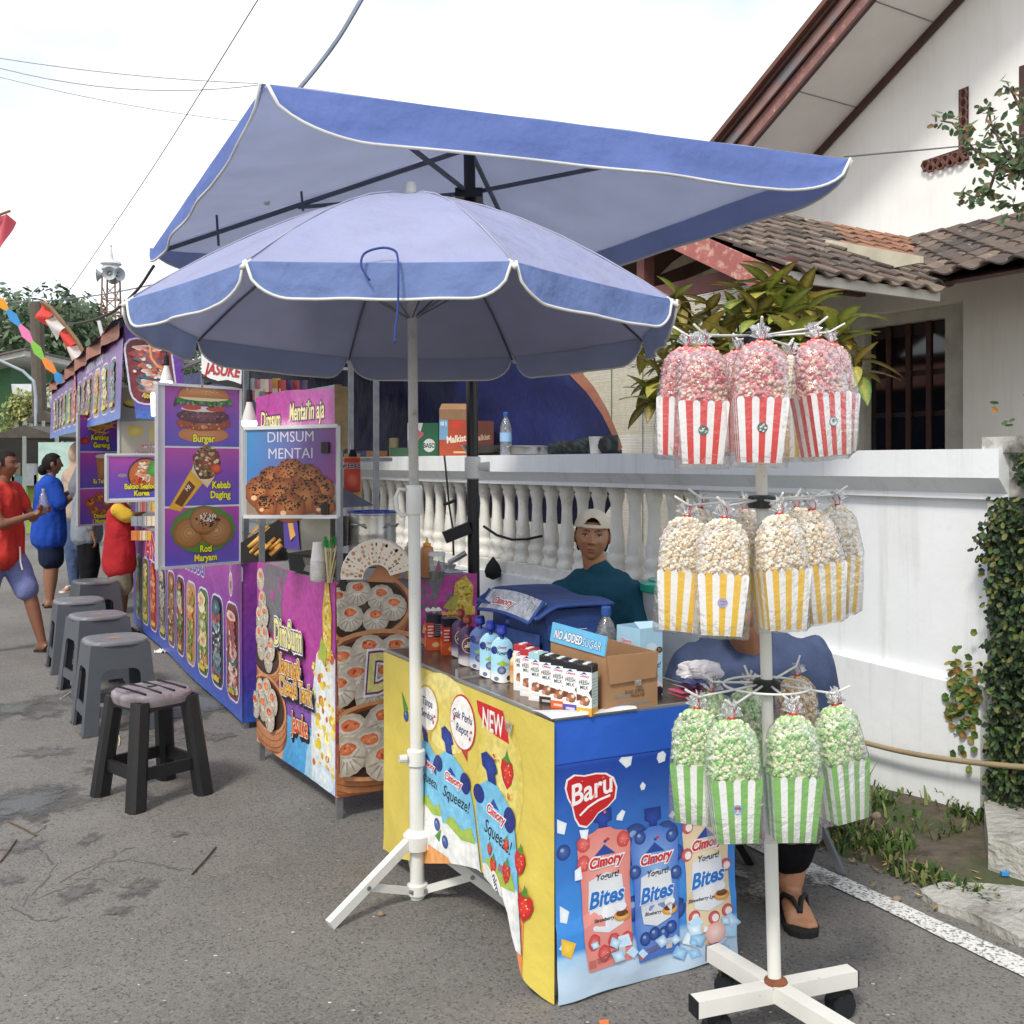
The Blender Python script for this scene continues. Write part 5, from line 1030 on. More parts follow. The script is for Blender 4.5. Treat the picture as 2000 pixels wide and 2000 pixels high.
b = B(); b.tube([hubp + V((.03, 0, 0)), hubp + UP * 2.83], .026, 14); obj('pole', b, BP, t, smooth='auto')
b = B(); b.box((-.25, 4.49, 2.57), (-.13, 4.61, 2.61)); obj('runner', b, BP, t)
b = B(); b.lathe([(.03, 1.33), (.036, 1.335), (.036, 1.425), (.03, 1.43)], hubp + V((.015, 0, 0)), 14); cl = obj('clamp', b, WP, t, smooth='auto'); b = B(); b.tube([hubp + V((.04, -.01, 1.385)), hubp + V((.09, -.015, 1.385))], [.018, .024], 10); obj('knob', b, WP, cl)
b = B(); b.bar(P(868, 1050, 4.5), P(918, 1030, 4.52), .05, .05); obj('bracket', b, BP, t)
for u, v0, v1 in ((423, 420, 480), (588, 370, 412), (665, 275, 345)):
    y = 4.6; b = B(); b.tube([P(u, v0, y), P(u + 4, v1, y)], .006, 5); obj('loose_strap', b, RB, t)
b = B(); b.ball(P(521, 395, 4.7), .016, 10, 6); obj('small_bulb', b, WP, t)
b = B('#4c4a44'); b.tube(curve([P(300, 520, 5.3), P(265, 570, 6), P(215, 612, 6.5), P(160, 630, 8), P(130, 632, 9)]), .009, 6); obj('guy_rope', b, CLOTH, t, smooth=True)
# ================================================================ popcorn stand
sx_, sy_ = .653, 2.535
t = thing('popcorn_stand', 'white rolling popcorn stand with three tiers of wire hooks and a crossed base', 'rack', (sx_, sy_, 0))
RUSTW = mat('chipped_white', '#d6d5cc', rough=.45, var=.06, scale=8, dark='#6b4a32', dscale=26, dlo=.68, dhi=.71)
def spole(z): return V((sx_ - .045 * z / 1.72, sy_, z))
b = B(); b.tube([spole(.1), spole(.62)], .0165, 16); obj('lower_pole', b, RUSTW, t, smooth='auto'); b = B(); b.tube([spole(.6), spole(1.74)], .0145, 16); obj('upper_pole', b, RUSTW, t, smooth='auto')
b = B(); b.lathe([(.02, .108), (.03, .11), (.028, .122), (.018, .13)], spole(.0), 14); obj('collar', b, mat('rust', '#7a4a2e', rough=.9, var=.3, scale=20), t)
for k, (a, c) in enumerate(((V((.438, 2.46, .095)), V((.868, 2.61, .095))), (V((.535, 2.73, .097)), V((.77, 2.33, .097))))):
    b = B(); b.bar(a, c, .042, .04); ar = obj('base_bar', b, RUSTW, t)
    d = (c - a).normalized()
    for e, sg in ((a, -1), (c, 1)):
        b = B(); b.bar(e, e + d * sg * .004, .043, .041); obj('end_cap', b, BP, ar)
        w_ = e - d * sg * .05; sd_ = V((-d.y, d.x, 0)); b = B(); b.box((-.016, -.02, .055), (.016, .02, .075), M=Matrix.Translation((w_.x, w_.y, 0))); cs = obj('caster', b, BP, t)
        for o_ in (-.014, .014): q = V((w_.x, w_.y, .031)) + sd_ * o_ + d * .012; b = B(); b.tube([q - sd_ * .009, q + sd_ * .009], .031, 16); obj('wheel', b, mat('caster_rubber', '#1a1d22', rough=.5), cs, smooth='auto')
        q = V((w_.x, w_.y, .04)) + d * .012; b = B(); b.tube([q - sd_ * .012, q + sd_ * .012], .034, 14); b.v = [p for p in b.v]; obj('hood', b, BP, cs, smooth='auto')
bags = []
LIST = [ # u, v of the tie, distance, colour, facing jitter
 ('r', 1341, 677, 2.5, -.5), ('r', 1374, 676, 2.40, -.1), ('r', 1440, 684, 2.7, .2), ('r', 1487, 664, 2.33, 0), ('y', 1541, 694, 2.72, .3), ('r', 1592, 662, 2.40, .35), ('r', 1622, 670, 2.52, .7),
 ('y', 1342, 1008, 2.45, -.35), ('y', 1367, 992, 2.66, -.4), ('y', 1414, 1011, 2.36, -.12), ('y', 1453, 993, 2.74, .3), ('y', 1522, 1003, 2.35, .2), ('y', 1555, 990, 2.72, .2), ('y', 1586, 995, 2.5, .35), ('y', 1633, 986, 2.62, .6),
 ('g', 1361, 1383, 2.427, -.4), ('g', 1390, 1351, 2.62, -.3), ('g', 1428, 1403, 2.33, -.05), ('g', 1462, 1341, 2.68, .2), ('g', 1549, 1395, 2.367, .1), ('c', 1556, 1319, 2.8, .3), ('g', 1631, 1376, 2.46, .5)]
tiers = [1.715, 1.31, .855]; WIREW = mat('white_wire', '#d9d9d4', rough=.45)
for k, z in enumerate(tiers):
    c = spole(z); b = B(); b.lathe([(.016, -.022), (.034, -.02), (.034, .006), (.03, .01), (.016, .012)], c, 14); rg = obj('hook_ring', b, BP, t, smooth='auto')
    if k == 2: b = B(); b.tube([c + V((math.cos(a), math.sin(a), 0)) * .105 + UP * (-.004) for a in [2 * math.pi * i / 28 for i in range(29)]], .0032, 6); obj('wire_circle', b, WIREW, rg, smooth=True)
    ents = [e for e in LIST if {'r': 0, 'y': 1, 'g': 2, 'c': 2}[e[0]] == k or (k == 0 and e[0] == 'y' and e[2] < 800)]
    if k == 1: ents = [e for e in ents if e[2] > 800]
    for e in ents:
        p = P(e[1], e[2], e[3]); d = V((p.x - c.x, p.y - c.y, 0)); L_ = d.length; d.normalize(); zt = p.z + .026
        b = B(); s0 = c + d * .02; b.tube([s0, c + d * L_ * .6 + UP * (zt - z) * .6, V((p.x, p.y, zt)) - d * .004, V((p.x, p.y, zt)) + d * .035 + UP * .022], .003, 6); obj('hook', b, WIREW, rg, smooth=True)
# popcorn bags: origin at the tie
def kern(q, b, p, r, cols):
    base = q.choice(cols)
    for j in range(q.choice([3, 4, 4])):
        o = V((q.gauss(0, 1), q.gauss(0, 1), q.gauss(0, 1))).normalized() * r * .62; rr = r * q.uniform(.5, .78)
        c = p + o; b.add([c + V(v) * rr for v in ((1, 0, 0), (-1, 0, 0), (0, 1, 0), (0, -1, 0), (0, 0, 1), (0, 0, -1), (.6, .6, .6), (-.6, .6, .6), (.6, -.6, .6), (-.6, -.6, .6), (.6, .6, -.6), (-.6, .6, -.6), (.6, -.6, -.6), (-.6, -.6, -.6))],
            [(4, 8, 6), (4, 6, 7), (4, 7, 9), (4, 9, 8), (0, 6, 8), (0, 10, 6), (0, 12, 10), (0, 8, 12), (1, 9, 7), (1, 7, 11), (1, 11, 13), (1, 13, 9), (2, 7, 6), (2, 6, 10), (2, 10, 11), (2, 11, 7), (3, 8, 9), (3, 12, 8), (3, 13, 12), (3, 9, 13), (5, 10, 12), (5, 11, 10), (5, 13, 11), (5, 12, 13)], mixc(base, q.choice(cols), .3))
PCM = mat('popcorn', rough=.7, var=.12, scale=160, trans=.28); FILM = film_mat('bag_film', .17, milky=.04, bscale=55); TUFT = film_mat('bag_tuft', .35, milky=.35, bscale=60)
KC = {'r': ['#f0b4b6', '#ee9ea2', '#e06c78', '#f8e4d4', '#f6e2c4', '#d23e56', '#f2c8c2', '#f8ead4', '#e8868e', '#dc5a6c'], 'y': ['#fcf6e6', '#fff9ee', '#f8ecd2', '#fffaf0', '#f2dcae', '#fcf4e2', '#faf0d8', '#e2bc82'], 'g': ['#def0bc', '#eef6d0', '#b8e090', '#f8f6e0', '#86d066', '#f4f2d4', '#62b846', '#e8ecc0'], 'c': ['#e8cf98', '#d8b070', '#f0e0b8', '#c08a48', '#e6d0a0']}
SC = {'r': '#cf2f2a', 'y': '#e0b414', 'g': '#72b04c', 'c': '#e0b414'}
def prof(z):                                              # half width of the popcorn column below the tie
    d = -z - .006; return .0585 * math.sqrt(max(.005, 1 - (1 - min(1, d / .062)) ** 2))
def bag_meshes(c, seed):
    q = random.Random(seed); out = []
    kb = B(); n = 0
    while n < 820:
        z = -q.uniform(.004, .136); w_ = prof(z) * .9; a = q.uniform(0, 2 * math.pi); k = 1 if n > 50 else q.uniform(.3, 1)
        kern(q, kb, V((math.cos(a) * w_ * k, math.sin(a) * w_ * .64 * k, z)), .0064 * q.uniform(.75, 1.25), KC[c]); n += 1
    kb.lathe([(.002, -.016), (.03, -.026), (.046, -.05), (.0505, -.07), (.0505, -.145)], n=14, sy=.62, col=KC[c][0])
    bx = B(); z1, z0 = -.135, -.272; W1, W0, D1, D0 = .057, .045, .042, .035
    for s_ in range(4):
        ns_ = 7 if s_ % 2 == 0 else 5; wa, wb, dp1, dp0 = (W1, W0, D1, D0) if s_ % 2 == 0 else (D1, D0, W1, W0); M = Matrix.Rotation(s_ * math.pi / 2, 4, 'Z')
        for i in range(ns_):
            f0, f1 = i / ns_ * 2 - 1, (i + 1) / ns_ * 2 - 1; fm = (f0 + f1) / 2; hw = (f1 - f0) / 2
            top = [(fm + hw * math.cos(R(a)), z1 + .008 * math.sin(R(a)) * (1 if s_ % 2 == 0 else .6)) for a in (0, 30, 60, 90, 120, 150, 180)]
            pts = [M @ V((f0 * wb, -dp0, z0)), M @ V((f1 * wb, -dp0, z0))] + [M @ V((x * wa, -dp1, z)) for x, z in top]
            bx.add(pts, [tuple(range(len(pts)))], SC[c] if (i % 2 == (1 if s_ % 2 == 0 else 0)) != (c in 'g') else '#e6e6e4')
    bx.add([(-W0, -D0, z0), (W0, -D0, z0), (W0, D0, z0), (-W0, D0, z0)], [(0, 3, 2, 1)], '#e6e6e4')
    fm_ = B(); m = 36; rows = [(-.001, .006, .006), (-.008, .022, .018), (-.02, .042, .034), (-.035, .055, .044), (-.06, .0615, .047), (-.12, .0625, .0475), (-.135, .0625, .0475), (-.2, .0635, .0455), (-.268, .0625, .042), (-.284, .061, .008)]
    se = lambda v, e: math.copysign(abs(v) ** e, v)
    vs = [V((rx * se(math.cos(2 * math.pi * i / m), 1 if j < 5 else .45) * (1 + .02 * math.sin(5 * i + j)), ry * se(math.sin(2 * math.pi * i / m), 1 if j < 5 else .45), z + .0015 * math.sin(i * 3))) for j, (z, rx, ry) in enumerate(rows) for i in range(m)]
    fm_.add(vs, [(j * m + i, j * m + (i + 1) % m, (j + 1) * m + (i + 1) % m, (j + 1) * m + i) for j in range(len(rows) - 1) for i in range(m)])
    tf = B(); 
    for i in range(9):
        a0, a1 = R(-75 + i * 17 + q.uniform(-5, 5)), R(-75 + (i + 1) * 17 + q.uniform(-5, 5)); l0, l1 = q.uniform(.028, .046), q.uniform(.028, .046); y0, y1 = q.uniform(-.014, .014), q.uniform(-.014, .014)
        tf.add([(0, 0, .001), (math.sin(a0) * l0 * .75, y0, math.cos(a0) * l0), (math.sin((a0 + a1) / 2) * l1 * .6, (y0 + y1) / 2 + .01, math.cos((a0 + a1) / 2) * l1 * 1.05), (math.sin(a1) * l1 * .75, y1, math.cos(a1) * l1)], [(0, 1, 2), (0, 2, 3)])
    ti = B(); ti.tube([(.006 * math.cos(a), .006 * math.sin(a), .0) for a in [2 * math.pi * i / 10 for i in range(11)]], .0035, 6); ti.tube([(.004, -.006, 0), (.008, -.006, .012), (.003, -.002, .026)], .0012, 5)
    return dict(popcorn=kb.mesh('popcorn', PCM), box=bx.mesh('striped_box', CARD), wrapper=fm_.mesh('wrapper', FILM, True), tuft=tf.mesh('wrapper_tuft', TUFT), tie=ti.mesh('tie', mat('red_tie', '#b3202c', rough=.5)))
PROT = {c: [bag_meshes(c, 5 + i) for i in range(2 if c != 'c' else 1)] for c in 'rygc'}
NM = {'r': 'red', 'y': 'yellow', 'g': 'green', 'c': 'yellow'}
LAB = ['red striped popcorn bag at the outer end of the top tier, behind its neighbour', 'red striped popcorn bag with dark green round sticker beside the blue umbrella', 'red striped popcorn bag at the back of the top tier, half hidden', 'red striped popcorn bag hanging in the middle front of the top tier', 'yellow striped popcorn bag showing between the red ones on the top tier', 'red striped popcorn bag with ring sticker in front of the dark door', 'red striped popcorn bag nearest the house door, behind the ring sticker bag',
 'yellow striped popcorn bag nearest the man in the cap, middle tier', 'yellow striped popcorn bag at the back behind the one nearest the man', 'yellow striped popcorn bag with a round lilac sticker', 'yellow striped popcorn bag hidden behind the pole on the middle tier', 'yellow striped popcorn bag hanging just in front of the stand pole', 'yellow striped popcorn bag at the back right of the pole, mostly hidden', 'yellow striped popcorn bag second from the bare white wall', 'yellow striped popcorn bag nearest the bare white wall, smallest looking',
 'green striped popcorn bag in front of the blue table banner', 'green popcorn bag behind the others beside the table corner', 'green striped popcorn bag with a round blue sticker', 'green popcorn bag at the back directly behind the pole', 'green striped popcorn bag in front of the black trousers', 'caramel coloured popcorn bag at the back of the bottom tier', 'green striped popcorn bag nearest the grass, outer end of bottom tier']
for i, e in enumerate(LIST):
    c = e[0]; p = P(e[1], e[2], e[3]); pm = PROT[c][i % len(PROT[c])]
    bt = thing('popcorn_bag', LAB[i], 'popcorn bag', p, e[4] * .8 + rnd.uniform(-.08, .08), NM[c] + ' striped popcorn bags'); bt.rotation_euler = (rnd.uniform(-.03, .03), rnd.uniform(-.05, .05) - (.06 if e[1] > 1580 else 0) + (.04 if e[1] < 1380 else 0), bt.rotation_euler.z); 
    s_ = 1.0 + rnd.uniform(-.03, .03); bt.scale = (s_, s_, s_ * rnd.uniform(.97, 1.03))
    for nm in ('box', 'popcorn', 'wrapper', 'tuft', 'tie'):
        o = link({'box': 'striped_box', 'tuft': 'wrapper_tuft'}.get(nm, nm), pm[nm], bt)
        if nm == 'popcorn': o['kind'] = 'stuff'
    if i in (1, 3, 5, 2, 9, 17):
        pr = Print(lambda x, y, l=0: V((x, -.0465 - l + (y + .2) * -.0, y)) if True else None, eps=.0002); cy = -.195
        pr.f = lambda x, y, l=0: V((x, -(.042 + (y + .135) * (.042 - .035) / .137) - .001 - l, y))
        cc = {9: '#9a93b8', 17: '#6f9fc4', 5: '#3d5a50', 2: '#7a5a3a'}.get(i, '#35504a'); pr.ell(0, cy, .0115, .0115, cc, n=18)
        if i == 5: pr.ell(0, cy, .009, .009, '#dcdcd8', n=16); pr.ell(.001, cy + .002, .0055, .005, '#3d5a50', n=10)
        elif i == 9: pr.text('thank', 0, cy + .002, .004, '#3a3a5a'); pr.text('you', 0, cy - .005, .004, '#3a3a5a')
        elif i == 17: pr.ell(0, cy + .003, .008, .004, '#a8323c', n=12); pr.rect(-.002, cy - .007, .002, cy, '#d8c8b8'); pr.rect(-.006, cy - .008, .006, cy - .0065, '#e8e8e8')
        else: pr.indots(0, cy, .009, .009, 9, .0028, ['#d8dcd8', '#c8d0cc'], i)
        pr.obj(bt, CARD, 'sticker', local=True)
# ================================================================ yogurt table
def inv(O, ex):
    ex = V(ex).normalized(); O = V(O)
    def f(u, v):
        k = (u - 1000) / 2000; s = (k * O.y - O.x) / (ex.x - k * ex.y); y = O.y + s * ex.y; return (s, 1.4 + (905 - v) / 2000 * y)
    return f
TZ = .735
yt = thing('sampling_table', 'folding table wrapped with yellow and blue printed banners', 'table', T(.5, .28))
TOPM = mat('brown_laminate', '#5d4a3c', rough=.25, var=.18, scale=7, bump=.03, bscale=20, dark='#4a3a2f', dscale=3)
for k, (a0, a1) in enumerate(((0, .566), (.57, 1.13))):
    b = B(); b.hexa([T(a0, .003, TZ - .022), T(a0, .557, TZ - .022), T(a1, .557, TZ - .022), T(a1, .003, TZ - .022)], [T(a0, .003, TZ), T(a0, .557, TZ), T(a1, .557, TZ), T(a1, .003, TZ)]); obj('table_leaf', b, TOPM, yt)
ALU = mat('aluminium_edge', '#b9babb', rough=.35, metal=.7, var=.08)
for a, c in ((T(0, 0, TZ - .01), T(1.13, 0, TZ - .01)), (T(0, .56, TZ - .01), T(1.13, .56, TZ - .01)), (T(1.133, 0, TZ - .01), T(1.133, .56, TZ - .01)), (T(-.003, 0, TZ - .01), T(-.003, .56, TZ - .01))):
    b = B(); b.bar(a, c, .008, .026); obj('edge_trim', b, ALU, yt)
b = B(); b.bar(T(.568, .01, TZ + .001), T(.568, .55, TZ + .001), .008, .006); obj('hinge_rail', b, ALU, yt); b = B(); b.bar(T(.568, .0, TZ - .01), T(.568, .0, TZ + .03), .006, .01); obj('latch', b, ALU, yt)
for a, c in ((.03, .03), (.03, .53), (1.1, .03), (1.1, .53)): b = B(); b.tube([T(a, c, .0), T(a, c, TZ - .02)], .011, 10); obj('leg', b, ALU, yt, smooth='auto')
# yellow banner
BOT = [(-.04, .004), (.0, .004), (.056, .034), (.107, .105), (.185, .205), (.387, .212), (.55, .175), (.733, .115), (1.03, .04), (1.13, .03), (1.2, .03)]
def bot(a):
    for (x0, z0), (x1, z1) in zip(BOT[:-1], BOT[1:]):
        if a <= x1: return z0 + (z1 - z0) * (a - x0) / (x1 - x0)
    return BOT[-1][1]
def ymap(x, y, l=0):
    a = 1.13 - x; z = max(y, bot(a)); w_ = (TZ - z) / TZ
    out = .012 + .05 * w_ * w_ * (.3 + .7 * max(0, 1 - a / .5)) + .012 * w_ * math.sin(a * 9 + z * 4) + .008 * mnoise.noise(V((a * 6, z * 5, 1))) * w_
    f_ = min(1, max(0, (a + .012) / .08)); out = .012 + (out - .012) * f_
    return T(a, -out - l, z)
ye = '#d3bf58'
yb = B(ye); yb.grid(lambda s, c: ymap(s * 1.152, bot(1.13 - s * 1.152) + (TZ - .004 - bot(1.13 - s * 1.152)) * c), 70, 30); ybo = obj('yellow_banner', yb, mat('yellow_vinyl', rough=.38, var=.06, scale=5, bump=.35, bscale=7, bdist=.03), yt, smooth=True)
pr = Print(ymap, .0006, maxlen=.05); iv = inv(T(1.13, 0), -TA); C1 = lambda x, y: iv(740 + x / 3.22, 1120 + y / 3.22); C2 = lambda x, y: iv(600 + x / 3.22, 1400 + y / 3.22)
sc = lambda pts, C: [C(*p) for p in pts]
pr.shape(sc([(350, 1680), (345, 1850), (560, 1925), (760, 2010), (900, 2080), (930, 2000), (700, 1900), (520, 1720), (400, 1640)], C1), '#e39a5a')
pr.poly(sc([(840, 770), (820, 920), (900, 960), (1000, 1000), (960, 880)], C2), '#e3a060')
pr.shape(sc([(1130, 930), (1240, 990), (1330, 1110), (1390, 1300), (1440, 1500), (1470, 1640), (1455, 1200), (1420, 1050), (1250, 900)], C2), '#e58a55')
pr.ell(.5, .62, .2, .12, '#e2d488', ye, 26); pr.ell(.86, .5, .14, .2, ye, '#e6d98a', 26)
def bottle(cx, top, w_, h, shear, body='#7fc0de', low='#d9dcd8', dk='#1d2f78', txt=True, flav=None, k=0):
    X = lambda x, y: (cx + x * w_ + shear * (1 - y) * h, top - (1 - y) * h)       # x -.5..5, y 0..1
    pr.poly([X(*p) for p in ((-.16, 1), (-.02, 1.03), (.14, 1), (.17, .93), (.09, .91), (.09, .84), (-.1, .84), (-.1, .91), (-.18, .93))], dk, '#2a44a0')
    out = [(-.12, .85), (.12, .85), (.3, .80), (.46, .72), (.5, .55), (.47, .3), (.44, .02), (-.44, .02), (-.47, .3), (-.5, .55), (-.46, .72), (-.3, .80)]
    pr.poly([X(*p) for p in out], '#6fb4d6', body)
    pr.poly([X(*p) for p in ((-.47, .33), (-.2, .36), (.0, .30), (.2, .36), (.47, .34), (.44, .02), (-.44, .02))], low, '#f2f2ee')
    pr.ell(*X(-.36, .74), w_ * .13, h * .06, dk, n=14); pr.ell(*X(.36, .70), w_ * .14, h * .075, dk, n=14)
    pr.poly([X(*p) for p in ((-.4, .36), (-.15, .42), (.1, .34), (.35, .42), (.42, .33), (.0, .29))], '#9fb84a')
    pr.poly([X(*p) for p in ((-.12, .71), (0, .76), (.12, .71))], '#2a4a9a')
    if txt:
        pr.text('Cimory', *X(0, .655), h * .058, '#c8323c', .03, .25, rot=-.06, out='#f2f0ee', ow=.09); pr.text('Squeeze!', *X(.0, .52), h * .085, '#16191d', .008, .2, rot=-.07, sx=.92)
    if flav: flav(X)
def straw(x, y, s):
    pr.poly([(x + s * p, y + s * q) for p, q in ((0, -1), (-.5, -.6), (-.75, 0), (-.6, .5), (0, .7), (.6, .5), (.75, 0), (.5, -.6))], '#b5201f', '#d83a34'); pr.poly([(x + s * p, y + s * q) for p, q in ((-.5, .55), (-.2, .75), (0, 1.15), (.2, .75), (.5, .55), (0, .45))], '#4f8a34'); pr.indots(x, y - .1 * s, s * .5, s * .55, 14, s * .05, ['#f0c880'], 3, 4)
bl_ = lambda x, y, s: (pr.ell(x, y, s, s, '#223a78', '#4a6ab0', 14), pr.ell(x - .2 * s, y + .3 * s, s * .3, s * .25, '#8aa4d0', n=8))
c1 = C1(300, 930); bottle(c1[0] + .01, c1[1], .2, .38, .36, txt=True)
c2 = C1(455, 985); bottle(c2[0], c2[1], .235, .43, .36)
c3 = C1(715, 1150); bottle(c3[0], c3[1], .26, .46, .34)
for p, s in (((780, 1820), .03), ((880, 1860), .035), ((960, 1790), .04), ((860, 1690), .022), ((750, 1720), .02)): straw(*C1(*p), s)
straw(*C1(830, 1240), .052); straw(*C2(1460, 1160), .045)
for p in ((415, 1570), (465, 1680)): bl_(*C1(*p), .02)
pr.poly(sc([(405, 1640), (440, 1600), (430, 1680)], C1), '#4f8a34'); bl_(*C1(190, 890), .022); pr.poly(sc([(165, 740), (205, 850), (180, 880)], C1), '#4f8a34')
def bubble(c, rx, ry, edge, lines):
    pr.ell(*c, rx, ry, edge, n=26); pr.poly([(c[0] - .02, c[1] - ry * .9), (c[0] + .03, c[1] - ry * .9), (c[0] + .03, c[1] - ry * 1.3)], edge); pr.ell(*c, rx - .006, ry - .006, '#ece9e4', n=26)
    for i, l in enumerate(lines): pr.text(l, c[0], c[1] + .008 - i * .04, .026, '#1e2d6a', .012, .1, rot=-.03, sx=.9)
    pr.indots(c[0] + rx * .55, c[1] - ry * .3, .02, .02, 4, .006, ['#c8323c'], 2, 5); pr.indots(c[0] - rx * .65, c[1] - ry * .1, .012, .02, 3, .006, ['#c8323c'], 5, 5)
bubble(C1(333, 845), .085, .075, '#c9a93c', ['Tanpa', 'Sendok']); bubble(C1(555, 935), .085, .085, '#c23a34', ['Gak Perlu', 'Repot'])
pr.poly(sc([(640, 792), (720, 825), (805, 862), (830, 960), (843, 1070), (760, 1020), (690, 950), (650, 870)], C1), '#c8262a'); nw = C1(740, 985); pr.text('NEW', nw[0], nw[1] - .005, .062, '#ece8e4', .02, 0, rot=-.02, sx=.62)
pr.indots(*C1(770, 1140), .02, .02, 4, .006, ['#c84a30'], 4, 5); pr.indots(*C1(870, 1400), .02, .03, 5, .006, ['#d8703a'], 9, 5)
wv = C2(1270, 1060); pr.ell(wv[0], wv[1], .05, .028, '#ebe6da', n=18, rot=-.7); pr.text('nimmy', wv[0], wv[1] - .012, .026, '#24488a', .02, .1, rot=-.75); cb = C2(1290, 960); pr.text('0%', cb[0], cb[1], .02, '#b84a3a')
pr.obj(ybo)
b = B('#e8e8e8'); q = C1(850, 955); b.add([ymap(q[0] - .02, q[1] - .015, .004), ymap(q[0] + .02, q[1] - .02, .012), ymap(q[0] + .024, q[1] + .012, .004), ymap(q[0] - .015, q[1] + .02, .012)], [(0, 1, 2, 3)]); obj('tape', b, film_mat('tape_film', .4, milky=.2), ybo)
# blue banner
def bmap(x, y, l=0):
    w_ = (TZ - y) / TZ; return T(-.012 - l - .012 * w_ - .010 * w_ * math.sin(x * 11 + 1) * (1 if y < .2 else .3) - .012 * max(0, .16 - y) / .16 * mnoise.noise(V((x * 9, y * 12, 3))), x - .008, y + .004 * math.sin(x * 14) * w_)
bb = B('#123a9c'); bb.grid(lambda s, c: bmap(s * .575, .006 + (TZ - .01) * c), 50, 40)
cs = []
for p in bb.v:
    z = p[2]; cs.append(hx('#2a5fc4') if z > .62 else mixc('#1b3f9e', '#3f8ad6', min(1, max(0, (.62 - z) / .4))) if z > .13 else mixc('#9cc8e8', '#b9cfe2', min(1, (.13 - z) / .06)))
bb.c = cs; bbo = obj('blue_banner', bb, mat('blue_vinyl', rough=.42, var=.05, scale=6, bump=.3, bscale=6, bdist=.03), yt, smooth=True)
pr = Print(bmap, .0006, maxlen=.06); ib = inv(T(0, 0), TB); D = lambda x, y: ib(1040 + x / 3.018, 1360 + y / 3.018)
pr.shape(sc([(128, 402), (840, 296), (900, 288), (900, 284), (840, 291), (128, 397)], D), '#16307a')
def bpouch(cx, top, w_, h, c1_, c2_, capc, flav, fr, flab):
    X = lambda x, y: (cx + x * w_ + .1 * w_ * (1 - y), top - (1 - y) * h)
    pr.poly([X(*p) for p in ((-.17, 1), (.17, 1), (.17, .92), (.08, .91), (.08, .87), (-.08, .87), (-.08, .91), (-.17, .92))], '#1a2f7a', '#2a4aa8')
    pr.poly([X(*p) for p in ((-.1, .88), (.12, .88), (.2, .86), (.44, .84), (.5, .76), (.45, .5), (.47, .2), (.48, .02), (-.4, 0), (-.46, .2), (-.45, .5), (-.5, .76), (-.44, .84), (-.2, .86))], c1_, c2_)
    for (fx, fy) in fr: flav(*X(fx, fy), w_ * .12)
    pr.poly([X(*p) for p in ((-.32, .56), (0, .6), (.3, .57), (.34, .4), (.3, .26), (0, .22), (-.28, .25), (-.35, .4))], '#d5dae0', '#e6e8ea')
    pr.poly([X(*p) for p in ((-.2, .71), (0, .775), (.2, .71))], '#24479a'); pr.indots(*X(0, .8), w_ * .1, h * .01, 4, w_ * .03, ['#c8323c', '#24479a'], 2)
    pr.text('Cimory', *X(0, .645), h * .062, '#c42a34', .04, .28, rot=.07, out='#efe9e8', ow=.1, sx=.92); pr.text('Yogurt!', *X(.02, .56), h * .04, '#23262c', .02, .25, rot=.05); pr.text('Bites', *X(-.02, .40), h * .1, '#1f6fc0', .03, .3, rot=.1, sx=.95, out='#e4e8ee', ow=.04)
    pr.text(flab, *X(-.08, .3), h * .024, '#2a2a2e', .02, .25)
    pr.ell(*X(.27, .31), w_ * .16, h * .035, '#c98a3c', '#e8c878', 14); pr.ell(*X(.27, .325), w_ * .12, h * .02, '#6b3a1c', n=12); pr.ell(*X(.25, .37), w_ * .11, h * .03, '#dfe4ea', n=10)
    pr.rr(*X(.18, .05), *X(.32, .12), .004, '#c9c2c0'); pr.line([X(-.25, .07), X(.12, .10)], .003, '#8a5a5a'); pr.line([X(-.25, .05), X(.12, .08)], .003, '#8a5a5a'); pr.rr(*X(-.4, .02), *X(-.26, .07), .004, '#b86a62')
def leafy_(x, y, s): pr.poly([(x + s * p, y + s * q) for p, q in ((-.4, 0), (0, .3), (.4, .1), (.3, -.3), (-.1, -.2))], '#7fa84a')
ll = lambda x, y, s: (pr.ell(x, y, s, s, '#b8404a', '#d88a86', 12), pr.ell(x + s * .2, y - s * .1, s * .6, s * .6, '#e9e2dc', n=10))
sb = lambda x, y, s: (pr.ell(x, y, s, s * 1.1, '#c23a3c', '#e07a74', 12, jit=.08), pr.indots(x, y, s * .7, s * .7, 6, s * .08, ['#f0d0a0'], 3, 4))
dots_ = lambda x, y, s: (bl_(x, y, s))
pA, pB_, pC = D(405, 650), D(700, 640), D(1000, 560)
for (p, kk) in (((175, 905), .026), ((600, 820), .05), ((780, 800), .05), ((560, 930), .03), ((590, 1230), .045), ((835, 900), .03), ((840, 1230), .04)): bl_(*D(*p), kk * .8)
bpouch(pA[0], pA[1], .165, .42, '#d8837a', '#e6a79c', '#1a2f7a', sb, ((-.38, .8), (.36, .79), (-.4, .68), (.1, .16), (-.28, .18), (.36, .15), (-.1, .1)), 'Strawberry')
bpouch(pB_[0], pB_[1], .155, .41, '#4a74c4', '#8fb4e2', '#1a2f7a', dots_, ((-.3, .82), (.36, .8), (-.42, .6), (.42, .55), (-.05, .17), (.15, .16), (-.25, .15), (.3, .19)), 'Blueberry')
bpouch(pC[0], pC[1], .155, .42, '#d9c3a0', '#e8d8b8', '#1a2f7a', ll, ((-.38, .8), (-.42, .62), (-.3, .2), (.1, .17), (.38, .2), (.4, .5)), 'Strawberry Lychee')
rb_ = [(185, 530), (195, 480), (240, 450), (300, 455), (370, 440), (430, 440), (475, 465), (495, 520), (485, 590), (440, 640), (380, 680), (345, 730), (310, 765), (265, 755), (240, 710), (225, 640), (200, 590)]
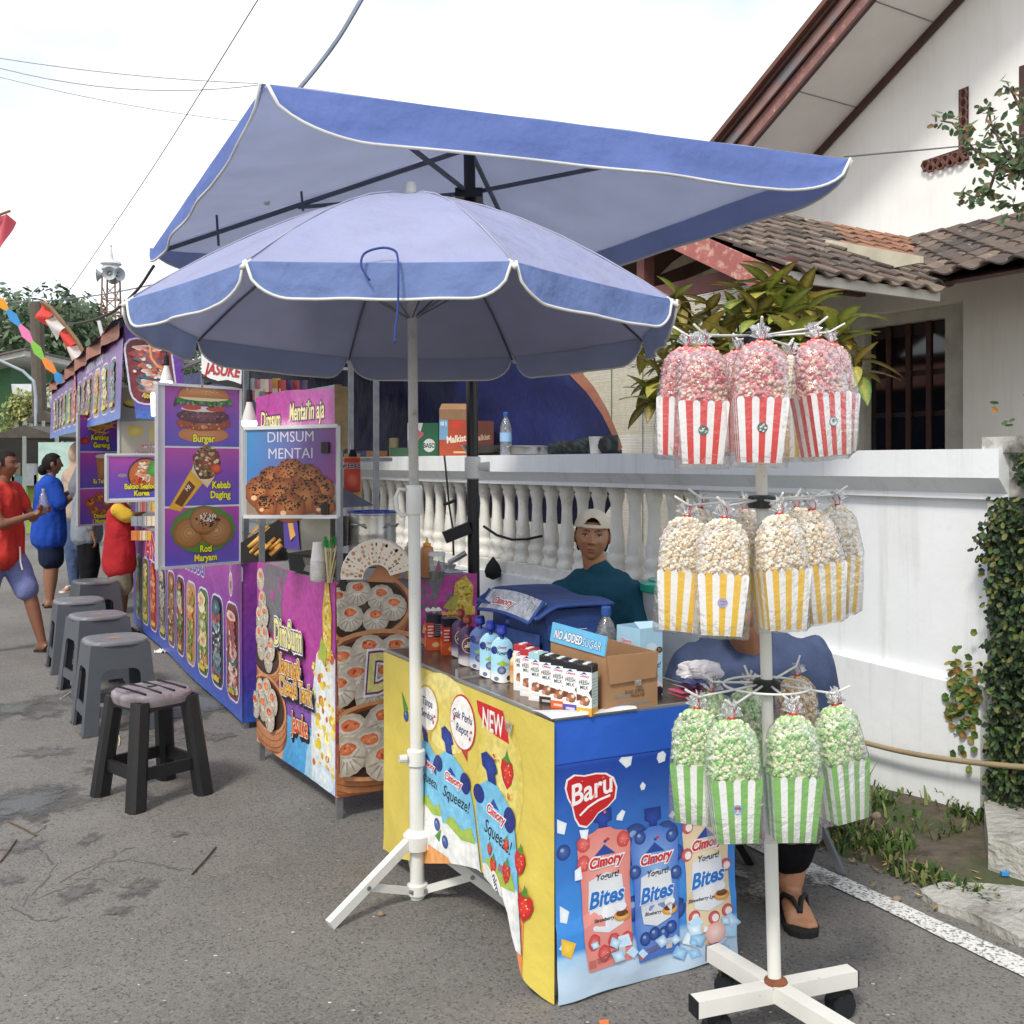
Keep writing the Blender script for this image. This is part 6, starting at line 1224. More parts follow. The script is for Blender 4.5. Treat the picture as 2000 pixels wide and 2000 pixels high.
pr.shape(sc(rb_, D), '#ece6e6'); cm = (335, 580); pr.shape(sc([(cm[0] + (x - cm[0]) * .93, cm[1] + (y - cm[1]) * .93) for x, y in rb_], D), '#c11f24')
cr_ = D(345, 590); pr.text('Baru', cr_[0], cr_[1], .055, '#f0ecec', .02, .2, rot=.18, sx=.92); pr.line(sc([(270, 690), (320, 640), (380, 600), (450, 570)], D), .006, '#f0ecec')
pr.indots(cr_[0], cr_[1], .07, .06, 8, .004, ['#e05a58', '#f0a0a0'], 5)
for pts in ([(505, 370), (520, 350), (585, 343), (575, 395), (548, 412)], [(735, 325), (765, 310), (783, 330), (775, 370), (740, 383), (728, 355)], [(628, 515), (645, 490), (663, 510), (655, 535), (636, 542)], [(138, 710), (195, 735), (180, 800), (138, 790)], [(490, 690), (520, 655), (540, 665), (520, 720), (485, 715)], [(795, 690), (815, 658), (835, 670), (820, 705)], [(150, 1215), (205, 1250), (190, 1320), (150, 1310)], [(235, 1010), (270, 985), (280, 1060), (235, 1070)], [(265, 775), (320, 770), (310, 830), (275, 820)]): pr.poly(sc(pts, D), '#d8e4ee', '#f0f4f6')
q = random.Random(6)
for i in range(26):
    x, y = q.uniform(150, 1150), q.uniform(1370, 1520) - 0; s = q.uniform(25, 60); a = q.uniform(0, 1.5)
    if i > 17: x, y = q.uniform(900, 1180), q.uniform(1270, 1380)
    pr.poly(sc([(x + s * math.cos(a + k * 1.57 + q.uniform(-.2, .2)), y + s * .9 * math.sin(a + k * 1.57)) for k in range(4)], D), q.choice(['#8fc0e4', '#a9d2ee', '#7ab0dc', '#c4def0', '#d4e6f2']), q.choice(['#e4f0f6', '#b8dcf2', '#f0f6f8']))
pr.poly(sc([(150, 1400), (235, 1430), (205, 1520), (150, 1490)], D), '#e0b030', '#f0cc58'); pr.ell(*D(1050, 1370), .032, .03, '#e0a8a0', '#f0d8d0', 14)
pr.obj(bbo, mat('blue_print', rough=.42, var=.05, scale=9))
b = B('#d9d9db'); b.grid(lambda s, c: T(-.02 + c * (.05 + .06 * (1 - s) ** 2) * (1.02 - s) ** .3, -.018 + s * .26, TZ + .006 + .004 * math.sin(c * 3.1) * (1 + math.sin(s * 9))), 24, 10); obj('plastic_sheet', b, mat('white_plastic_sheet', rough=.35, var=.04), yt, smooth=True)
# ================================================================ goods on the table
def face_print(M, w_, h, d, fn, parent, m=CARD, name='print'):
    """print on the front (-y) face of a local box standing at M"""
    p = Print(lambda x, y, l=0: M @ V((x, -d / 2 - .0004 - l, y)), .00015); fn(p, w_, h); return p.obj(parent, m, name)
def carton(u, v, main, capc, bandc, label, rot=0, choc=True):
    p = G(u, v, TZ); w_, d, h = .044, .036, .133; M = Matrix.Translation(p) @ Matrix.Rotation(R(-30) + rot, 4, 'Z') @ Matrix.Translation((0, d / 2, 0))
    t = thing('milk_carton', label, 'carton', p, group='small milk cartons on the table'); b = B('#e6e8e6'); b.box((-w_ / 2, -d / 2, 0), (w_ / 2, d / 2, h), M=M)
    o = obj('carton_body', b, CARD, t)
    def fn(P_, w, h_):
        P_.rect(-w / 2, 0, w / 2, h_, '#e4e6e4'); P_.rect(-w / 2, h_ * .86, w / 2, h_, capc); P_.poly([(-w / 2, h_ * .72), (0, h_ * .8), (w / 2, h_ * .74), (w / 2, h_ * .87), (-w / 2, h_ * .87)], '#dfe9ee' if capc != '#b02a34' else '#ecdede'); P_.poly([(-.009, h_ * .82), (0, h_ * .87), (.009, h_ * .82)], '#3a3f8a')
        P_.text('Cimory', 0, h_ * .765, .0065, '#c42a44', .03, .25, rot=-.05); P_.text('made with', 0, h_ * .69, .0035, '#33363a'); P_.text('FRESH', 0, h_ * .615, .0095, '#22252a', .02, sx=.85); P_.text('MILK', 0, h_ * .525, .0095, '#22252a', .02, sx=.85)
        P_.ell(0.002, h_ * .3, w * .34, h_ * .1, '#7a4a32', '#a8765a', 14, jit=.1); P_.ell(-.008, h_ * .25, .006, .006, '#c98a6a', n=8); P_.ell(.008, h_ * .33, .005, .005, '#e0c8b0', n=8)
        if choc: P_.poly([(-w / 2, h_ * .42), (-.006, h_ * .4), (-.012, h_ * .3), (-w / 2, h_ * .28)], '#6b3a22'); P_.poly([(w / 2, h_ * .55), (w * .3, h_ * .47), (w / 2, h_ * .36)], '#2a1d18')
        P_.rect(-w / 2, 0, w / 2, h_ * .16, bandc); P_.rect(-w * .3, h_ * .05, w * .3, h_ * .10, mixc(bandc, '#ffffff', .45))
    face_print(M, w_, h, d, fn, o)
    pr = Print(lambda x, y, l=0: M @ V((w_ / 2 + .0004 + l, x, y)), .00015); pr.rect(-d / 2, 0, d / 2, h, '#cfe0da'); pr.rect(-d / 2, 0, d / 2, h * .16, bandc); pr.rect(-d / 2, h * .86, d / 2, h, capc)
    for i in range(9): pr.rect(-d * .4, h * (.24 + i * .06), d * (.38 if i % 3 else .2), h * (.255 + i * .06), '#8aa39b')
    pr.obj(o, CARD)
    b = B('#e8e4dc'); b.box((-w_ / 2, -d / 2, h), (w_ / 2, d / 2, h + .0015), capc, M); b.box((-.006, -d / 2 + .002, h + .0016), (.006, d / 2 - .002, h + .004), '#e8e8e4', M); obj('carton_top', b, CARD, t)
for a in [(1016, 1349, 0, '#b02a34', '#e4e4e0', 'red topped milk carton at the far end of the carton row', 0, False), (1029, 1360, 0, '#b02a34', '#e0ddd8', 'second red topped milk carton from the far end', 0, False), (1046, 1369, 0, '#9fc4cc', '#ddd8d2', 'white milk carton with no black top between red and black ones', 0, False), (1067, 1376, 0, '#1c1a1c', '#3a2a24', 'black topped milk carton with a brown band', 0), (1090, 1384, 0, '#1c1a1c', '#d8642a', 'black topped milk carton with an orange band', 0), (1114, 1391, 0, '#1c1a1c', '#5a4a9a', 'black topped milk carton with a purple band', 0), (1141, 1398, 0, '#1c1a1c', '#e0a02c', 'front milk carton with a yellow band and visible side', 0)]: carton(*a)
# cardboard box with raised flap
CBM = mat('corrugated_card', '#a37d5a', rough=.85, var=.12, scale=6, bump=.2, bscale=14, bdist=.01)
t = thing('cardboard_box', 'open brown cardboard box behind the milk cartons with a blue raised flap', 'box', G(1179, 1393, TZ)); o = G(1183, 1392, TZ); ex = TB; ey = TA
def CB(a, c, z): return o + ex * a + ey * c + UP * z
bw, bl2, bh = .165, .28, .15
for q4 in (((0, 0), (bw, 0)), ((bw, 0), (bw, bl2)), ((bw, bl2), (0, bl2)), ((0, bl2), (0, 0))):
    b = B(); a, c = CB(*q4[0], 0), CB(*q4[1], 0); n = (c - a).normalized().cross(UP) * -.004; b.hexa([a, c, c + n, a + n], [a + UP * bh, c + UP * bh, c + n + UP * bh, a + n + UP * bh]); obj('side_wall', b, CBM, t)
b = B(); b.hexa([CB(0, 0, .001), CB(bw, 0, .001), CB(bw, bl2, .001), CB(0, bl2, .001)], [CB(0, 0, .004), CB(bw, 0, .004), CB(bw, bl2, .004), CB(0, bl2, .004)]); obj('bottom', b, CBM, t)
f0, f1 = CB(.0, .002, bh), CB(.0, bl2 - .002, bh); upv = (UP * .9 + ex * .15).normalized() * .052
b = B('#63b4dc'); b.prism([f0, f1, f1 + upv * 1.05, f0 + upv], -ex * .004); fo = obj('flap', b, CARD, t)
pr = Print(plane(f1 - ex * .0046, f0 - f1, upv), .0002); pr.text('NO ADDED', .092, .013, .024, '#e8e8e4', .03, .2, out='#2a4f8a', ow=.05, sx=.82); pr.text('SUGAR', .212, .011, .024, '#d5e6f0', -.005, .2, out='#2a4f8a', ow=.035, sx=.86); pr.obj(fo, CARD, 'lettering')
b = B(); b.prism([CB(.002, -.001, bh), CB(bw, -.001, bh), CB(bw - .01, -.003, bh - .068), CB(.01, -.003, bh - .075)], -ey * .004); obj('folded_flap', b, CBM, t)
b = B('#cfcfca'); b.prism([CB(.085, -.009, .066), CB(.105, -.009, .066), CB(.105, -.009, .08), CB(.085, -.009, .08)], -ey * .001); obj('tape', b, film_mat('tape_film', .4, milky=.2), t)
pr = Print(plane(CB(0, -.0015, 0), ex, UP), .0002); pr.text('1 Box = 24 pcs @ 225 ml', .085, .014, .0075, '#3fa0bc', .0); pr.text('EXP. DATE', .05, .035, .0075, '#3fa0bc', .0); pr.text('30 DEC 22 02 02', .09, .044, .009, '#3a3230', .0, sx=.7); pr.text('MDGIA PSR', .1, .033, .009, '#3a3230', 0, sx=.7); pr.obj(t, CARD, 'lettering')
# pale blue yogurt carton box, bottle, packs
t = thing('yogurt_box', 'tall pale blue open carton standing behind the cardboard box', 'box', G(1290, 1356, TZ)); p = G(1272, 1360, TZ); M = Matrix.Translation(p) @ Matrix.Rotation(TANG + R(8), 4, 'Z'); w_, d, h = .085, .1, .195
b = B('#a3cbe0'); 
for lo, hi in (((-w_ / 2, 0, 0), (w_ / 2, .002, h)), ((-w_ / 2, d, 0), (w_ / 2, d + .002, h)), ((-w_ / 2, .002, 0), (-w_ / 2 + .002, d, h)), ((w_ / 2 - .002, .002, 0), (w_ / 2, d, h))): b.box(lo, hi, None, M)
o = obj('carton_walls', b, CARD, t)
pr = Print(lambda x, y, l=0: M @ V((x, -.0005 - l, y)), .0002); pr.ell(0, .14, .02, .012, '#c8dcea'); pr.text('Cimory', 0, .105, .012, '#c8465a', .03, .2, out='#eeeeee', ow=.08); pr.text('Yogurt!', 0, .08, .016, '#22262c', .01, .2); pr.poly([(-.042, .0), (.042, .0), (.042, .03), (.01, .055), (-.02, .035), (-.042, .06)], '#e8e6e0'); pr.ell(-.03, .012, .012, .014, '#26203a', n=10); pr.ell(.03, .012, .014, .014, '#26203a', n=10); pr.poly([(-.02, .04), (.03, .06), (.01, .03)], '#a8b84a'); pr.ell(.03, .13, .011, .009, '#2a2022'); pr.text('25', .03, .127, .008, '#e08a3a', .02); pr.obj(o, CARD)
pr = Print(lambda x, y, l=0: M @ V((-w_ / 2 - .0005 - l, d - x, y)), .0002); pr.text('Cimory', .04, .15, .011, '#c8465a', .03, .2, out='#e8e8e8', ow=.08); pr.text('Yogurt!', .045, .11, .014, '#22262c', .01, .2); pr.obj(o, CARD)
b = B('#b4d6e6'); b.prism([M @ V(v) for v in ((-w_ / 2, 0, h), (w_ / 2, 0, h), (w_ / 2 - .005, .035, h + .012), (-w_ / 2 + .005, .03, h + .016))], M.to_3x3() @ V((0, 0, .001))); obj('flap', b, CARD, t)
def wbottle(p, s, label, lab=True):
    t = thing('water_bottle', label, 'bottle', p); b = B(); b.lathe([(.028 * s, 0), (.032 * s, .006), (.033 * s, .03), (.031 * s, .04), (.033 * s, .05), (.033 * s, .14 * s), (.031 * s, .16 * s), (.022 * s, .19 * s), (.012 * s, .205 * s), (.0125 * s, .215 * s)], p, 18); obj('bottle_body', b, film_mat('clear_plastic', .3, (.9, .95, .95), .12), t, smooth=True)
    b = B('#2a4f9a'); b.lathe([(.0145 * s, .212 * s), (.015 * s, .214 * s), (.015 * s, .236 * s), (.012 * s, .239 * s)], p, 16); obj('cap', b, MATTE, t, smooth='auto')
    b = B('#8fb6d8'); b.lathe([(.0338 * s, .075 * s), (.0338 * s, .125 * s)], p, 18, cap=False); lo_ = obj('label_sleeve', b, GLOSS, t, smooth=True)
    if lab: pr = Print(lambda x, y, l=0: p + V((math.sin(x / .034) * (.0345 + l), -math.cos(x / .034) * (.0345 + l), y)), .0002, maxlen=.01); pr.rect(-.05, .085 * s, .05, .115 * s, '#d6e2ea'); pr.text('AQUA', .008, .09 * s, .018, '#3a3f9a', .03, .1); pr.obj(lo_, GLOSS)
wbottle(G(1184, 1341, TZ), 1.0, 'clear water bottle with blue cap beside the cooler bag')
# spout pouches
PF = mat('foil_pouch', rough=.28, var=.06, scale=20, bump=.5, bscale=25, bdist=.006)
def pouch(u, v, hh, kind, label, rot=0, y=None):
    p = G(u, v, TZ); t = thing('spout_pouch', label, 'pouch', p, group='spout pouches on the table'); M = Matrix.Translation(p) @ Matrix.Rotation(R(10) + rot, 4, 'Z'); w_ = hh * .40; n = 10
    cm, cl_, cap_ = {'b': ('#9ecfe4', '#e6e8e6', '#24379a'), 'c': ('#4a2c5a', '#e0dcd8', '#8a3a24'), 's': ('#d8a0a4', '#e6dcd8', '#24379a'), 'n': ('#5a7ab8', '#d8dce4', '#24379a')}[kind]
    def f(s, c, sg):
        x = (s - .5) * 2; z = c * hh * .78; wd = w_ / 2 * (1 - .03 * math.sin(c * 3)) * (1 if c < .78 else 1 - ((c - .78) / .22) ** 2 * .62); th = .024 * (1 - c) ** .7 * (1 - x * x * .92) + .003 * (1 - x * x)
        return M @ V((x * wd, sg * (th + .0005), z + .001 + (.008 * x * x if c == 0 else 0)))
    b = B()
    for sg in (-1, 1):
        o0 = len(b.v); b.grid(lambda s, c: f(s, c, sg), 12, 14)
        for j in range(15):
            for i in range(13):
                c = j / 14; b.c[o0 + j * 13 + i] = hx(cl_) if c < .14 else hx(cm) if c > .3 else mixc(cl_, cm, (c - .14) / .16)
    bo_ = obj('pouch_body', b, PF, t, smooth=True)
    b = B(cap_); b.lathe([(.008, hh * .76), (.006, hh * .8), (.006, hh * .83)], M.translation, 10); b.lathe([(.011, hh * .83), (.016, hh * .85), (.0165, hh * .91), (.015, hh * .93), (.015, hh * .97), (.010, hh)], M.translation, 10); obj('spout_cap', b, GLOSS, t, smooth='auto')
    pr = Print(lambda x, y, l=0: f(min(1, max(0, x / w_ + .5)), min(1, max(0, y / (hh * .78))), -1) - M.to_3x3() @ V((0, .0008 + l, 0)), .0002, maxlen=.012); H = hh * .78
    if kind == 'c':
        pr.ell(0, H * .52, w_ * .36, H * .2, '#d8c8a8', n=18); pr.ell(0, H * .52, w_ * .33, H * .18, '#5a2a20', n=18); pr.text('Eat', 0, H * .55, .008, '#efe6d8', .02); pr.text('milk!', 0, H * .47, .011, '#efe6d8', .03); pr.text('Cimory', 0, H * .74, .007, '#d05a7a', .02, .2); pr.ell(w_ * .2, H * .25, w_ * .2, H * .08, '#8a5a3a', '#c8a078', 10); pr.rect(w_ * .12, H * .04, w_ * .34, H * .13, '#8f8f8c'); 
    else:
        pr.ell(-w_ * .36, H * .72, w_ * .14, H * .09, '#1d2f78', n=10); pr.ell(w_ * .36, H * .62, w_ * .15, H * .13, '#1d2f78', n=10); pr.text('Cimory', -w_ * .02, H * .76, .0065, '#c4323c', .03, .2); pr.text('Squeeze!' if kind == 'n' else 'Yogurt!', 0, H * .62, .011, '#1a1d22', .02, .2, sx=.8); pr.poly([(-w_ * .3, H * .42), (0, H * .5), (w_ * .3, H * .4), (0, H * .36)], '#8fb048')
        fc = '#24387a' if kind != 's' else '#b8323a'; pr.ell(-w_ * .05, H * .28, w_ * .2, H * .09, fc, mixc(fc, '#ffffff', .3), 12); pr.ell(w_ * .28, H * .1, w_ * .12, H * .06, fc, n=8); pr.ell(-w_ * .28, H * .09, w_ * .1, H * .05, '#6a7a90', n=8)
    pr.obj(bo_, GLOSS)
PL = [(914, 1299, .165, 'c', 'purple chocolate spout pouch with brown cap in front of the black packs'), (900, 1283, .165, 'c', 'purple chocolate spout pouch behind its twin'), (938, 1306, .172, 'n', 'dark blue spout pouch beside the chocolate pouch'), (958, 1322, .175, 'b', 'pale blue spout pouch with blueberry print at the front of the group'), (980, 1331, .172, 'b', 'pale blue spout pouch nearest the milk cartons, frontmost of the group'), (976, 1302, .176, 'b', 'pale blue spout pouch in the second row behind the front two'), (996, 1312, .176, 'b', 'pale blue spout pouch in the second row toward the cardboard box'), (1005, 1290, .18, 's', 'pink spout pouch at the back against the cooler bag'), (1030, 1301, .172, 'b', 'pale blue spout pouch standing alone by the blue flap'), (985, 1283, .18, 'n', 'dark blue spout pouch at the back of the group')]
for i, a in enumerate(PL): pouch(*a, rot=R(rnd.uniform(-14, 14)))
b = B('#e0cf90'); p = G(1006, 1333, TZ); b.lathe([(.016, 0), (.017, .004), (.0165, .05), (.015, .07), (.008, .08), (.008, .09)], p, 12, cols=['#e0cf90', '#e0cf90', '#d87a3a', '#e0cf90', '#dccfa0', '#dccfa0']); tag(obj('small_bottle', b, GLOSS, smooth=True), 'small cream yogurt bottle between the pouches and cartons', 'bottle')
for i, (u, v, l) in enumerate([(848, 1270, 'orange and black snack pack farthest along the table'), (880, 1279, 'orange and black snack pack with gold lid beside the chocolate pouches')]):
    p = G(u, v, TZ); t = thing('snack_pack', l, 'pack', p); M = Matrix.Translation(p) @ Matrix.Rotation(TANG - R(14), 4, 'Z'); w_, d, h = .055, .05, .125; b = B('#20242e'); b.box((-w_ / 2, 0, 0), (w_ / 2, d, h), M=M); o = obj('pack_body', b, GLOSS, t)
    pr = Print(lambda x, y, l=0: M @ V((x, -.0005 - l, y)), .0002); pr.rect(-w_ / 2, 0, w_ / 2, h * .36, '#d2562a'); pr.rect(-w_ / 2, h * .34, w_ * .0, h * .78, '#c23a2a'); 
    for j in range(4): pr.rect(-w_ * .42, h * (.66 - j * .09), -w_ * (.06 + .05 * (j % 2)), h * (.70 - j * .09), '#e8c8b8')
    for j in range(6): pr.rect(w_ * .05, h * (.42 + j * .06), w_ * .45, h * (.44 + j * .06), '#8a8f98')
    pr.ell(w_ * .1, h * .16, .014, .01, '#e8a05a', '#f0d0a0', 12); pr.obj(o, GLOSS)
    pr = Print(lambda x, y, l=0: M @ V((-w_ / 2 - .0005 - l, d - x, y)), .0002); pr.rect(0, 0, d, h * .4, '#d2562a'); pr.rect(0, h * .4, d, h * .8, '#c8402c'); pr.rect(d * .2, h * .55, d * .8, h * .62, '#e8c8b8'); pr.obj(o, GLOSS)
    b = B('#d8d6cc' if i == 0 else '#b8943c'); b.grid(lambda s, c: M @ V(((s - .5) * w_, c * d, h + .012 * math.sin(s * 9) * math.sin(c * 7) + .014)), 8, 8); obj('crumpled_top', b, PF, t)
# cooler bag
t = thing('cooler_bag', 'blue fabric cooler bag with a silver printed lid and side strap', 'bag', V((.18, 3.2, TZ))); NB = mat('navy_nylon', '#1e3a70', rough=.65, var=.12, scale=12, bump=.45, bscale=18, bdist=.015); NB2 = mat('navy_webbing', '#233f80', rough=.7, var=.15, scale=60)
o = V((.10, 3.06, TZ)); bx_ = TB; by_ = TA; bw, bl2, bh = .2, .33, .225
def CBg(a, c, z): return o + bx_ * a + by_ * c + UP * z
b = B(); b.grid(lambda s, c: (lambda a, e: CBg(a, e, c * bh))(*[(0 + s * 4 * bw, 0) if s < .25 else (bw, (s - .25) * 4 * bl2) if s < .5 else (bw - (s - .5) * 4 * bw, bl2) if s < .75 else (0, bl2 - (s - .75) * 4 * bl2)][0]) - by_ * .008 * math.sin(c * 3.1) * math.sin(s * 12.5), 40, 10); obj('bag_sides', b, NB, t, smooth=False)
LD = lambda s, c: CBg(-.035 + s * (bw + .06), -.015 + c * (bl2 + .05), bh + .014 + .004 * math.sin(s * 3.14) + .006 * math.sin(c * 9) * s - (.03 * max(0, .22 - s) / .22) + c * .014)
b = B(); b.grid(LD, 12, 12); b.grid(lambda s, c: LD(s, c) - UP * .012, 12, 12); obj('lid', b, NB, t, smooth=True)
for e in (lambda f: LD(f, 0), lambda f: LD(f, 1), lambda f: LD(0, f), lambda f: LD(1, f)): b = B(); b.tube([e(i / 12) - UP * .006 for i in range(13)], .007, 6); obj('lid_binding', b, NB2, t, smooth=True)
SILV = mat('silver_foil', '#c4c6c9', rough=.22, metal=.75, var=.1, scale=20, bump=.7, bscale=26, bdist=.01)
def SV(s, c, l=0): return CBg(-.055 - l * .7 - .05 * (1 - c) * 0 - .0 + .05 * c, .0 + s * .34, bh - .035 + .062 * c + .012 * math.sin(s * 3) + l)
b = B(); b.grid(lambda s, c: SV(s, c), 16, 6); b.grid(lambda s, c: SV(s, c) + UP * -.006 + bx_ * .008, 16, 6); po = obj('front_flap', b, SILV, t, smooth=True)
b = B(); b.tube([SV(i / 12, 0) for i in range(13)] + [SV(1, 1)], .006, 6); b.tube([SV(0, 0), SV(0, 1)], .006, 6); obj('flap_binding', b, NB2, po, smooth=True)
pr = Print(lambda x, y, l=0: SV(1 - x, y, .001 + l), .0005, maxlen=.05); pr.text('Cimory', .4, .32, .3, '#b02a3c', .03, .2, sx=.3, out='#e0dede', ow=.1); pr.obj(po, GLOSS)
b = B(); b.prism([CBg(.004, -.006, bh * .62), CBg(bw - .004, -.006, bh * .62), CBg(bw - .004, -.006, bh * .8), CBg(.004, -.006, bh * .8)], -by_ * .003); obj('webbing_band', b, NB2, t)
b = B(); b.prism([CBg(.085, -.012, 0), CBg(.115, -.012, 0), CBg(.115, -.012, bh * .8), CBg(.085, -.012, bh * .8)], -by_ * .003); obj('webbing_band', b, NB2, t)
b = B(); b.tube([CBg(.085, -.018, bh * .73), CBg(.13, -.018, bh * .73), CBg(.132, -.02, bh * .66), CBg(.083, -.02, bh * .66), CBg(.085, -.018, bh * .73)], .003, 6); obj('buckle', b, STEEL, t)
b = B(); b.grid(lambda s, c: CBg(.118 + s * .028 + .02 * math.sin(c * 3) , -.022 - .012 * math.sin(c * 3.1), bh * .72 - c * bh * .66), 3, 12); obj('hanging_strap', b, NB2, t, smooth=True)
b = B(); b.grid(lambda s, c: CBg(-.02 - .012 * math.sin(s * 3.1), s * bl2, bh * .28 + c * bh * .4 - 0), 10, 3); obj('side_pocket', b, NB, t)
# pink packs and plastic at the back corner
for i, (c, l) in enumerate([('#d0537c', 'pink wrapped pack lying at the table corner, bottom of the pile'), ('#e59ab4', 'pale pink pack lying in the middle of the pile'), ('#2f3a6a', 'thin navy pack lying on top of the pink packs')]):
    p = G(1345 + i * 6, 1362, TZ); b = B(c); b.grid(lambda s, e: p + TB * (s * .1 - .02) + TA * (e * .07) + UP * (.012 + i * .013 + .006 * math.sin(s * 3.1) * math.sin(e * 3.1) + .003 * math.sin(s * 20 + i)), 10, 6); b.grid(lambda s, e: p + TB * (s * .1 - .02) + TA * (e * .07) + UP * (.001 + i * .013), 10, 6); tag(obj('soft_pack', b, PF, smooth=True), l, 'pack')
p = G(1350, 1352, TZ); b = B('#e8e4e6'); b.ball((0, 0, 0), (.06, .045, .03), 22, 14); b.v = [tuple(p + TB * .03 + UP * .06 + V(x) * (1 + .5 * mnoise.noise(V(x) * 45))) for x in b.v]; tag(obj('plastic_bag', b, mat('thin_white_plastic', rough=.3, var=.05, trans=.3)), 'crumpled white plastic bag on the pink packs', 'bag')
t = thing('lidded_bucket', 'grey bucket with a teal ribbed lid beside the man in the cap', 'bucket', P(1275, 1400, 4.35) * V((1, 1, 0)) if False else V((.71, 4.45, 0)))
c = V((.71, 4.45, .045)); b = B('#a9b0b4'); b.lathe([(.12, .35), (.135, .5), (.145, .82)], c, 24); b.lathe([(.14, -.045), (.14, .35)], c, 24, '#8a8f92'); obj('bucket_body', b, MATTE, t, smooth='auto')
b = B('#2fa58c'); b.lathe([(.15, .80), (.155, .805), (.155, .835), (.15, .84), (.12, .845), (.118, .852), (.09, .852), (.088, .846), (.06, .846), (.058, .852), (.03, .852), (.01, .85)], c, 28); obj('lid', b, GLOSS, t, smooth='auto')
# ================================================================ dimsum stall
def dims(P_, x, y, r, seed=1, top='#d8693c'):
    q = random.Random(seed); n = 30
    P_.poly([(x + r * (1 + .035 * (i % 2)) * math.cos(2 * math.pi * i / n), y + r * .92 * (1 + .035 * (i % 2)) * math.sin(2 * math.pi * i / n) - .06 * r) for i in range(n)], '#b9ae9c', '#e6dfd0')
    for i in range(7):
        a = math.pi * (1.08 + .84 * i / 6); P_.line([(x + r * .35 * math.cos(a), y + r * .3 * math.sin(a)), (x + r * .95 * math.cos(a), y + r * .9 * math.sin(a))], r * .07, '#a89c8a')
    P_.ell(x, y + r * .3, r * .62, r * .4, '#cfc5b4', '#ded5c4', 12, jit=.1, seed=seed); P_.ell(x, y + r * .32, r * .46, r * .27, top, mixc(top, '#f0b088', .5), 11, jit=.16, seed=seed); P_.indots(x, y + r * .32, r * .36, r * .2, 7, r * .1, ['#e88a5a', '#f0a878', '#b84a28'], seed, 5)
def steamer(P_, x, y, rx, ry, deep, items, k=0):
    P_.ell(x, y - deep, rx, ry, '#8a5234', n=30); P_.poly([(x - rx, y), (x + rx, y), (x + rx, y - deep), (x + rx * .7, y - deep - ry * .72), (x, y - deep - ry), (x - rx * .7, y - deep - ry * .72), (x - rx, y - deep)], '#b5764c', '#c98a5e')
    for f in (.35, .7): P_.line([(x + rx * math.cos(a), y - deep * f + ry * math.sin(a)) for a in [math.pi * (1 + i / 14) for i in range(15)]], .004, '#8a5234')
    P_.ell(x, y, rx, ry, '#c98f62', n=30); P_.ell(x, y, rx * .92, ry * .9, '#7a4628', n=30); P_.ell(x, y - ry * .03, rx * .88, ry * .85, '#3c2a22', '#574038', 30)
    for i, (fx, fy) in enumerate(items): dims(P_, x + fx * rx, y + fy * ry, rx * .26, k * 10 + i)
D1 = V((-.5295, .848, 0)).normalized(); E1_ = V((.848, .5295, 0)).normalized()
def DS(t, q, z=0): p = A0 + D1 * t + E1_ * q; return V((p.x, p.y, z))
ds = thing('dimsum_stall', 'stall table wrapped in a dimsum picture banner with metal posts', 'stall', DS(.4, .3))
DZ = .93
b = B(); b.hexa([DS(0, 0, DZ - .03), DS(0, .62, DZ - .03), DS(.97, .62, DZ - .03), DS(.97, 0, DZ - .03)], [DS(0, 0, DZ), DS(0, .62, DZ), DS(.97, .62, DZ), DS(.97, 0, DZ)]); obj('counter_top', b, mat('grey_counter', '#8c8d8e', rough=.35, var=.1, scale=6), ds)
for (a, c, z) in ((.012, .012, 1.7), (.958, .012, 1.74), (.012, .6, DZ - .03), (.958, .6, 2.2)): b = B(); b.bar(DS(a, c, 0), DS(a, c, z), .024); obj('post', b, GALV, ds)
b = B(); b.bar(DS(.012, .012, 1.70), DS(.958, .012, 1.70), .022); obj('rail', b, GALV, ds)
for a, c in ((DS(.0, .02, .02), DS(0, .6, .02)),): pass
lm = lambda x, y, l=0: DS(.97 - x, -.006 - l - .006 * math.sin(x * 6) * (DZ - y), y + (.006 * math.sin(x * 8) if y > .9 else 0))
b = B('#b0408f'); b.grid(lambda s, c: lm(s * .975, .088 + c * (DZ + .004 - .088)), 20, 16)
b.c = [mixc('#6a5aa8', '#ad3f92', min(1, max(0, (p[2] - .25) / .35))) for p in b.v]; lo = obj('side_banner', b, PAINT, ds, smooth=True)
pr = Print(lm, .0006, maxlen=.12); iv = inv(DS(.97, 0), -D1); C7 = lambda x, y: iv(480 + x / 3.22, 1000 + y / 3.22); pr.clip = (0, .089, .972, .933)
pr.rect(0, .09, .97, .30, '#4a9ad0', '#5aa8d8'); pr.poly([(.62, .09), (.97, .09), (.97, .5), (.8, .3), (.66, .26)], '#9cc4dc', '#b8d4e2')
pr.poly([(.1, .93), (.42, .93), (.34, .80), (.36, .66), (.2, .62), (.12, .7)], '#6c686e'); pr.ell(.32, .86, .03, .03, '#b0408f'); pr.ell(.32, .86, .018, .018, '#6c686e'); pr.ell(.22, .80, .025, .025, '#b0408f', n=12)
pr.poly([(0, .09), (.36, .09), (.42, .25), (.3, .34), (0, .36)], '#d8a878', '#c88e5c')
steamer(pr, .12, .52, .22, .10, .05, ((-.2, .2), (.3, -.2), (.5, .4)), 1); steamer(pr, .16, .30, .26, .13, .09, ((-.35, .3), (.05, .45), (.4, .2), (-.1, -.15), (.3, -.35), (-.5, -.2)), 2)
for i, (x, y) in enumerate(((.05, .86), (.08, .76), (.04, .68), (.13, .70), (.06, .60), (.16, .61))): dims(pr, x, y, .055, 30 + i)
pr.poly([(.70, .10), (.97, .12), (.97, .62), (.88, .70), (.76, .62), (.70, .40)], '#d8dcd8', '#eef0ea')
q = random.Random(3)
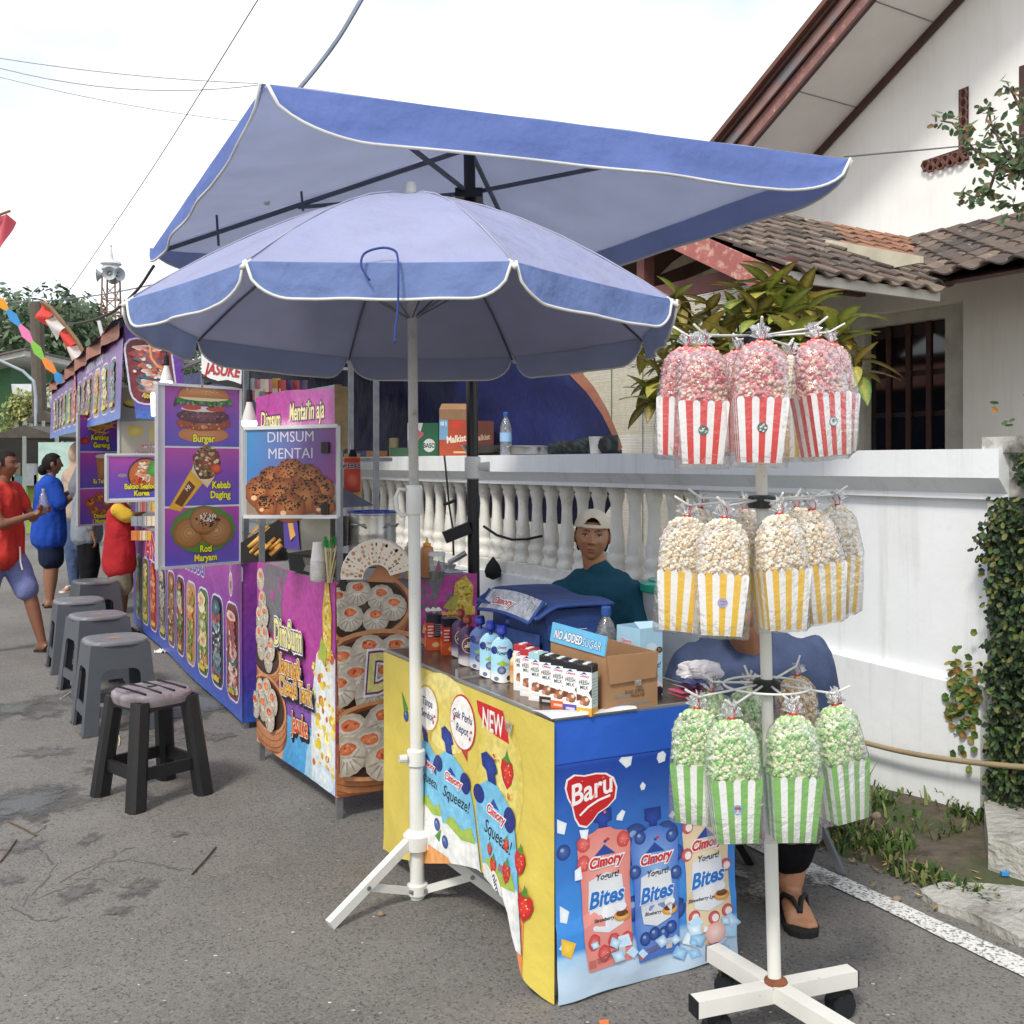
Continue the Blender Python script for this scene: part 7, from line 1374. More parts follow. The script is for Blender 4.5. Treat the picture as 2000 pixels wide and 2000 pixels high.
pr.dots([(.72 + q.random() * .24, .14 + q.random() * .5) for _ in range(70)], .022, ['#e8c83c', '#f0dc70', '#d8a82c', '#f4ecb8', '#c8683c'], 7, 4); pr.poly([(.68, .09), (.97, .09), (.97, .15), (.8, .13)], '#b8d2e0'); pr.poly([(.84, .62), (.92, .62), (.93, .80), (.90, .92), (.86, .92), (.83, .80)], '#d8b02c', '#f0d058'); pr.indots(.88, .76, .035, .14, 60, .009, ['#f0d870', '#c89820', '#f4e498'], 5); pr.poly([(.82, .70), (.79, .62), (.86, .58), (.88, .66)], '#a8b84c')
pr.ell(.84, .13, .11, .05, '#c4d8e4', '#e8eef0', 18)
for t_, cx, cy, h, col, o1, o2, s_ in (('DimSum', 290, 850, .115, '#e6e08c', '#5a2a6a', '#e8e6e0', .62), ('Jagung&', 305, 1030, .085, '#e2a83c', '#6a2a6a', '#e8e6e0', .66), ('Cheese Tarik', 340, 1170, .080, '#e6b03c', '#6a2a6a', '#e8e6e0', .62), ('Jasuke', 350, 1395, .085, '#cf4a2c', '#efe2b4', '#241c1e', .62)):
    c = C7(cx, cy); pr.text(t_, c[0] + .012, c[1] - .012, h, '#221a24', .11, 0, rot=.03, sx=s_); pr.text(t_, c[0], c[1], h, col, .025, 0, rot=.03, sx=s_, out=o1, ow=.035, out2=o2, ow2=.075)
pr.obj(lo)
fm2 = lambda x, y, l=0: DS(-.006 - l, x, y)
b = B('#b0408f'); b.grid(lambda s, c: fm2(-.012 + s * .64, .088 + c * (DZ + .004 - .088)), 12, 12); fo = obj('front_banner', b, PAINT, ds, smooth=True)
pr = Print(fm2, .0005, maxlen=.12); pr.clip = (-.01, .089, .628, .933)
pr.rect(0, .80, .628, .93, '#68656a', '#747076'); pr.poly([(.42, .80), (.628, .80), (.628, .933), (.47, .933)], '#b0408f')
for x, y, r in ((.36, .87, .05), (.42, .80, .035), (.30, .80, .03), (.50, .84, .03)): pr.ell(x, y, r, r, '#b0408f', n=18); pr.ell(x, y, r * .65, r * .65, '#6c686e', n=16); pr.ell(x, y, r * .3, r * .3, '#b0408f', n=10)
pr.poly([(.30, .62), (.628, .62), (.628, .80), (.4, .80)], '#a83a8c'); pr.poly([(-.01, .09), (.628, .09), (.628, .2), (-.01, .2)], '#d29c6c', '#c88a58')
steamer(pr, .10, .83, .22, .14, .05, ((-.5, .25), (-.1, .45), (.35, .25), (-.25, -.25), (.25, -.35), (.6, -.05), (-.7, -.2)), 4); steamer(pr, .15, .57, .29, .17, .06, ((-.5, .3), (-.1, .5), (.3, .45), (-.3, -.1), (.15, -.1), (.5, .1), (-.55, -.3), (-.05, -.5), (.4, -.4)), 5); steamer(pr, .18, .30, .32, .16, .08, ((-.45, .3), (0, .45), (.4, .3), (-.2, -.1), (.3, -.15), (-.5, -.25), (0, -.5)), 6)
for x, y in ((.38, .72), (.45, .68), (.50, .75), (.56, .70), (.6, .78)): pr.poly([(x - .02, y - .015), (x + .015, y - .02), (x + .02, y + .015), (x - .015, y + .02)], '#d8b860')
pr.poly([(.5, .74), (.6, .76), (.61, .88), (.57, .93), (.52, .90)], '#c8a838', '#e0c860'); pr.indots(.56, .85, .04, .07, 70, .007, ['#e8d078', '#b89428'], 8); pr.poly([(.46, .80), (.52, .78), (.54, .86), (.5, .84)], '#a8a048')
for t_, x, y, h, col in (('Dim', .245, .50, .15, '#dad684'), ('J', .30, .36, .1, '#e0a83c'), ('C', .30, .27, .1, '#e0a83c')): pr.text(t_, x, y, h, col, .03, .1, sx=.8, out='#7a2a7a', ow=.04, out2='#e8e4e0', ow2=.085)
pr.obj(fo)
b = B(); b.box((-.012, -.012, -.02), (.012, .012, .02), M=Matrix.Translation(DS(-.008, .02, DZ - .01))); obj('binder_clip', b, BP, ds)
# upper banner
um = lambda x, y, l=0: DS(.97 - x, -.012 - l + .006 * math.sin(x * 9), y)
b = B('#b8489c'); b.grid(lambda s, c: um(s * .97, 1.44 + c * (.27 + .01 * math.sin(s * 5))), 14, 6); uo = obj('top_banner', b, PAINT, ds, smooth=True)
pr = Print(um, .0005, maxlen=.12); 
for t_, x, y, h, col, s_ in (("Dimsum", .2, 1.565, .075, '#ece0a0', .8), ("Mentai'in aja", .66, 1.585, .075, '#ece0a0', .72), ('& Jagung cheese tarik', .5, 1.48, .065, '#eac070', .75)): pr.text(t_, x, y, h, col, .02, .15, sx=s_, out='#4a2a4a', ow=.05, out2='#6a4a6a', ow2=.08)
pr.rect(0, 1.44, .97, 1.465, '#8fc4dc'); pr.obj(uo)
b = B('#a08a60'); b.add([DS(.0, -.012, 1.71), DS(-.01, .04, 1.70), DS(-.01, .04, 1.46), DS(0, -.012, 1.44)], [(0, 1, 2, 3)]); obj('banner_return', b, PAINT, ds)
# ---- picture boards
def board(name, label, lb, rb, h, fn, frame='#c9cacc', cat='sign', par=None, m=None):
    ex = (rb - lb); w_ = ex.length; ex.normalize(); f = plane(lb, ex, UP); t = thing(name, label, cat, lb)
    n = ex.cross(UP); b = B('#d8d8da'); b.prism([lb, lb + ex * w_, lb + ex * w_ + UP * h, lb + UP * h], -n * .008); o = obj('panel', b, CARD, t)
    for a, c in (((0, 0), (w_, 0)), ((0, h), (w_, h)), ((0, 0), (0, h)), ((w_, 0), (w_, h))): b = B(); b.bar(f(*a, .003), f(*c, .003), .014, .014); obj('frame_strip', b, mat('alu_strip', '#cfd0d2', rough=.35, metal=.3), t)
    p = Print(f, .0004); p.f = lambda x, y, l=0: f(x, y, l + .001); fn(p, w_, h); p.obj(t, m or mat('glossy_board_print', rough=.22, var=.04, scale=9)); return t, f
def grad(p, x0, y0, x1, y1): p.rect(x0, y0, x1, (y0 + y1) / 2, '#5a52b4', '#7a48ac'); p.rect(x0, (y0 + y1) / 2, x1, y1, '#7a48ac', '#b0489f')
def ytext(p, t, x, y, h, sx=.85): p.text(t, x, y, h, '#e8e03c', .035, 0, sx=sx, out='#2a2018', ow=.05)
def burger(p, x, y, w_):
    q = random.Random(2); k = w_
    p.ell(x, y - .28 * k, .42 * k, .12 * k, '#b5713c', '#c98a54', 22); p.ell(x, y - .12 * k, .47 * k, .1 * k, '#8a3a24', '#a85a3c', 22, jit=.06); p.indots(x, y - .14 * k, .42 * k, .07 * k, 34, .022 * k, ['#c8583a', '#6a2a1c', '#d8a050', '#e0c89a'], 4)
    p.ell(x, y - .0 * k, .43 * k, .11 * k, '#4a2430', '#7a4a50', 22, jit=.05); p.indots(x, y, .38 * k, .08 * k, 60, .018 * k, ['#6a3a44', '#8a5a60', '#3a1a22', '#a0787a'], 6)
    p.ell(x - .02 * k, y + .1 * k, .36 * k, .04 * k, '#d8d4cc', n=18); p.ell(x - .2 * k, y + .12 * k, .16 * k, .04 * k, '#c23a2a', n=12); p.ell(x + .2 * k, y + .11 * k, .17 * k, .04 * k, '#b8402c', n=12)
    pts = [(x - .5 * k + i * k / 24, y + .2 * k + (.05 if i % 2 else -.06) * k * q.uniform(.6, 1.3)) for i in range(25)]; p.shape([(x - .46 * k, y + .26 * k)] + pts + [(x + .46 * k, y + .26 * k)], '#3f7a34'); p.indots(x, y + .2 * k, .46 * k, .05 * k, 40, .022 * k, ['#5a9a44', '#2f6a2a', '#7ab05a'], 5)
    p.ell(x, y + .27 * k, .42 * k, .05 * k, '#e0d0a0', n=20); dm = [(x + .43 * k * math.cos(a), y + .27 * k + .2 * k * math.sin(a)) for a in [math.pi * i / 16 for i in range(17)]]; p.poly(dm, '#b06a34', '#d2945a'); p.indots(x, y + .38 * k, .3 * k, .06 * k, 26, .009 * k, ['#f0dcb0'], 7, 5)
def kebab(p, x, y, k):
    p.poly([(x - .5 * k, y - .5 * k), (x - .3 * k, y - .55 * k), (x + .1 * k, y - .1 * k), (x - .1 * k, y + .12 * k)], '#d8a028', '#e8bc48'); p.poly([(x - .4 * k, y - .42 * k), (x - .28 * k, y - .48 * k), (x - .05 * k, y - .18 * k), (x - .16 * k, y - .08 * k)], '#6a3a1c'); p.text('HI', x - .16 * k, y - .22 * k, .07 * k, '#e8e0d8', .02, rot=.7)
    p.poly([(x - .12 * k, y + .05 * k), (x + .15 * k, y - .2 * k), (x + .3 * k, y + .0 * k), (x + .1 * k, y + .35 * k), (x - .05 * k, y + .3 * k)], '#d8c09a', '#eadcc0'); p.ell(x + .15 * k, y + .18 * k, .24 * k, .26 * k, '#5a3224', '#8a5238', 18, jit=.12); p.indots(x + .15 * k, y + .2 * k, .22 * k, .24 * k, 80, .028 * k, ['#c8a070', '#4a2a1c', '#a8603c', '#e0d0b0', '#6a8a3a', '#b83a24', '#d8c8a8'], 9); p.ell(x + .3 * k, y + .1 * k, .09 * k, .07 * k, '#c2402a', '#d86a48', 12)
def roti(p, x, y, k):
    p.ell(x, y, .55 * k, .36 * k, '#4f7a38', '#6a9a48', 12)
    for cx, cy, r in ((-.24, -.04, .26), (.2, -.02, .28), (0, .14, .24)):
        p.ell(x + cx * k, y + cy * k, r * k, r * .85 * k, '#8a5a34', '#c89a68', 22)
        for f in (.8, .6, .4, .2): p.line([(x + cx * k + r * f * k * math.cos(a), y + cy * k + r * .85 * f * k * math.sin(a)) for a in [6.28 * i / 20 for i in range(21)]], .014 * k, '#a87444')
    p.indots(x + .06 * k, y + .14 * k, .2 * k, .1 * k, 60, .016 * k, ['#5a2a1c', '#4a2218'], 3); p.indots(x + .06 * k, y + .18 * k, .13 * k, .07 * k, 60, .013 * k, ['#f0eee8', '#dcd8cc'], 4, 5)
def bsign(p, w_, h):
    p.rect(0, 0, w_, h, '#d4d4d6'); x0 = .045
    for y0, y1 in ((0, h * .325), (h * .335, h * .655), (h * .665, h)): grad(p, x0, y0, w_, y1)
    cx = (x0 + w_) / 2; burger(p, cx, h * .835, .34); ytext(p, 'Burger', cx, h * .69, .038)
    kebab(p, cx - .03, h * .505, .33); ytext(p, 'Kebab', cx + .10, h * .43, .036); ytext(p, 'Daging', cx + .095, h * .375, .036)
    roti(p, cx, h * .2, .34); ytext(p, 'Roti', cx + .01, h * .075, .034); ytext(p, 'Maryam', cx + .01, h * .025, .034)
board('menu_board', 'tall menu board with burger, kebab and flatbread pictures', P(305, 1111, 5.0), P(469, 1098, 5.35), .905, bsign)
def fries(p, x, y, k):
    q = random.Random(5)
    for i in range(46): a = q.uniform(-.5, .9); l = q.uniform(.1, .2) * k; cx, cy = x + q.gauss(0, .2) * k, y + q.gauss(0, .1) * k; dx, dy = math.cos(a) * l, math.sin(a) * l; p.line([(cx - dx, cy - dy), (cx + dx, cy + dy)], .035 * k, q.choice(['#e8a83c', '#d8902c', '#f0c058', '#c87a24']))
def ksign(p, w_, h):
    p.rect(0, 0, w_, h, '#c9c8cc')
    for y0, y1 in ((0, h * .325), (h * .335, h * .655), (h * .665, h)): grad(p, .03, y0, w_, y1)
    fries(p, w_ * .45, h * .9, .3); p.ell(w_ * .15, h * .76, .05, .03, '#8a2a1c', '#b84a34', 14); ytext(p, 'Kentang', w_ * .42, h * .77, .045); ytext(p, 'Goreng', w_ * .45, h * .70, .045)
    p.poly([(w_ * .36, h * .62), (w_ * .6, h * .62), (w_ * .56, h * .42), (w_ * .4, h * .42)], '#a8703c', '#c08a58'); p.ell(w_ * .48, h * .62, w_ * .13, .018, '#d8d4d0', n=14); ytext(p, 'Es Teh', w_ * .42, h * .375, .036)
    for i, (x, y) in enumerate(((.25, .2), (.42, .24), (.58, .2), (.34, .12), (.5, .1))): p.ell(w_ * x, h * y, .055, .05, '#8a4424', '#c87844', 14, jit=.1, seed=i); p.indots(w_ * x, h * (y + .01), .04, .03, 12, .007, ['#2a1c14', '#e0a060'], i)
    ytext(p, 'Dimsum', w_ * .45, h * .06, .036); ytext(p, '( Mentai )', w_ * .45, h * .012, .036)
board('menu_board', 'farthest menu board with fries and iced tea pictures behind the stall awning', P(150, 1027, 8.5), P(250, 1020, 8.95), .93, ksign)
def bak(p, w_, h):
    p.rect(0, 0, w_, h, '#c9c8cc'); grad(p, .02, .02, w_ - .005, h - .015); p.ell(w_ * .62, h * .55, .115, .115, '#3a3236', n=24); p.ell(w_ * .62, h * .56, .105, .1, '#b8643c', '#d88a54', 22); p.indots(w_ * .6, h * .62, .07, .06, 40, .012, ['#e8d8c0', '#d8b898', '#f0e8dc'], 3); p.poly([(w_ * .62, h * .6), (w_ * .72, h * .88), (w_ * .95, h * .75), (w_ * .9, h * .4)], '#3f8a3c', '#7ab45a'); p.indots(w_ * .52, h * .5, .05, .05, 20, .014, ['#d8643c', '#c84a2c', '#e8a070'], 4)
    p.ell(w_ * .26, h * .55, .03, .012, '#8a8a8e', n=12); ytext(p, 'Bakso Seafood', w_ * .56, h * .26, .034, .8); ytext(p, 'Korea', w_ * .56, h * .11, .034)
board('menu_board', 'small menu board with a red soup bowl above the reaching child', P(206, 980, 6.5), P(330, 976, 6.75), .30, bak)
def jas(p, w_, h):
    p.rect(0, 0, w_, h, '#cfd0d2'); p.rect(.012, .012, w_ - .01, h * .98, '#8a8fc4', '#a8a070'); p.ell(w_ * .4, h * .75, .1, .035, '#3f4a3a', n=18); p.ell(w_ * .4, h * .77, .09, .03, '#e0b83c', '#f0d870', 18); ytext(p, 'Jasuke', w_ * .6, h * .58, .035); p.rect(.012, .012, w_ - .01, h * .5, '#b8b0a0', '#c8c0b0'); p.ell(w_ * .36, h * .36, .06, .045, '#d8b848', '#f0dc80', 16); p.rect(w_ * .66, h * .2, w_ * .9, h * .46, '#e0c878'); p.text('Jagung', w_ * .62, h * .13, .03, '#c83a4a', .02, out='#f0e8e8', ow=.05); p.text('Cheese Tarik', w_ * .6, h * .03, .028, '#c83a4a', .02, sx=.8, out='#f0e8e8', ow=.05)
board('menu_board', 'small menu board with a bowl of sweet corn behind the burger board', P(231, 892, 7.3), P(322, 888, 7.5), .50, jas)
def dmen(p, w_, h):
    p.rect(0, 0, w_, h, '#d0d0d4'); x0, y0 = .012, .006; W_ = w_ - x0
    p.put([(x0, y0), (w_, y0), (w_, h - .008), (x0, h - .008)], [(0, 1, 2), (0, 2, 3)], [hx('#3f74b8'), hx('#8a2f7c'), hx('#7a3a80'), hx('#3a86bc')])
    p.poly([(x0, y0), (w_, y0), (w_, h * .34), (w_ * .7, h * .52), (w_ * .3, h * .48), (x0, h * .3)], '#8a7a68', '#a8927c')
    for i, (x, y, r) in enumerate(((.3, .4, .065), (.5, .47, .07), (.68, .42, .065), (.18, .27, .07), (.82, .3, .06), (.42, .24, .08), (.66, .22, .075), (.5, .1, .07), (.25, .12, .05), (.85, .12, .05))):
        p.ell(w_ * x, h * y, r, r * .92, '#7a3c20', '#c07a44', 18, jit=.07, seed=i); p.indots(w_ * x, h * y + r * .35, r * .8, r * .55, 60, .0055, ['#1e1c18', '#2a2a20', '#3a2a20'], i + 20, 4); p.ell(w_ * x - r * .4, h * y - r * .3, r * .2, r * .15, '#e8b890', n=8)
    p.text('DIMSUM', w_ * .5, h * .835, .043, '#cfcad2', -.004, sx=.95); p.text('MENTAI', w_ * .5, h * .65, .043, '#cfcad2', -.004, sx=.95)
t, f_ = board('dish_board', 'square board reading Dimsum Mentai with a dumpling photo on the posts', P(477, 1009, 4.12), P(661, 1009, 4.0), .355, dmen)
for y_ in (.03, .27): b = B(); b.box((-.014, -.006, -.022), (.014, .012, .022), M=Matrix.Translation(f_(.365, y_, .012))); obj('binder_clip', b, BP, t)
# flag shaped sign
t = thing('flag_sign', 'white flag shaped sign with red lettering Jasuke', 'sign', P(430, 720, 4.9)); y = 4.9; C4 = lambda x, y_: P(100 + x / 4.6, 620 + y_ / 4.6, y)
b = B('#e4e4e2'); b.prism([C4(*p) for p in ((1345, 200), (1360, 215), (1400, 290), (1470, 360), (1530, 430), (1712, 440), (1706, 600), (1640, 575), (1580, 560), (1500, 570), (1420, 545), (1352, 500))], (0, .01, 0)); so_ = obj('panel', b, CARD, t)
b = B('#17181a'); b.prism([C4(*p) for p in ((1352, 502), (1420, 547), (1500, 572), (1580, 562), (1640, 577), (1706, 602), (1704, 640), (1560, 610), (1450, 590), (1352, 545))], (0, .01, 0)); obj('black_wave', b, CARD, t)
pr = Print(plane(C4(1350, 560) - V((0, .002, 0)), (1, 0, 0), UP), .0004); pr.text('JASUKE', .098, .022, .052, '#c22a2a', .02, .15, rot=-.12, sx=.7, out='#3a1a1a', ow=.012); pr.obj(so_, CARD, 'lettering')
b = B(); b.bar(C4(1348, 500) + V((0, .014, 0)), C4(1348, 640) + V((0, .014, 0)), .008); obj('stick', b, GALV, t)
# kebab sleeve hanging on the wall side
t = thing('paper_sleeve', 'red paper kebab sleeve hanging from a black clip', 'sleeve', P(688, 930, 4.75)); y = 4.75; b = B('#d0a060'); b.prism([P(671, 975, y), P(706, 975, y), P(703, 886, y), P(672, 886, y)], (0, .004, 0)); o = obj('sleeve_paper', b, CARD, t)
pr = Print(plane(P(671, 975, y) - V((0, .001, 0)), (1, 0, 0), UP), .0003); pr.rect(.003, .035, .078, .19, '#a8382c', '#b8402c'); pr.text('KEBAB', .04, .145, .022, '#1c1a1a', .03, sx=.85, out='#ece8e0', ow=.05); pr.ell(.04, .09, .026, .03, '#b84a34', '#c86a4a', 16); pr.text('yang terasa', .04, .03, .012, '#2a1c18', .01, sx=.8); pr.text('enak', .04, .012, .012, '#2a1c18', .01); pr.obj(o, CARD)
b = B(); b.prism([P(681, 892, y - .006), P(697, 892, y - .006), P(694, 878, y - .006), P(684, 878, y - .006)], (0, .014, 0)); obj('binder_clip', b, BP, t); b = B(); b.tube([P(685, 878, y), P(683, 868, y), P(688, 864, y), P(690, 878, y)], .002, 5); obj('clip_wire', b, STEEL, t)
# ---- things on the dimsum table
def on(u, v): return G(u, v, DZ)
t = thing('stock_pot', 'tall steel stock pot with handles on the dimsum table', 'pot', DS(.62, .40, DZ)); c = DS(.56, .40, DZ)
b = B(); b.lathe([(.10, 0), (.108, .006)] + [(.108 + (.0025 if i % 2 else 0), .01 + i * .012) for i in range(12)] + [(.108, .16), (.108, .235), (.113, .238), (.113, .243), (.106, .243), (.106, .2)], c, 28); obj('pot_body', b, STEEL, t, smooth='auto')
for a in (-2.0, -.6, 1.2): d = V((math.cos(a), math.sin(a), 0)); x = V((-d.y, d.x, 0)); b = B(); b.tube([c + d * .108 - x * .035 + UP * .18, c + d * .135 - x * .025 + UP * .195, c + d * .135 + x * .025 + UP * .195, c + d * .108 + x * .035 + UP * .18], .004, 6); obj('handle', b, STEEL, t, smooth=True)
b = B('#2a4ab0'); b.tube([c + V((math.cos(a), math.sin(a), 0)) * .112 + UP * .248 for a in [6.28 * i / 28 for i in range(29)]], .005, 6); obj('blue_rim', b, GLOSS, t, smooth=True)
b = B('#4a4d58'); b.prism([P(660, 950, 4.72), P(728, 988, 4.6), P(660, 992, 4.55)], (0, .01, .006)); obj('tilted_lid', b, mat('grey_glass_lid', '#5a5d66', rough=.2), t)
t = thing('steel_steamer', 'square steel steamer box with a fruit print behind the Dimsum Mentai board', 'steamer', DS(.62, .13, DZ)); y = 4.62
b = B(); b.prism([P(556, 1012, y), P(645, 1012, y - .08), P(645, 1072, y - .08), P(560, 1078, y)], (.05, .2, 0)); obj('box_body', b, mat('dull_steel', '#8d8b84', rough=.3, metal=.85, var=.2, scale=9), t)
b = B('#4a3a8a'); b.prism([P(553, 1014, y), P(581, 1016, y - .03), P(586, 1074, y - .03), P(556, 1070, y)], (0, -.004, 0)); pb_ = obj('purple_panel', b, CARD, t); b = B('#c8944c'); b.prism([P(563, 1022, y - .01), P(578, 1020, y - .02), P(578, 1045, y - .02), P(568, 1055, y - .02)], (0, -.008, 0)); obj('print', b, CARD, pb_)
b = B(); b.bar(P(545, 1010, y), P(648, 1010, y - .09), .03, .015); obj('lid', b, STEEL, t)
t = thing('food_tray', 'black and steel food tray under the steamer box', 'tray', on(600, 1120)); y = 4.4; b = B('#1e1c1a'); b.prism([P(561, 1080, y), P(646, 1088, y - .2), P(646, 1130, y - .2), P(566, 1114, y)], (.06, .16, 0)); obj('tray_body', b, MATTE, t); b = B(); b.prism([P(570, 1086, y - .012), P(644, 1094, y - .212), P(642, 1126, y - .212), P(574, 1110, y - .012)], (0, .006, 0)); obj('steel_front', b, MATS['dull_steel'], t)
t = thing('roll_rack', 'dark sloping rack of golden fried rolls beside the menu board', 'rack', P(510, 1080, 4.95)); q = random.Random(9); y = 5.0
b = B(); b.prism([P(470, 1060, y + .1), P(560, 1005, y + .1), P(560, 1095, y + .1), P(470, 1100, y + .1)], (0, .03, 0)); obj('dark_back', b, mat('dark_rack', '#15130f', rough=.6), t)
for i in range(14):
    u, v = 482 + q.random() * 50, 1020 + q.random() * 62; a = P(u, v + 6, y + .02 * i * .2); c = P(u + 22, v - 14, y + .02 * i * .2); b = B(); b.tube([a, c], .009 if v > 1050 else .003, 8, q.choice(['#c8943c', '#b8803c', '#d8a850'])); obj('roll', b, mat('fried_roll', rough=.45, var=.2, scale=40), t, smooth=True)
p = on(622, 1136); t = thing('paper_cups', 'stack of white paper cups in plastic on the dimsum table', 'cups', p)
b = B('#dedad4'); b.lathe([(.026, 0), (.03, .002)] + [x for i in range(9) for x in ((.031, .004 + i * .009), (.0335, .011 + i * .009), (.031, .0115 + i * .009))] + [(.030, .09), (.022, .155), (.0215, .157)], p, 20); obj('stacked_cups', b, CARD, t, smooth='auto')
b = B(); b.lathe([(.034, 0), (.037, .03), (.035, .07), (.033, .085)], p, 16); obj('plastic_sleeve', b, FILM, t, smooth=True)
p = on(645, 1138); t = thing('skewer_bundle', 'bundle of bamboo skewers with green wrapped tips', 'skewers', p); q = random.Random(5)
for i in range(16):
    d = V((q.gauss(0, .006), q.gauss(0, .006), 0)); e = p + d * 1.0 + V((q.uniform(-.03, .035), q.gauss(0, .01), q.uniform(.15, .17))); b = B('#c8b88a'); b.tube([p + d, e], .0022, 5); sk = obj('skewer', b, MATTE, t); b = B(q.choice(['#2f8a3c', '#3fa04a', '#287a34'])); b.tube([e - (e - p).normalized() * .012, e + (e - p).normalized() * .012], [.0045, .006], 6); obj('green_tip', b, GLOSS, sk)
# fan of paper food trays
c = on(735, 1140) + V((0, .02, 0)); t = thing('box_fan', 'fan of patterned paper food boxes standing on the dimsum table', 'paper boxes', c); q = random.Random(8)
for i in range(17):
    a = R(172 - i * 9.2); r0, r1 = .055, .15 - .01 * abs(i - 9) / 9; cs, sn = math.cos(a), math.sin(a); tn = V((-sn, 0, cs)); rd = V((cs, 0, sn)); o = c + UP * .018 + V((0, -.004 * i * 0 + .002 * (i % 2) - .0012 * i, 0)); hw0, hw1 = .011, .024
    pts = [o + rd * r0 - tn * hw0, o + rd * r1 - tn * hw1, o + rd * (r1 + .006) + V((0, .004, 0)), o + rd * r1 + tn * hw1, o + rd * r0 + tn * hw0]; b = B('#e2d6c4'); b.prism(pts, (0, .05, 0)); bo_ = obj('paper_box', b, CARD, t)
    pr = Print(lambda s, w_, l=0: o + rd * s + tn * w_ - V((0, .0006 + l, 0)), .0002); pr.dots([(r0 + .012 + j * .017, q.uniform(-.3, .3) * (.012 + j * .002)) for j in range(5)], .007, ['#b8845a', '#a8744c', '#c89a70'], 8, i); pr.obj(bo_, CARD)
b = B('#a87448'); b.prism([P(716, 1136, 4.05), P(742, 1098, 4.05), P(784, 1124, 4.05), P(770, 1138, 4.05)], (0, .004, .0)); tag(obj('kraft_card', b, CARD), 'plain brown card leaning in front of the paper box fan', 'card')
def sauce(p, h, r, col, tip, label):
    t = thing('sauce_bottle', label, 'bottle', p); b = B(col); b.lathe([(r, 0), (r * 1.03, .004), (r, h * .68), (r * .92, h * .74), (r * .55, h * .78)], p, 16); obj('bottle_body', b, mat('soft_plastic', rough=.35, var=.05, trans=.2), t, smooth='auto'); b = B(tip); b.lathe([(r * .62, h * .78), (r * .62, h * .84), (r * .3, h * .86), (r * .08, h)], p, 14); obj('nozzle', b, GLOSS, t, smooth='auto')
sauce(on(802, 1130), .175, .026, '#cdb890', '#ddd8cc', 'cream sauce bottle half hidden behind the white parasol pole'); sauce(on(834, 1127), .165, .027, '#d89a6a', '#e0a030', 'orange sauce bottle with a yellow nozzle'); 
p = on(853, 1131); t = thing('plastic_jar', 'clear plastic jar with green and magenta contents', 'jar', p); b = B(); b.lathe([(.03, 0), (.033, .003), (.033, .095)], p, 18, cap=False); obj('jar_wall', b, film_mat('clear_plastic'), t, smooth=True); b = B('#d8d8d4'); b.lathe([(.035, .095), (.035, .108), (.03, .11)], p, 18); obj('lid', b, GLOSS, t, smooth='auto'); b = B('#4a5a3a'); b.lathe([(.029, .003), (.03, .03), (.012, .034)], p, 12); obj('contents', b, MATTE, t); b = B('#b8307a'); b.add([p + V((-.01, -.028, .03)), p + V((.02, -.024, .028)), p + V((.012, -.028, .085))], [(0, 1, 2)]); obj('magenta_label', b, CARD, t)
b = B('#dcdcda'); b.grid(lambda s, e: DS(.05 + e * .25, .42 + s * .2, DZ + .004 + .02 * abs(mnoise.noise(V((s * 6, e * 6, 1))))), 12, 10); tag(obj('plastic_wrap', b, mat('thin_white_plastic')), 'crumpled clear plastic wrap at the end of the dimsum table', 'plastic')
t = thing('tool_tray', 'steel tray with a small sieve at the end of the dimsum table', 'tray', DS(.35, .5, DZ)); b = B(); b.hexa([DS(.15, .44, DZ + .001), DS(.15, .6, DZ + .001), DS(.5, .6, DZ + .001), DS(.5, .44, DZ + .001)], [DS(.14, .43, DZ + .03), DS(.14, .61, DZ + .03), DS(.51, .61, DZ + .03), DS(.51, .43, DZ + .03)]); obj('tray_body', b, STEEL, t); b = B(); b.tube([P(876, 1100, 4.4), P(910, 1080, 4.4)], .012, 8); obj('sieve', b, STEEL, t)
t = thing('action_camera', 'small dark camera on a clamp behind the paper box fan', 'camera', P(755, 1050, 4.75)); c = P(752, 1033, 4.75); b = B('#232a44'); b.ball(c, .022, 12, 8); obj('lens_body', b, GLOSS, t, smooth=True); b = B('#c8422a'); b.box((-.006, -.024, -.004), (.006, -.02, .006), M=Matrix.Translation(c)); obj('red_light', b, GLOSS, t); b = B('#15151a'); b.tube([c - UP * .02, c + V((.01, 0, -.06)), c + V((.04, 0, -.1))], .007, 6); b.box((-.02, -.01, -.05), (.05, .02, -.02), M=Matrix.Translation(c)); obj('clamp', b, MATTE, t)
# ================================================================ purple stall
ps = thing('purple_stall', 'long purple street food stall with printed counter banner and awning', 'stall', S(4, .4))
T1, T2, PZ = 1.55, 5.45, .872
b = B(); b.hexa([S(T1, 0, PZ - .02), S(T1, .62, PZ - .02), S(T2, .62, PZ - .02), S(T2, 0, PZ - .02)], [S(T1, 0, PZ), S(T1, .62, PZ), S(T2, .62, PZ), S(T2, 0, PZ)]); obj('counter_top', b, MATS['grey_counter'], ps)
for a, c in ((T1 + .02, .02), (T1 + .02, .6), (T2 - .02, .02), (T2 - .02, .6), (3.4, .02)): b = B(); b.bar(S(a, c, 0), S(a, c, 2.2 if a < 5 else 2.3), .026); obj('post', b, GALV, ps)
L5 = T2 - T1; cm_ = lambda x, y, l=0: S(T2 - x, -.008 - l - .008 * math.sin(x * 3) * (PZ - y), y)
b = B(); b.grid(lambda s, c: cm_(s * L5, .035 + c * (PZ - .03)), 40, 12); b.c = [mixc('#3f62b8', '#5a3a98', min(1, (p[2] - .035) / .22)) if p[2] < .25 else mixc('#5a3a98', '#9c3f94', min(1, (p[2] - .25) / .6)) for p in b.v]; co_ = obj('counter_banner', b, PAINT, ps, smooth=True)
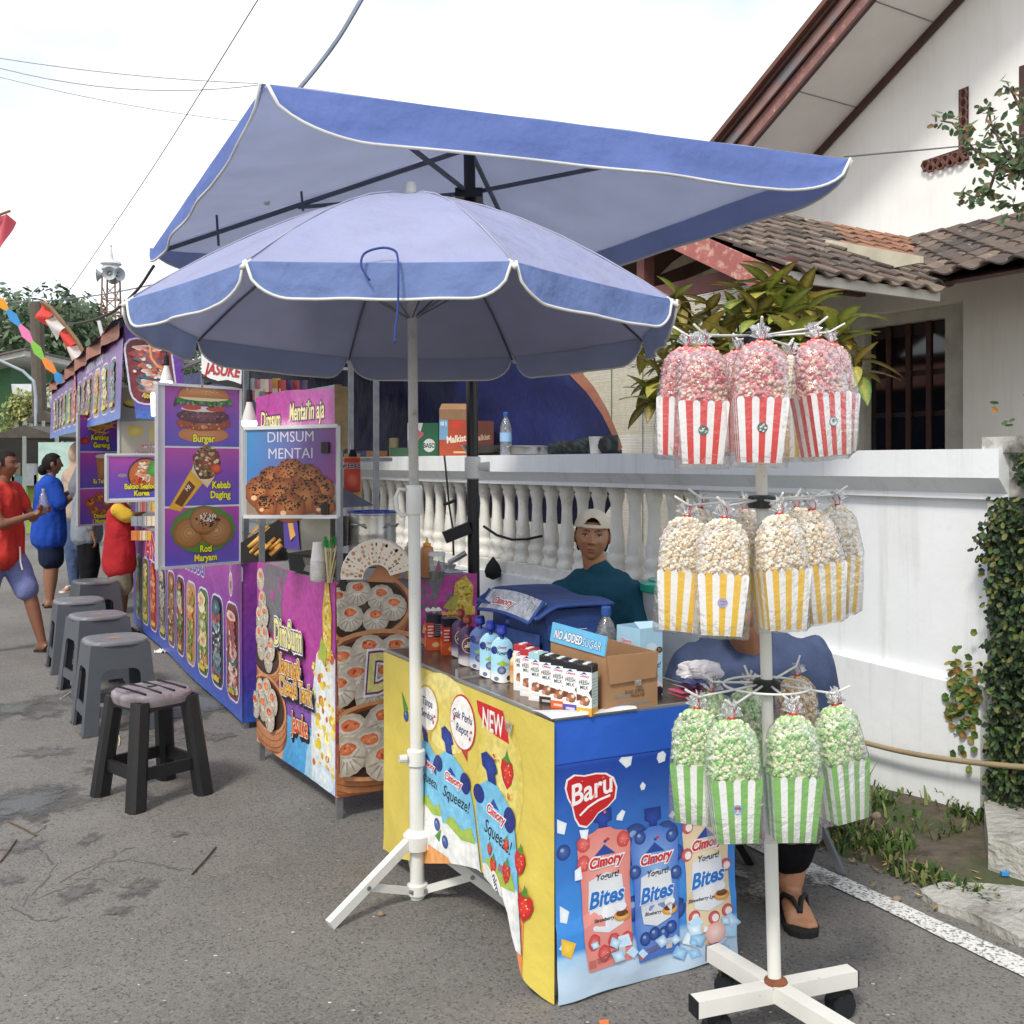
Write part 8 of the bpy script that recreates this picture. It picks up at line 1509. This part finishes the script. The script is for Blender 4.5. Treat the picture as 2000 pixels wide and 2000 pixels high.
b = B(); b.grid(lambda s, c: S(T1 - .008, s * .6, .035 + c * (PZ - .03)), 6, 12); b.c = [mixc('#2f52a8', '#4a3490', min(1, (p[2] - .035) / .22)) if p[2] < .25 else mixc('#4a3490', '#8c3a8c', min(1, (p[2] - .25) / .6)) for p in b.v]; obj('end_banner', b, PAINT, ps, smooth=True)
FOODS = [['#b8463a', '#d86a48', '#e8d0c0', '#8a3a2c', '#4a6a7a'], ['#3a4a5a', '#5a7a8a', '#b8503a', '#2a3a4a', '#8a9aa0'], ['#d8c08a', '#6a9a4a', '#b8844a', '#3f7a3a', '#e8d8b0'], ['#c87a3a', '#8a9a4a', '#a85a34', '#d8a860', '#6a8a3a'], ['#8a4a34', '#c89060', '#4f8a3c', '#6a2a20', '#d8c8a8'], ['#a8804a', '#6a5a3a', '#c8a878', '#8a4a2a', '#4a4a34'], ['#b0b0a8', '#6a6a60', '#8a7a5a', '#4a4a48', '#c8b890'], ['#c8503a', '#8a3020', '#d87a4a', '#a8402c', '#e0a070'], ['#d8c060', '#8a8a4a', '#b8a04a', '#6a7a3a', '#e8dca0'], ['#5a8a4a', '#3a6a3a', '#c85a5a', '#8ab06a', '#a8c08a']]
def panel(p, x0, x1, y0, y1, k, tip=True):
    fd = FOODS[k % 10]; q = random.Random(k); w_ = x1 - x0
    p.rr(x0, y0, x1, y1, w_ * .28, '#cfcade'); p.rr(x0 + .012, y0 + .012, x1 - .012, y1 - .012, w_ * .25, mixc(fd[3], '#3a3a50', .4), mixc(fd[0], '#403048', .3)); m = p.clip
    cx = (x0 + x1) / 2
    for i in range(9):
        f = (i + .5) / 9; y_ = y0 + .05 + (y1 - y0 - .1) * f; p.ell(cx + q.uniform(-.1, .1) * w_, y_, w_ * q.uniform(.22, .36), (y1 - y0) * q.uniform(.04, .09), q.choice(fd), q.choice(fd), 14, jit=.14, seed=i)
    p.indots(cx, (y0 + y1) / 2, w_ * .34, (y1 - y0) * .4, 46, .014, fd + ['#e8e0d0'], k, 5)
    if k % 10 == 0: p.text('Sosmozael', cx, y0 + .045, .036, '#d8c83c', .03, sx=.66, out='#2a2018', ow=.04)
    else: p.rr(cx - w_ * .3, y0 + .04, cx + w_ * (.1 + .2 * q.random()), y0 + .07, .008, '#c8b83c')
pr = Print(cm_, .0007, maxlen=.2)
for i in range(10):
    x1 = L5 - .06 - i * .375; panel(pr, x1 - .315, x1, .105, .645 - (.0), i)
pr.text('Street food', L5 - 1.45, .715, .115, '#4a3a94', .03, .15, sx=1.35, out='#e4e0ea', ow=.035); pr.text('AN', L5 - 2.95, .66, .19, '#c83034', .03, 0, sx=1.5, out='#ecdede', ow=.04)
pr.ell(L5 - .25, .74, .045, .07, '#d8cfe0', n=18); pr.ell(L5 - .25, .735, .036, .055, '#b89890', n=16); pr.text('LJ', L5 - .25, .725, .03, '#2a2430', .03); pr.rect(L5 - .27, .80, L5 - .262, .87, '#c8c0d0'); pr.rect(L5 - .245, .80, L5 - .237, .87, '#c8c0d0')
pr.obj(co_)
# awning valance and tarpaulin roof
VT0, VT1, VQ = 3.35, 9.77, -.36
vm = lambda x, y, l=0: S(VT1 - x, VQ - l - .03 * (2.3 - y) + .02 * math.sin(x * 2.5) * (2.3 - y), y)
LV = VT1 - VT0
b = B(); b.grid(lambda s, c: vm(s * LV, 1.70 + c * .62), 50, 8); b.c = [mixc('#4a7ac0', '#6a3f9c', min(1, (p[2] - 1.7) / .15)) if p[2] < 1.85 else mixc('#6a3f9c', '#7a3a90', (p[2] - 1.85) / .5) for p in b.v]; vo = obj('valance', b, PAINT, ps, smooth=True)
pr = Print(vm, .001, maxlen=.25)
for i in range(12):
    x1 = LV - .30 - i * .48; 
    if x1 > .4: panel(pr, x1 - .40, x1, 1.76, 2.15 - (.0 if i else .0), (i + 1) % 10)
pr.text('Street food', LV - 1.7, 2.17, .11, '#b8b0c8', .03, .15, sx=1.7, out='#6a4a8a', ow=.04); pr.text('A', LV - 3.3, 2.06, .2, '#c83034', .03, sx=1.5, out='#e8d8d8', ow=.03); pr.obj(vo)
rm = lambda x, y, l=0: S(VT0 - .01 - l - .05 * (2.3 - y), VQ + x + .12 * (2.3 - y), y)
b = B(); b.grid(lambda s, c: rm(s * .34, 1.70 + c * .62), 6, 8); b.c = [mixc('#4a7ac0', '#6a3f9c', min(1, (p[2] - 1.7) / .15)) for p in b.v]; ro = obj('valance_end', b, PAINT, ps, smooth=True)
pr = Print(rm, .001, maxlen=.2); panel(pr, -.02, .29, 1.79, 2.24, 0); pr.obj(ro)
NAVY = mat('navy_tarpaulin', '#1c2352', rough=.55, var=.25, scale=2, bump=.5, bscale=5, bdist=.05); ORG = mat('orange_tarpaulin', '#9a6450', rough=.65, var=.12, scale=4, bump=.5, bscale=6, bdist=.04)
def roof(s, c, dz=0):
    q_ = -.42 + c * 2.9; z = 2.33 + (.55 * math.sin(min(1, c * 1.05) * math.pi * .75)) - (.9 * max(0, c - .7)); return S(VT0 - .12 + s * 6.7, q_, z + dz + .03 * mnoise.noise(V((s * 12, c * 4, 0))) - .03 * math.sin(s * 20) * (1 - c) * 0)
obj('roof_tarpaulin', B().grid(lambda s, c: roof(s, c, .008), 40, 16), ORG, ps, smooth=True); obj('roof_lining', B().grid(lambda s, c: roof(s, c), 40, 16), NAVY, ps, smooth=True)
b = B(); b.grid(lambda s, c: S(VT0 - .1 + s * 6.6, VQ - .04 + .02 * math.sin(s * 40), 2.34 - c * (.1 + .03 * mnoise.noise(V((s * 20, 0, 2))))), 50, 3); obj('tarpaulin_edge', b, ORG, ps, smooth=True)
for a, c in ((S(1.57, .02, 2.05), S(5.4, .02, 2.05)), (S(1.57, .6, 2.1), S(5.4, .6, 2.1)), (S(1.57, .02, 2.05), S(1.57, .6, 2.1)), (S(3.4, .02, 2.1), S(3.4, 1.6, 2.1)), (S(.958, .6, 2.0), S(1.57, .6, 2.0)), (S(.97, .6, 1.42), S(5.4, 1.3, 1.42))): b = B(); b.bar(a, c, .02); obj('rail', b, GALV, ps)
b = B(); b.hexa([S(T1 + .1, .45, PZ + .5), S(T1 + .1, .6, PZ + .5), S(T2, .6, PZ + .5), S(T2, .45, PZ + .5)], [S(T1 + .1, .45, PZ + .52), S(T1 + .1, .6, PZ + .52), S(T2, .6, PZ + .52), S(T2, .45, PZ + .52)]); obj('shelf', b, mat('dark_shelf', '#2a2826', rough=.6), ps)
# back tarpaulin along the garden wall
bt_ = thing('back_tarpaulin', 'navy tarpaulin with orange edge hanging behind the balusters', 'tarpaulin', W(5, .38)); QT = .38
edge = [(1030, 640), (1080, 708), (1115, 732), (1150, 768), (1180, 812), (1213, 880), (1205, 960), (1165, 1030)]
ep = [PQ(u, v, QT) for u, v in edge]
def tarp(s, c):
    i = c * (len(ep) - 1); k = min(int(i), len(ep) - 2); e = ep[k].lerp(ep[k + 1], i - k); far = W(17, QT, e.z + (.5 if c < .2 else 0)); p = e.lerp(far, s ** 1.3); d = .05 * mnoise.noise(V((s * 14, c * 3, 1))) + .03 * math.sin(s * 50 + c * 6) * s * (1 - c)
    return p + V((.848, .53, 0)) * d
obj('sheet', B().grid(lambda s, c: tarp(s, c), 60, 21), NAVY, bt_, smooth=True)
b = B(); b.grid(lambda s, c: (lambda i: ep[min(int(i), 6)].lerp(ep[min(int(i), 6) + 1], i - min(int(i), 6)))(c * 7 * .72) + (W(-1, 0) - W(0, 0)) * (s * (.16 - .13 * c)) + UP * s * .03 - V((.848, .53, 0)) * .012, 3, 24); obj('orange_edge', b, ORG, bt_, smooth=True)
# bulbs
def emis(name, col, st):
    m = mat(name, col, rough=.3, var=.0, emit=st); return m
def bulb(p, s, label, lit=True):
    t = thing('light_bulb', label, 'bulb', p); b = B('#d4d2cc'); b.lathe([(.012 * s, .09 * s), (.014 * s, .075 * s), (.03 * s, .02 * s), (.033 * s, 0)], p, 18); obj('housing', b, GLOSS, t, smooth='auto'); b = B(); b.lathe([(.032 * s, 0), (.034 * s, -.012 * s), (.026 * s, -.035 * s), (.005 * s, -.042 * s)], p, 18); obj('glowing_dome', b, emis('lit_bulb', '#fff8f0', 6), t, smooth=True); b = B('#141414'); b.lathe([(.014 * s, .085 * s), (.015 * s, .09 * s), (.012 * s, .14 * s)], p, 12); b.tube([p + UP * .13 * s, p + UP * .13 * s + V((.005, 0, .12))], .003, 5); obj('socket', b, MATTE, t)
bulb(P(487, 822, 4.6), 1.0, 'lit white bulb hanging beside the Dimsum Mentai board'); bulb(P(325, 745, 5.25), .95, 'white bulb on a black socket above the burger board')
b = B(); b.tube([P(300, 768, 5.12), P(301, 812, 5.12)], .013, 10); tag(obj('tube_light', b, emis('lit_bulb', '#fff8f0', 6), smooth='auto'), 'short glowing tube light at the edge of the burger board', 'light')
b = B('#b8784a'); b.tube([P(293, 672, 5.4), P(296, 700, 5.35), P(308, 716, 5.3), P(320, 722, 5.25)], .008, 6); tag(obj('brown_cable', b, MATTE, smooth=True), 'brown cable looping down to the bulb above the burger board', 'cable')
q = random.Random(12)
for i in range(34):
    if i < 20: u, v, y = 478 + (i % 10) * 12.5 + q.uniform(-3, 3), 752 + (i // 10) * 20 + q.uniform(-4, 4), 5.6 + .1 * (i % 3)
    else: u, v, y = 262 + ((i - 20) % 5) * 9, 990 + ((i - 20) // 5) * 28, 7.4
    p = P(u, v, y); c = q.choice(['#b8403a', '#c8a03a', '#8a8f98', '#b86a7a', '#d8c8b0', '#5a3a6a', '#c8783a']); b = B(c); b.grid(lambda s, e: p + V(((s - .5) * .045, .006 * math.sin(s * 3.1), (e - .5) * .07)), 4, 4); b.grid(lambda s, e: p + V(((s - .5) * .045, .007 + .006 * math.sin(s * 3.1), (e - .5) * .07)), 4, 4); tag(obj('sachet', b, PF, smooth=True), 'small foil sachet hanging in a strip inside the purple stall', 'sachet', 'hanging sachets')
# ================================================================ things on the wall coping
CZ = 1.457
def wp(u, q=.07): return W(tq(u, q), q, CZ)
def wcarton(u0, u1, v0, name, label, fn, depth=.16, q=.06, col='#7a5a40'):
    a, c = wp(u0, q), wp(u1, q); ex = (c - a); ex = V((1, .05, 0)).normalized(); w_ = (u1 - u0) / 2000 * ((a.y + c.y) / 2); h = (1.4 + (905 - v0) / 2000 * a.y) - CZ; n = ex.cross(UP)
    t = thing(name, label, 'carton', a); b = B(col); b.prism([a, a + ex * w_, a + ex * w_ + UP * h, a + UP * h], -n * depth); o = obj('carton_body', b, CARD, t); p = Print(plane(a + n * .001, ex, UP), .0005); fn(p, w_, h); p.obj(o, CARD); return t, a, ex, w_, h
def baso(p, w_, h): p.rect(0, 0, w_, h, '#2f6a4a', '#d8d4d4'); p.rect(0, h * .5, w_ * .5, h, '#d4d0d0'); p.poly([(w_ * .5, h), (w_, h), (w_, 0), (0, 0), (0, h * .12), (w_ * .3, h * .3)], '#2a6446'); p.ell(w_ * .3, h * .66, w_ * .2, h * .12, '#b86a6a', '#c85050', 14, jit=.2); p.ell(w_ * .7, h * .33, w_ * .2, h * .2, '#d8dcd8', n=16); p.text('BASO', w_ * .7, h * .26, h * .14, '#1c3a2c', .03, sx=.75)
wcarton(796, 858, 826, 'food_carton', 'green and white carton lettered BASO on the wall coping', baso, col='#2a5a44')
def mal(p, w_, h): p.rect(0, 0, w_, h, '#a8482c'); p.rect(0, h * .35, w_ * .3, h * .85, '#6f9ab8'); p.text('ISI 3', w_ * .15, h * .66, h * .08, '#e0e8ee', .02, sx=.7); p.rect(0, h * .78, w_, h, '#8a6a4c'); p.ell(w_ * .62, h * .68, w_ * .16, h * .09, '#c83a2c', n=14); p.text('Malkist', w_ * .6, h * .3, h * .15, '#e8dcc8', .03, .1, rot=.12, sx=.72); p.rect(w_ * .5, h * .06, w_ * .95, h * .1, '#d8b88a')
t, a, ex, w_, h = wcarton(858, 915, 800, 'biscuit_carton', 'brown biscuit carton with a raised open flap on the coping', mal, col='#7a4a34')
b = B(); b.prism([a + UP * h, a + ex * w_ + UP * h, a + ex * w_ * .95 + UP * (h + .05) + V((0, .12, 0)), a + ex * w_ * .05 + UP * (h + .05) + V((0, .12, 0))], (0, 0, .003)); obj('flap', b, CBM, t)
def mal2(p, w_, h): p.rect(0, 0, w_, h, '#5a2c20'); p.text('Malkist', w_ * .5, h * .45, h * .16, '#a89078', .03, .1, rot=.1, sx=.75)
wcarton(918, 965, 822, 'biscuit_carton', 'second darker biscuit carton behind the black umbrella pole', mal2, col='#4a2a20', q=.12)
wbottle(wp(988, .09), 1.25, 'tall clear plastic bottle on the coping beside the cartons', lab=False)
p = wp(1164, .02); b = B('#e2ddd2'); b.lathe([(.032, 0), (.034, .002), (.042, .098), (.044, .1), (.042, .102)], p, 20); tag(obj('paper_cup', b, CARD, smooth='auto'), 'single white paper cup standing on the wall coping', 'cup')
p = wp(770, .05); b = B('#a89a78'); b.lathe([(.042, 0), (.044, .004), (.044, .15), (.03, .155)], p, 16); tag(obj('canister', b, MATTE, smooth='auto'), 'tan cylinder standing near the galvanised post on the coping', 'canister')
p = wp(785, .02); b = B('#3a5a44'); b.box((-.09, -.05, 0), (.11, .08, .07), M=Matrix.Translation(p)); tag(obj('plastic_crate', b, MATTE), 'low dark green box beside the tan cylinder', 'box')
for u, l, c in ((715, 'flat blue packet lying at the far end of the coping', '#2c3f7a'), (740, 'flat orange packet lying beside the blue packet', '#a86a3a')): p = wp(u, .04); b = B(c); b.box((-.1, -.05, 0), (.08, .06, .05), M=Matrix.Translation(p)); tag(obj('flat_packet', b, GLOSS), l, 'packet')
t = thing('steel_pan', 'dark wide wok on the coping behind the umbrella pole', 'pan', wp(945, .06)); b = B(); b.lathe([(.08, 0), (.13, .02), (.165, .07), (.17, .072), (.15, .06)], wp(945, .06), 24); obj('pan_body', b, mat('dark_pan', '#4a4642', rough=.3, metal=.7), t, smooth='auto')
t = thing('steel_dish', 'shallow steel dish on the coping next to the bottle', 'dish', wp(1035, .05)); b = B(); b.lathe([(.13, 0), (.14, .004), (.145, .05), (.165, .055), (.16, .058), (.14, .052)], wp(1035, .05), 26, sy=.8); obj('dish_body', b, STEEL, t, smooth='auto')
q = random.Random(4); b = B(); a, c = wp(1070, .05), wp(1205, .05)
def clothf(s, e): p = a.lerp(c, s); ang = e * 2 * math.pi; r = .035 + .025 * s + .012 * mnoise.noise(V((s * 8, math.cos(ang) * 2, math.sin(ang) * 2))); return p + V((.0, math.cos(ang) * r * 1.5, max(-.0, r + math.sin(ang) * r * .9) - .0))
b.grid(clothf, 24, 14); b.c = [hx(['#3f4a44', '#2f3836', '#56605a', '#4a3038'][int(abs(mnoise.noise(V(p) * 30)) * 7) % 4]) for p in b.v]; tag(obj('folded_cloth', b, CLOTH, smooth=True), 'rolled dark chequered cloth lying on the coping beside the paper cup', 'cloth')
# cables over the balusters
b = B('#131316'); b.tube([PQ(868, 890, -.09), PQ(872, 930, -.09), PQ(877, 985, -.09), PQ(884, 1030, -.1), PQ(886, 1085, -.1)], .008, 6); b.tube([PQ(868, 985, -.1), PQ(878, 982, -.1), PQ(886, 978, -.1)], .012, 6); tag(obj('black_cable', b, MATTE, smooth=True), 'black cable hanging down from the coping beside the umbrella pole', 'cable')
b = B('#131316'); b.tube([PQ(945, 1028, -.06), PQ(970, 1045, -.06), PQ(1000, 1054, -.06), PQ(1030, 1053, -.06), PQ(1058, 1047, -.06)], .009, 6); tag(obj('black_cable', b, MATTE, smooth=True), 'black cable sagging across the balusters toward the man', 'cable')
b = B('#0f0f12'); p = PQ(963, 1112, -.1); b.lathe([(.004, -.07), (.05, -.05), (.06, -.01), (.045, .03), (.015, .07), (.003, .085)], p, 12, sy=.6); tag(obj('black_bag', b, MATTE, smooth=True), 'small knotted black bag hanging against the balusters', 'bag')
# ================================================================ litter and small things on the ground
b = B('#e4e2de'); p = G(326, 1274); b.grid(lambda s, e: p + V(((s - .5) * .16, (e - .5) * .1, .004 + .05 * abs(mnoise.noise(V((s * 6, e * 6, 2)))))), 12, 10); tag(obj('tissue', b, CARD), 'crumpled white tissue on the ground below the purple banner', 'tissue')
for i, (u0, v0, u1, v1, c, l) in enumerate([(375, 1710, 422, 1656, '#4a3524', 'thin dark twig lying alone on the asphalt'), (0, 1686, 32, 1642, '#5a4228', 'thin twig at the picture edge on the asphalt'), (18, 1608, 70, 1634, '#5a4228', 'thin twig beside the large puddle'), (232, 1438, 232, 1458, '#c8b89a', 'short pale stick between the stools'), (118, 1366, 142, 1350, '#c8c8c4', 'white straw lying near the grey stools')]):
    b = B(c); b.tube([G(u0, v0) + UP * .004, G((u0 + u1) / 2 + 2, (v0 + v1) / 2) + UP * .006, G(u1, v1) + UP * .004], .003, 5); tag(obj('twig', b, MATTE), l, 'stick')
b = B('#d870a8'); b.tube([W(.33, -.66, .03), W(.22, -.52, .035)], .006, 6); tag(obj('pink_straw', b, GLOSS), 'pink plastic straw lying at the edge of the grass', 'straw')
b = B('#3f8fd0'); p = G(1962, 1727); b.box((-.012, -.008, .03), (.012, .008, .042), M=Matrix.Translation(p)); tag(obj('bottle_cap', b, GLOSS), 'bright blue bottle cap on the concrete by the pillar', 'cap')
b = B('#d8733a'); p = G(1180, 1998); b.prism([p + V((-.014, 0, .004)), p + V((.012, .004, .004)), p + V((.01, -.02, .004)), p + V((-.01, -.022, .004))], (0, 0, .003)); tag(obj('orange_scrap', b, CARD), 'small orange scrap on the asphalt at the bottom of the picture', 'scrap')
q = random.Random(33); b = B()
for i in range(260):
    u, v = q.uniform(0, 2000), 1250 + 750 * q.random() ** .7
    p = G(u, v)
    if p.x > 1.0 - (p.y - 3) * .5: continue
    s_ = q.uniform(.0025, .007); b.add([p + V((s_ * math.cos(a), s_ * .7 * math.sin(a), .0015)) for a in (0, 1.2, 2.4, 3.7, 5)], [(0, 1, 2, 3, 4)], q.choice(['#b8b0a0', '#c8c4b8', '#8a7f6c', '#a89878', '#5a5248']))
tag(obj('grit', b, MATTE), 'scattered pale grit and leaf crumbs on the asphalt', 'grit', kind='stuff')
b = B(); q = random.Random(35)
for i in range(420):
    t_, c = q.uniform(-.9, 1.6), q.gauss(-.66, .07); p = W(t_, c, vz(t_, c) + .004); s_ = q.uniform(.008, .02); a0 = q.uniform(0, 6); d = V((math.cos(a0), math.sin(a0), .2)); x = V((-d.y, d.x, 0)) * .4; b.add([p - d * s_, p + x * s_, p + d * s_ + UP * .004, p - x * s_], [(0, 1, 2, 3)], q.choice(['#8a7448', '#a08a58', '#6a5a3a', '#b89f6a', '#57603a']))
tag(obj('dry_leaves', b, MATTE), 'dry leaf litter along the edge of the grass', 'leaves', kind='stuff')
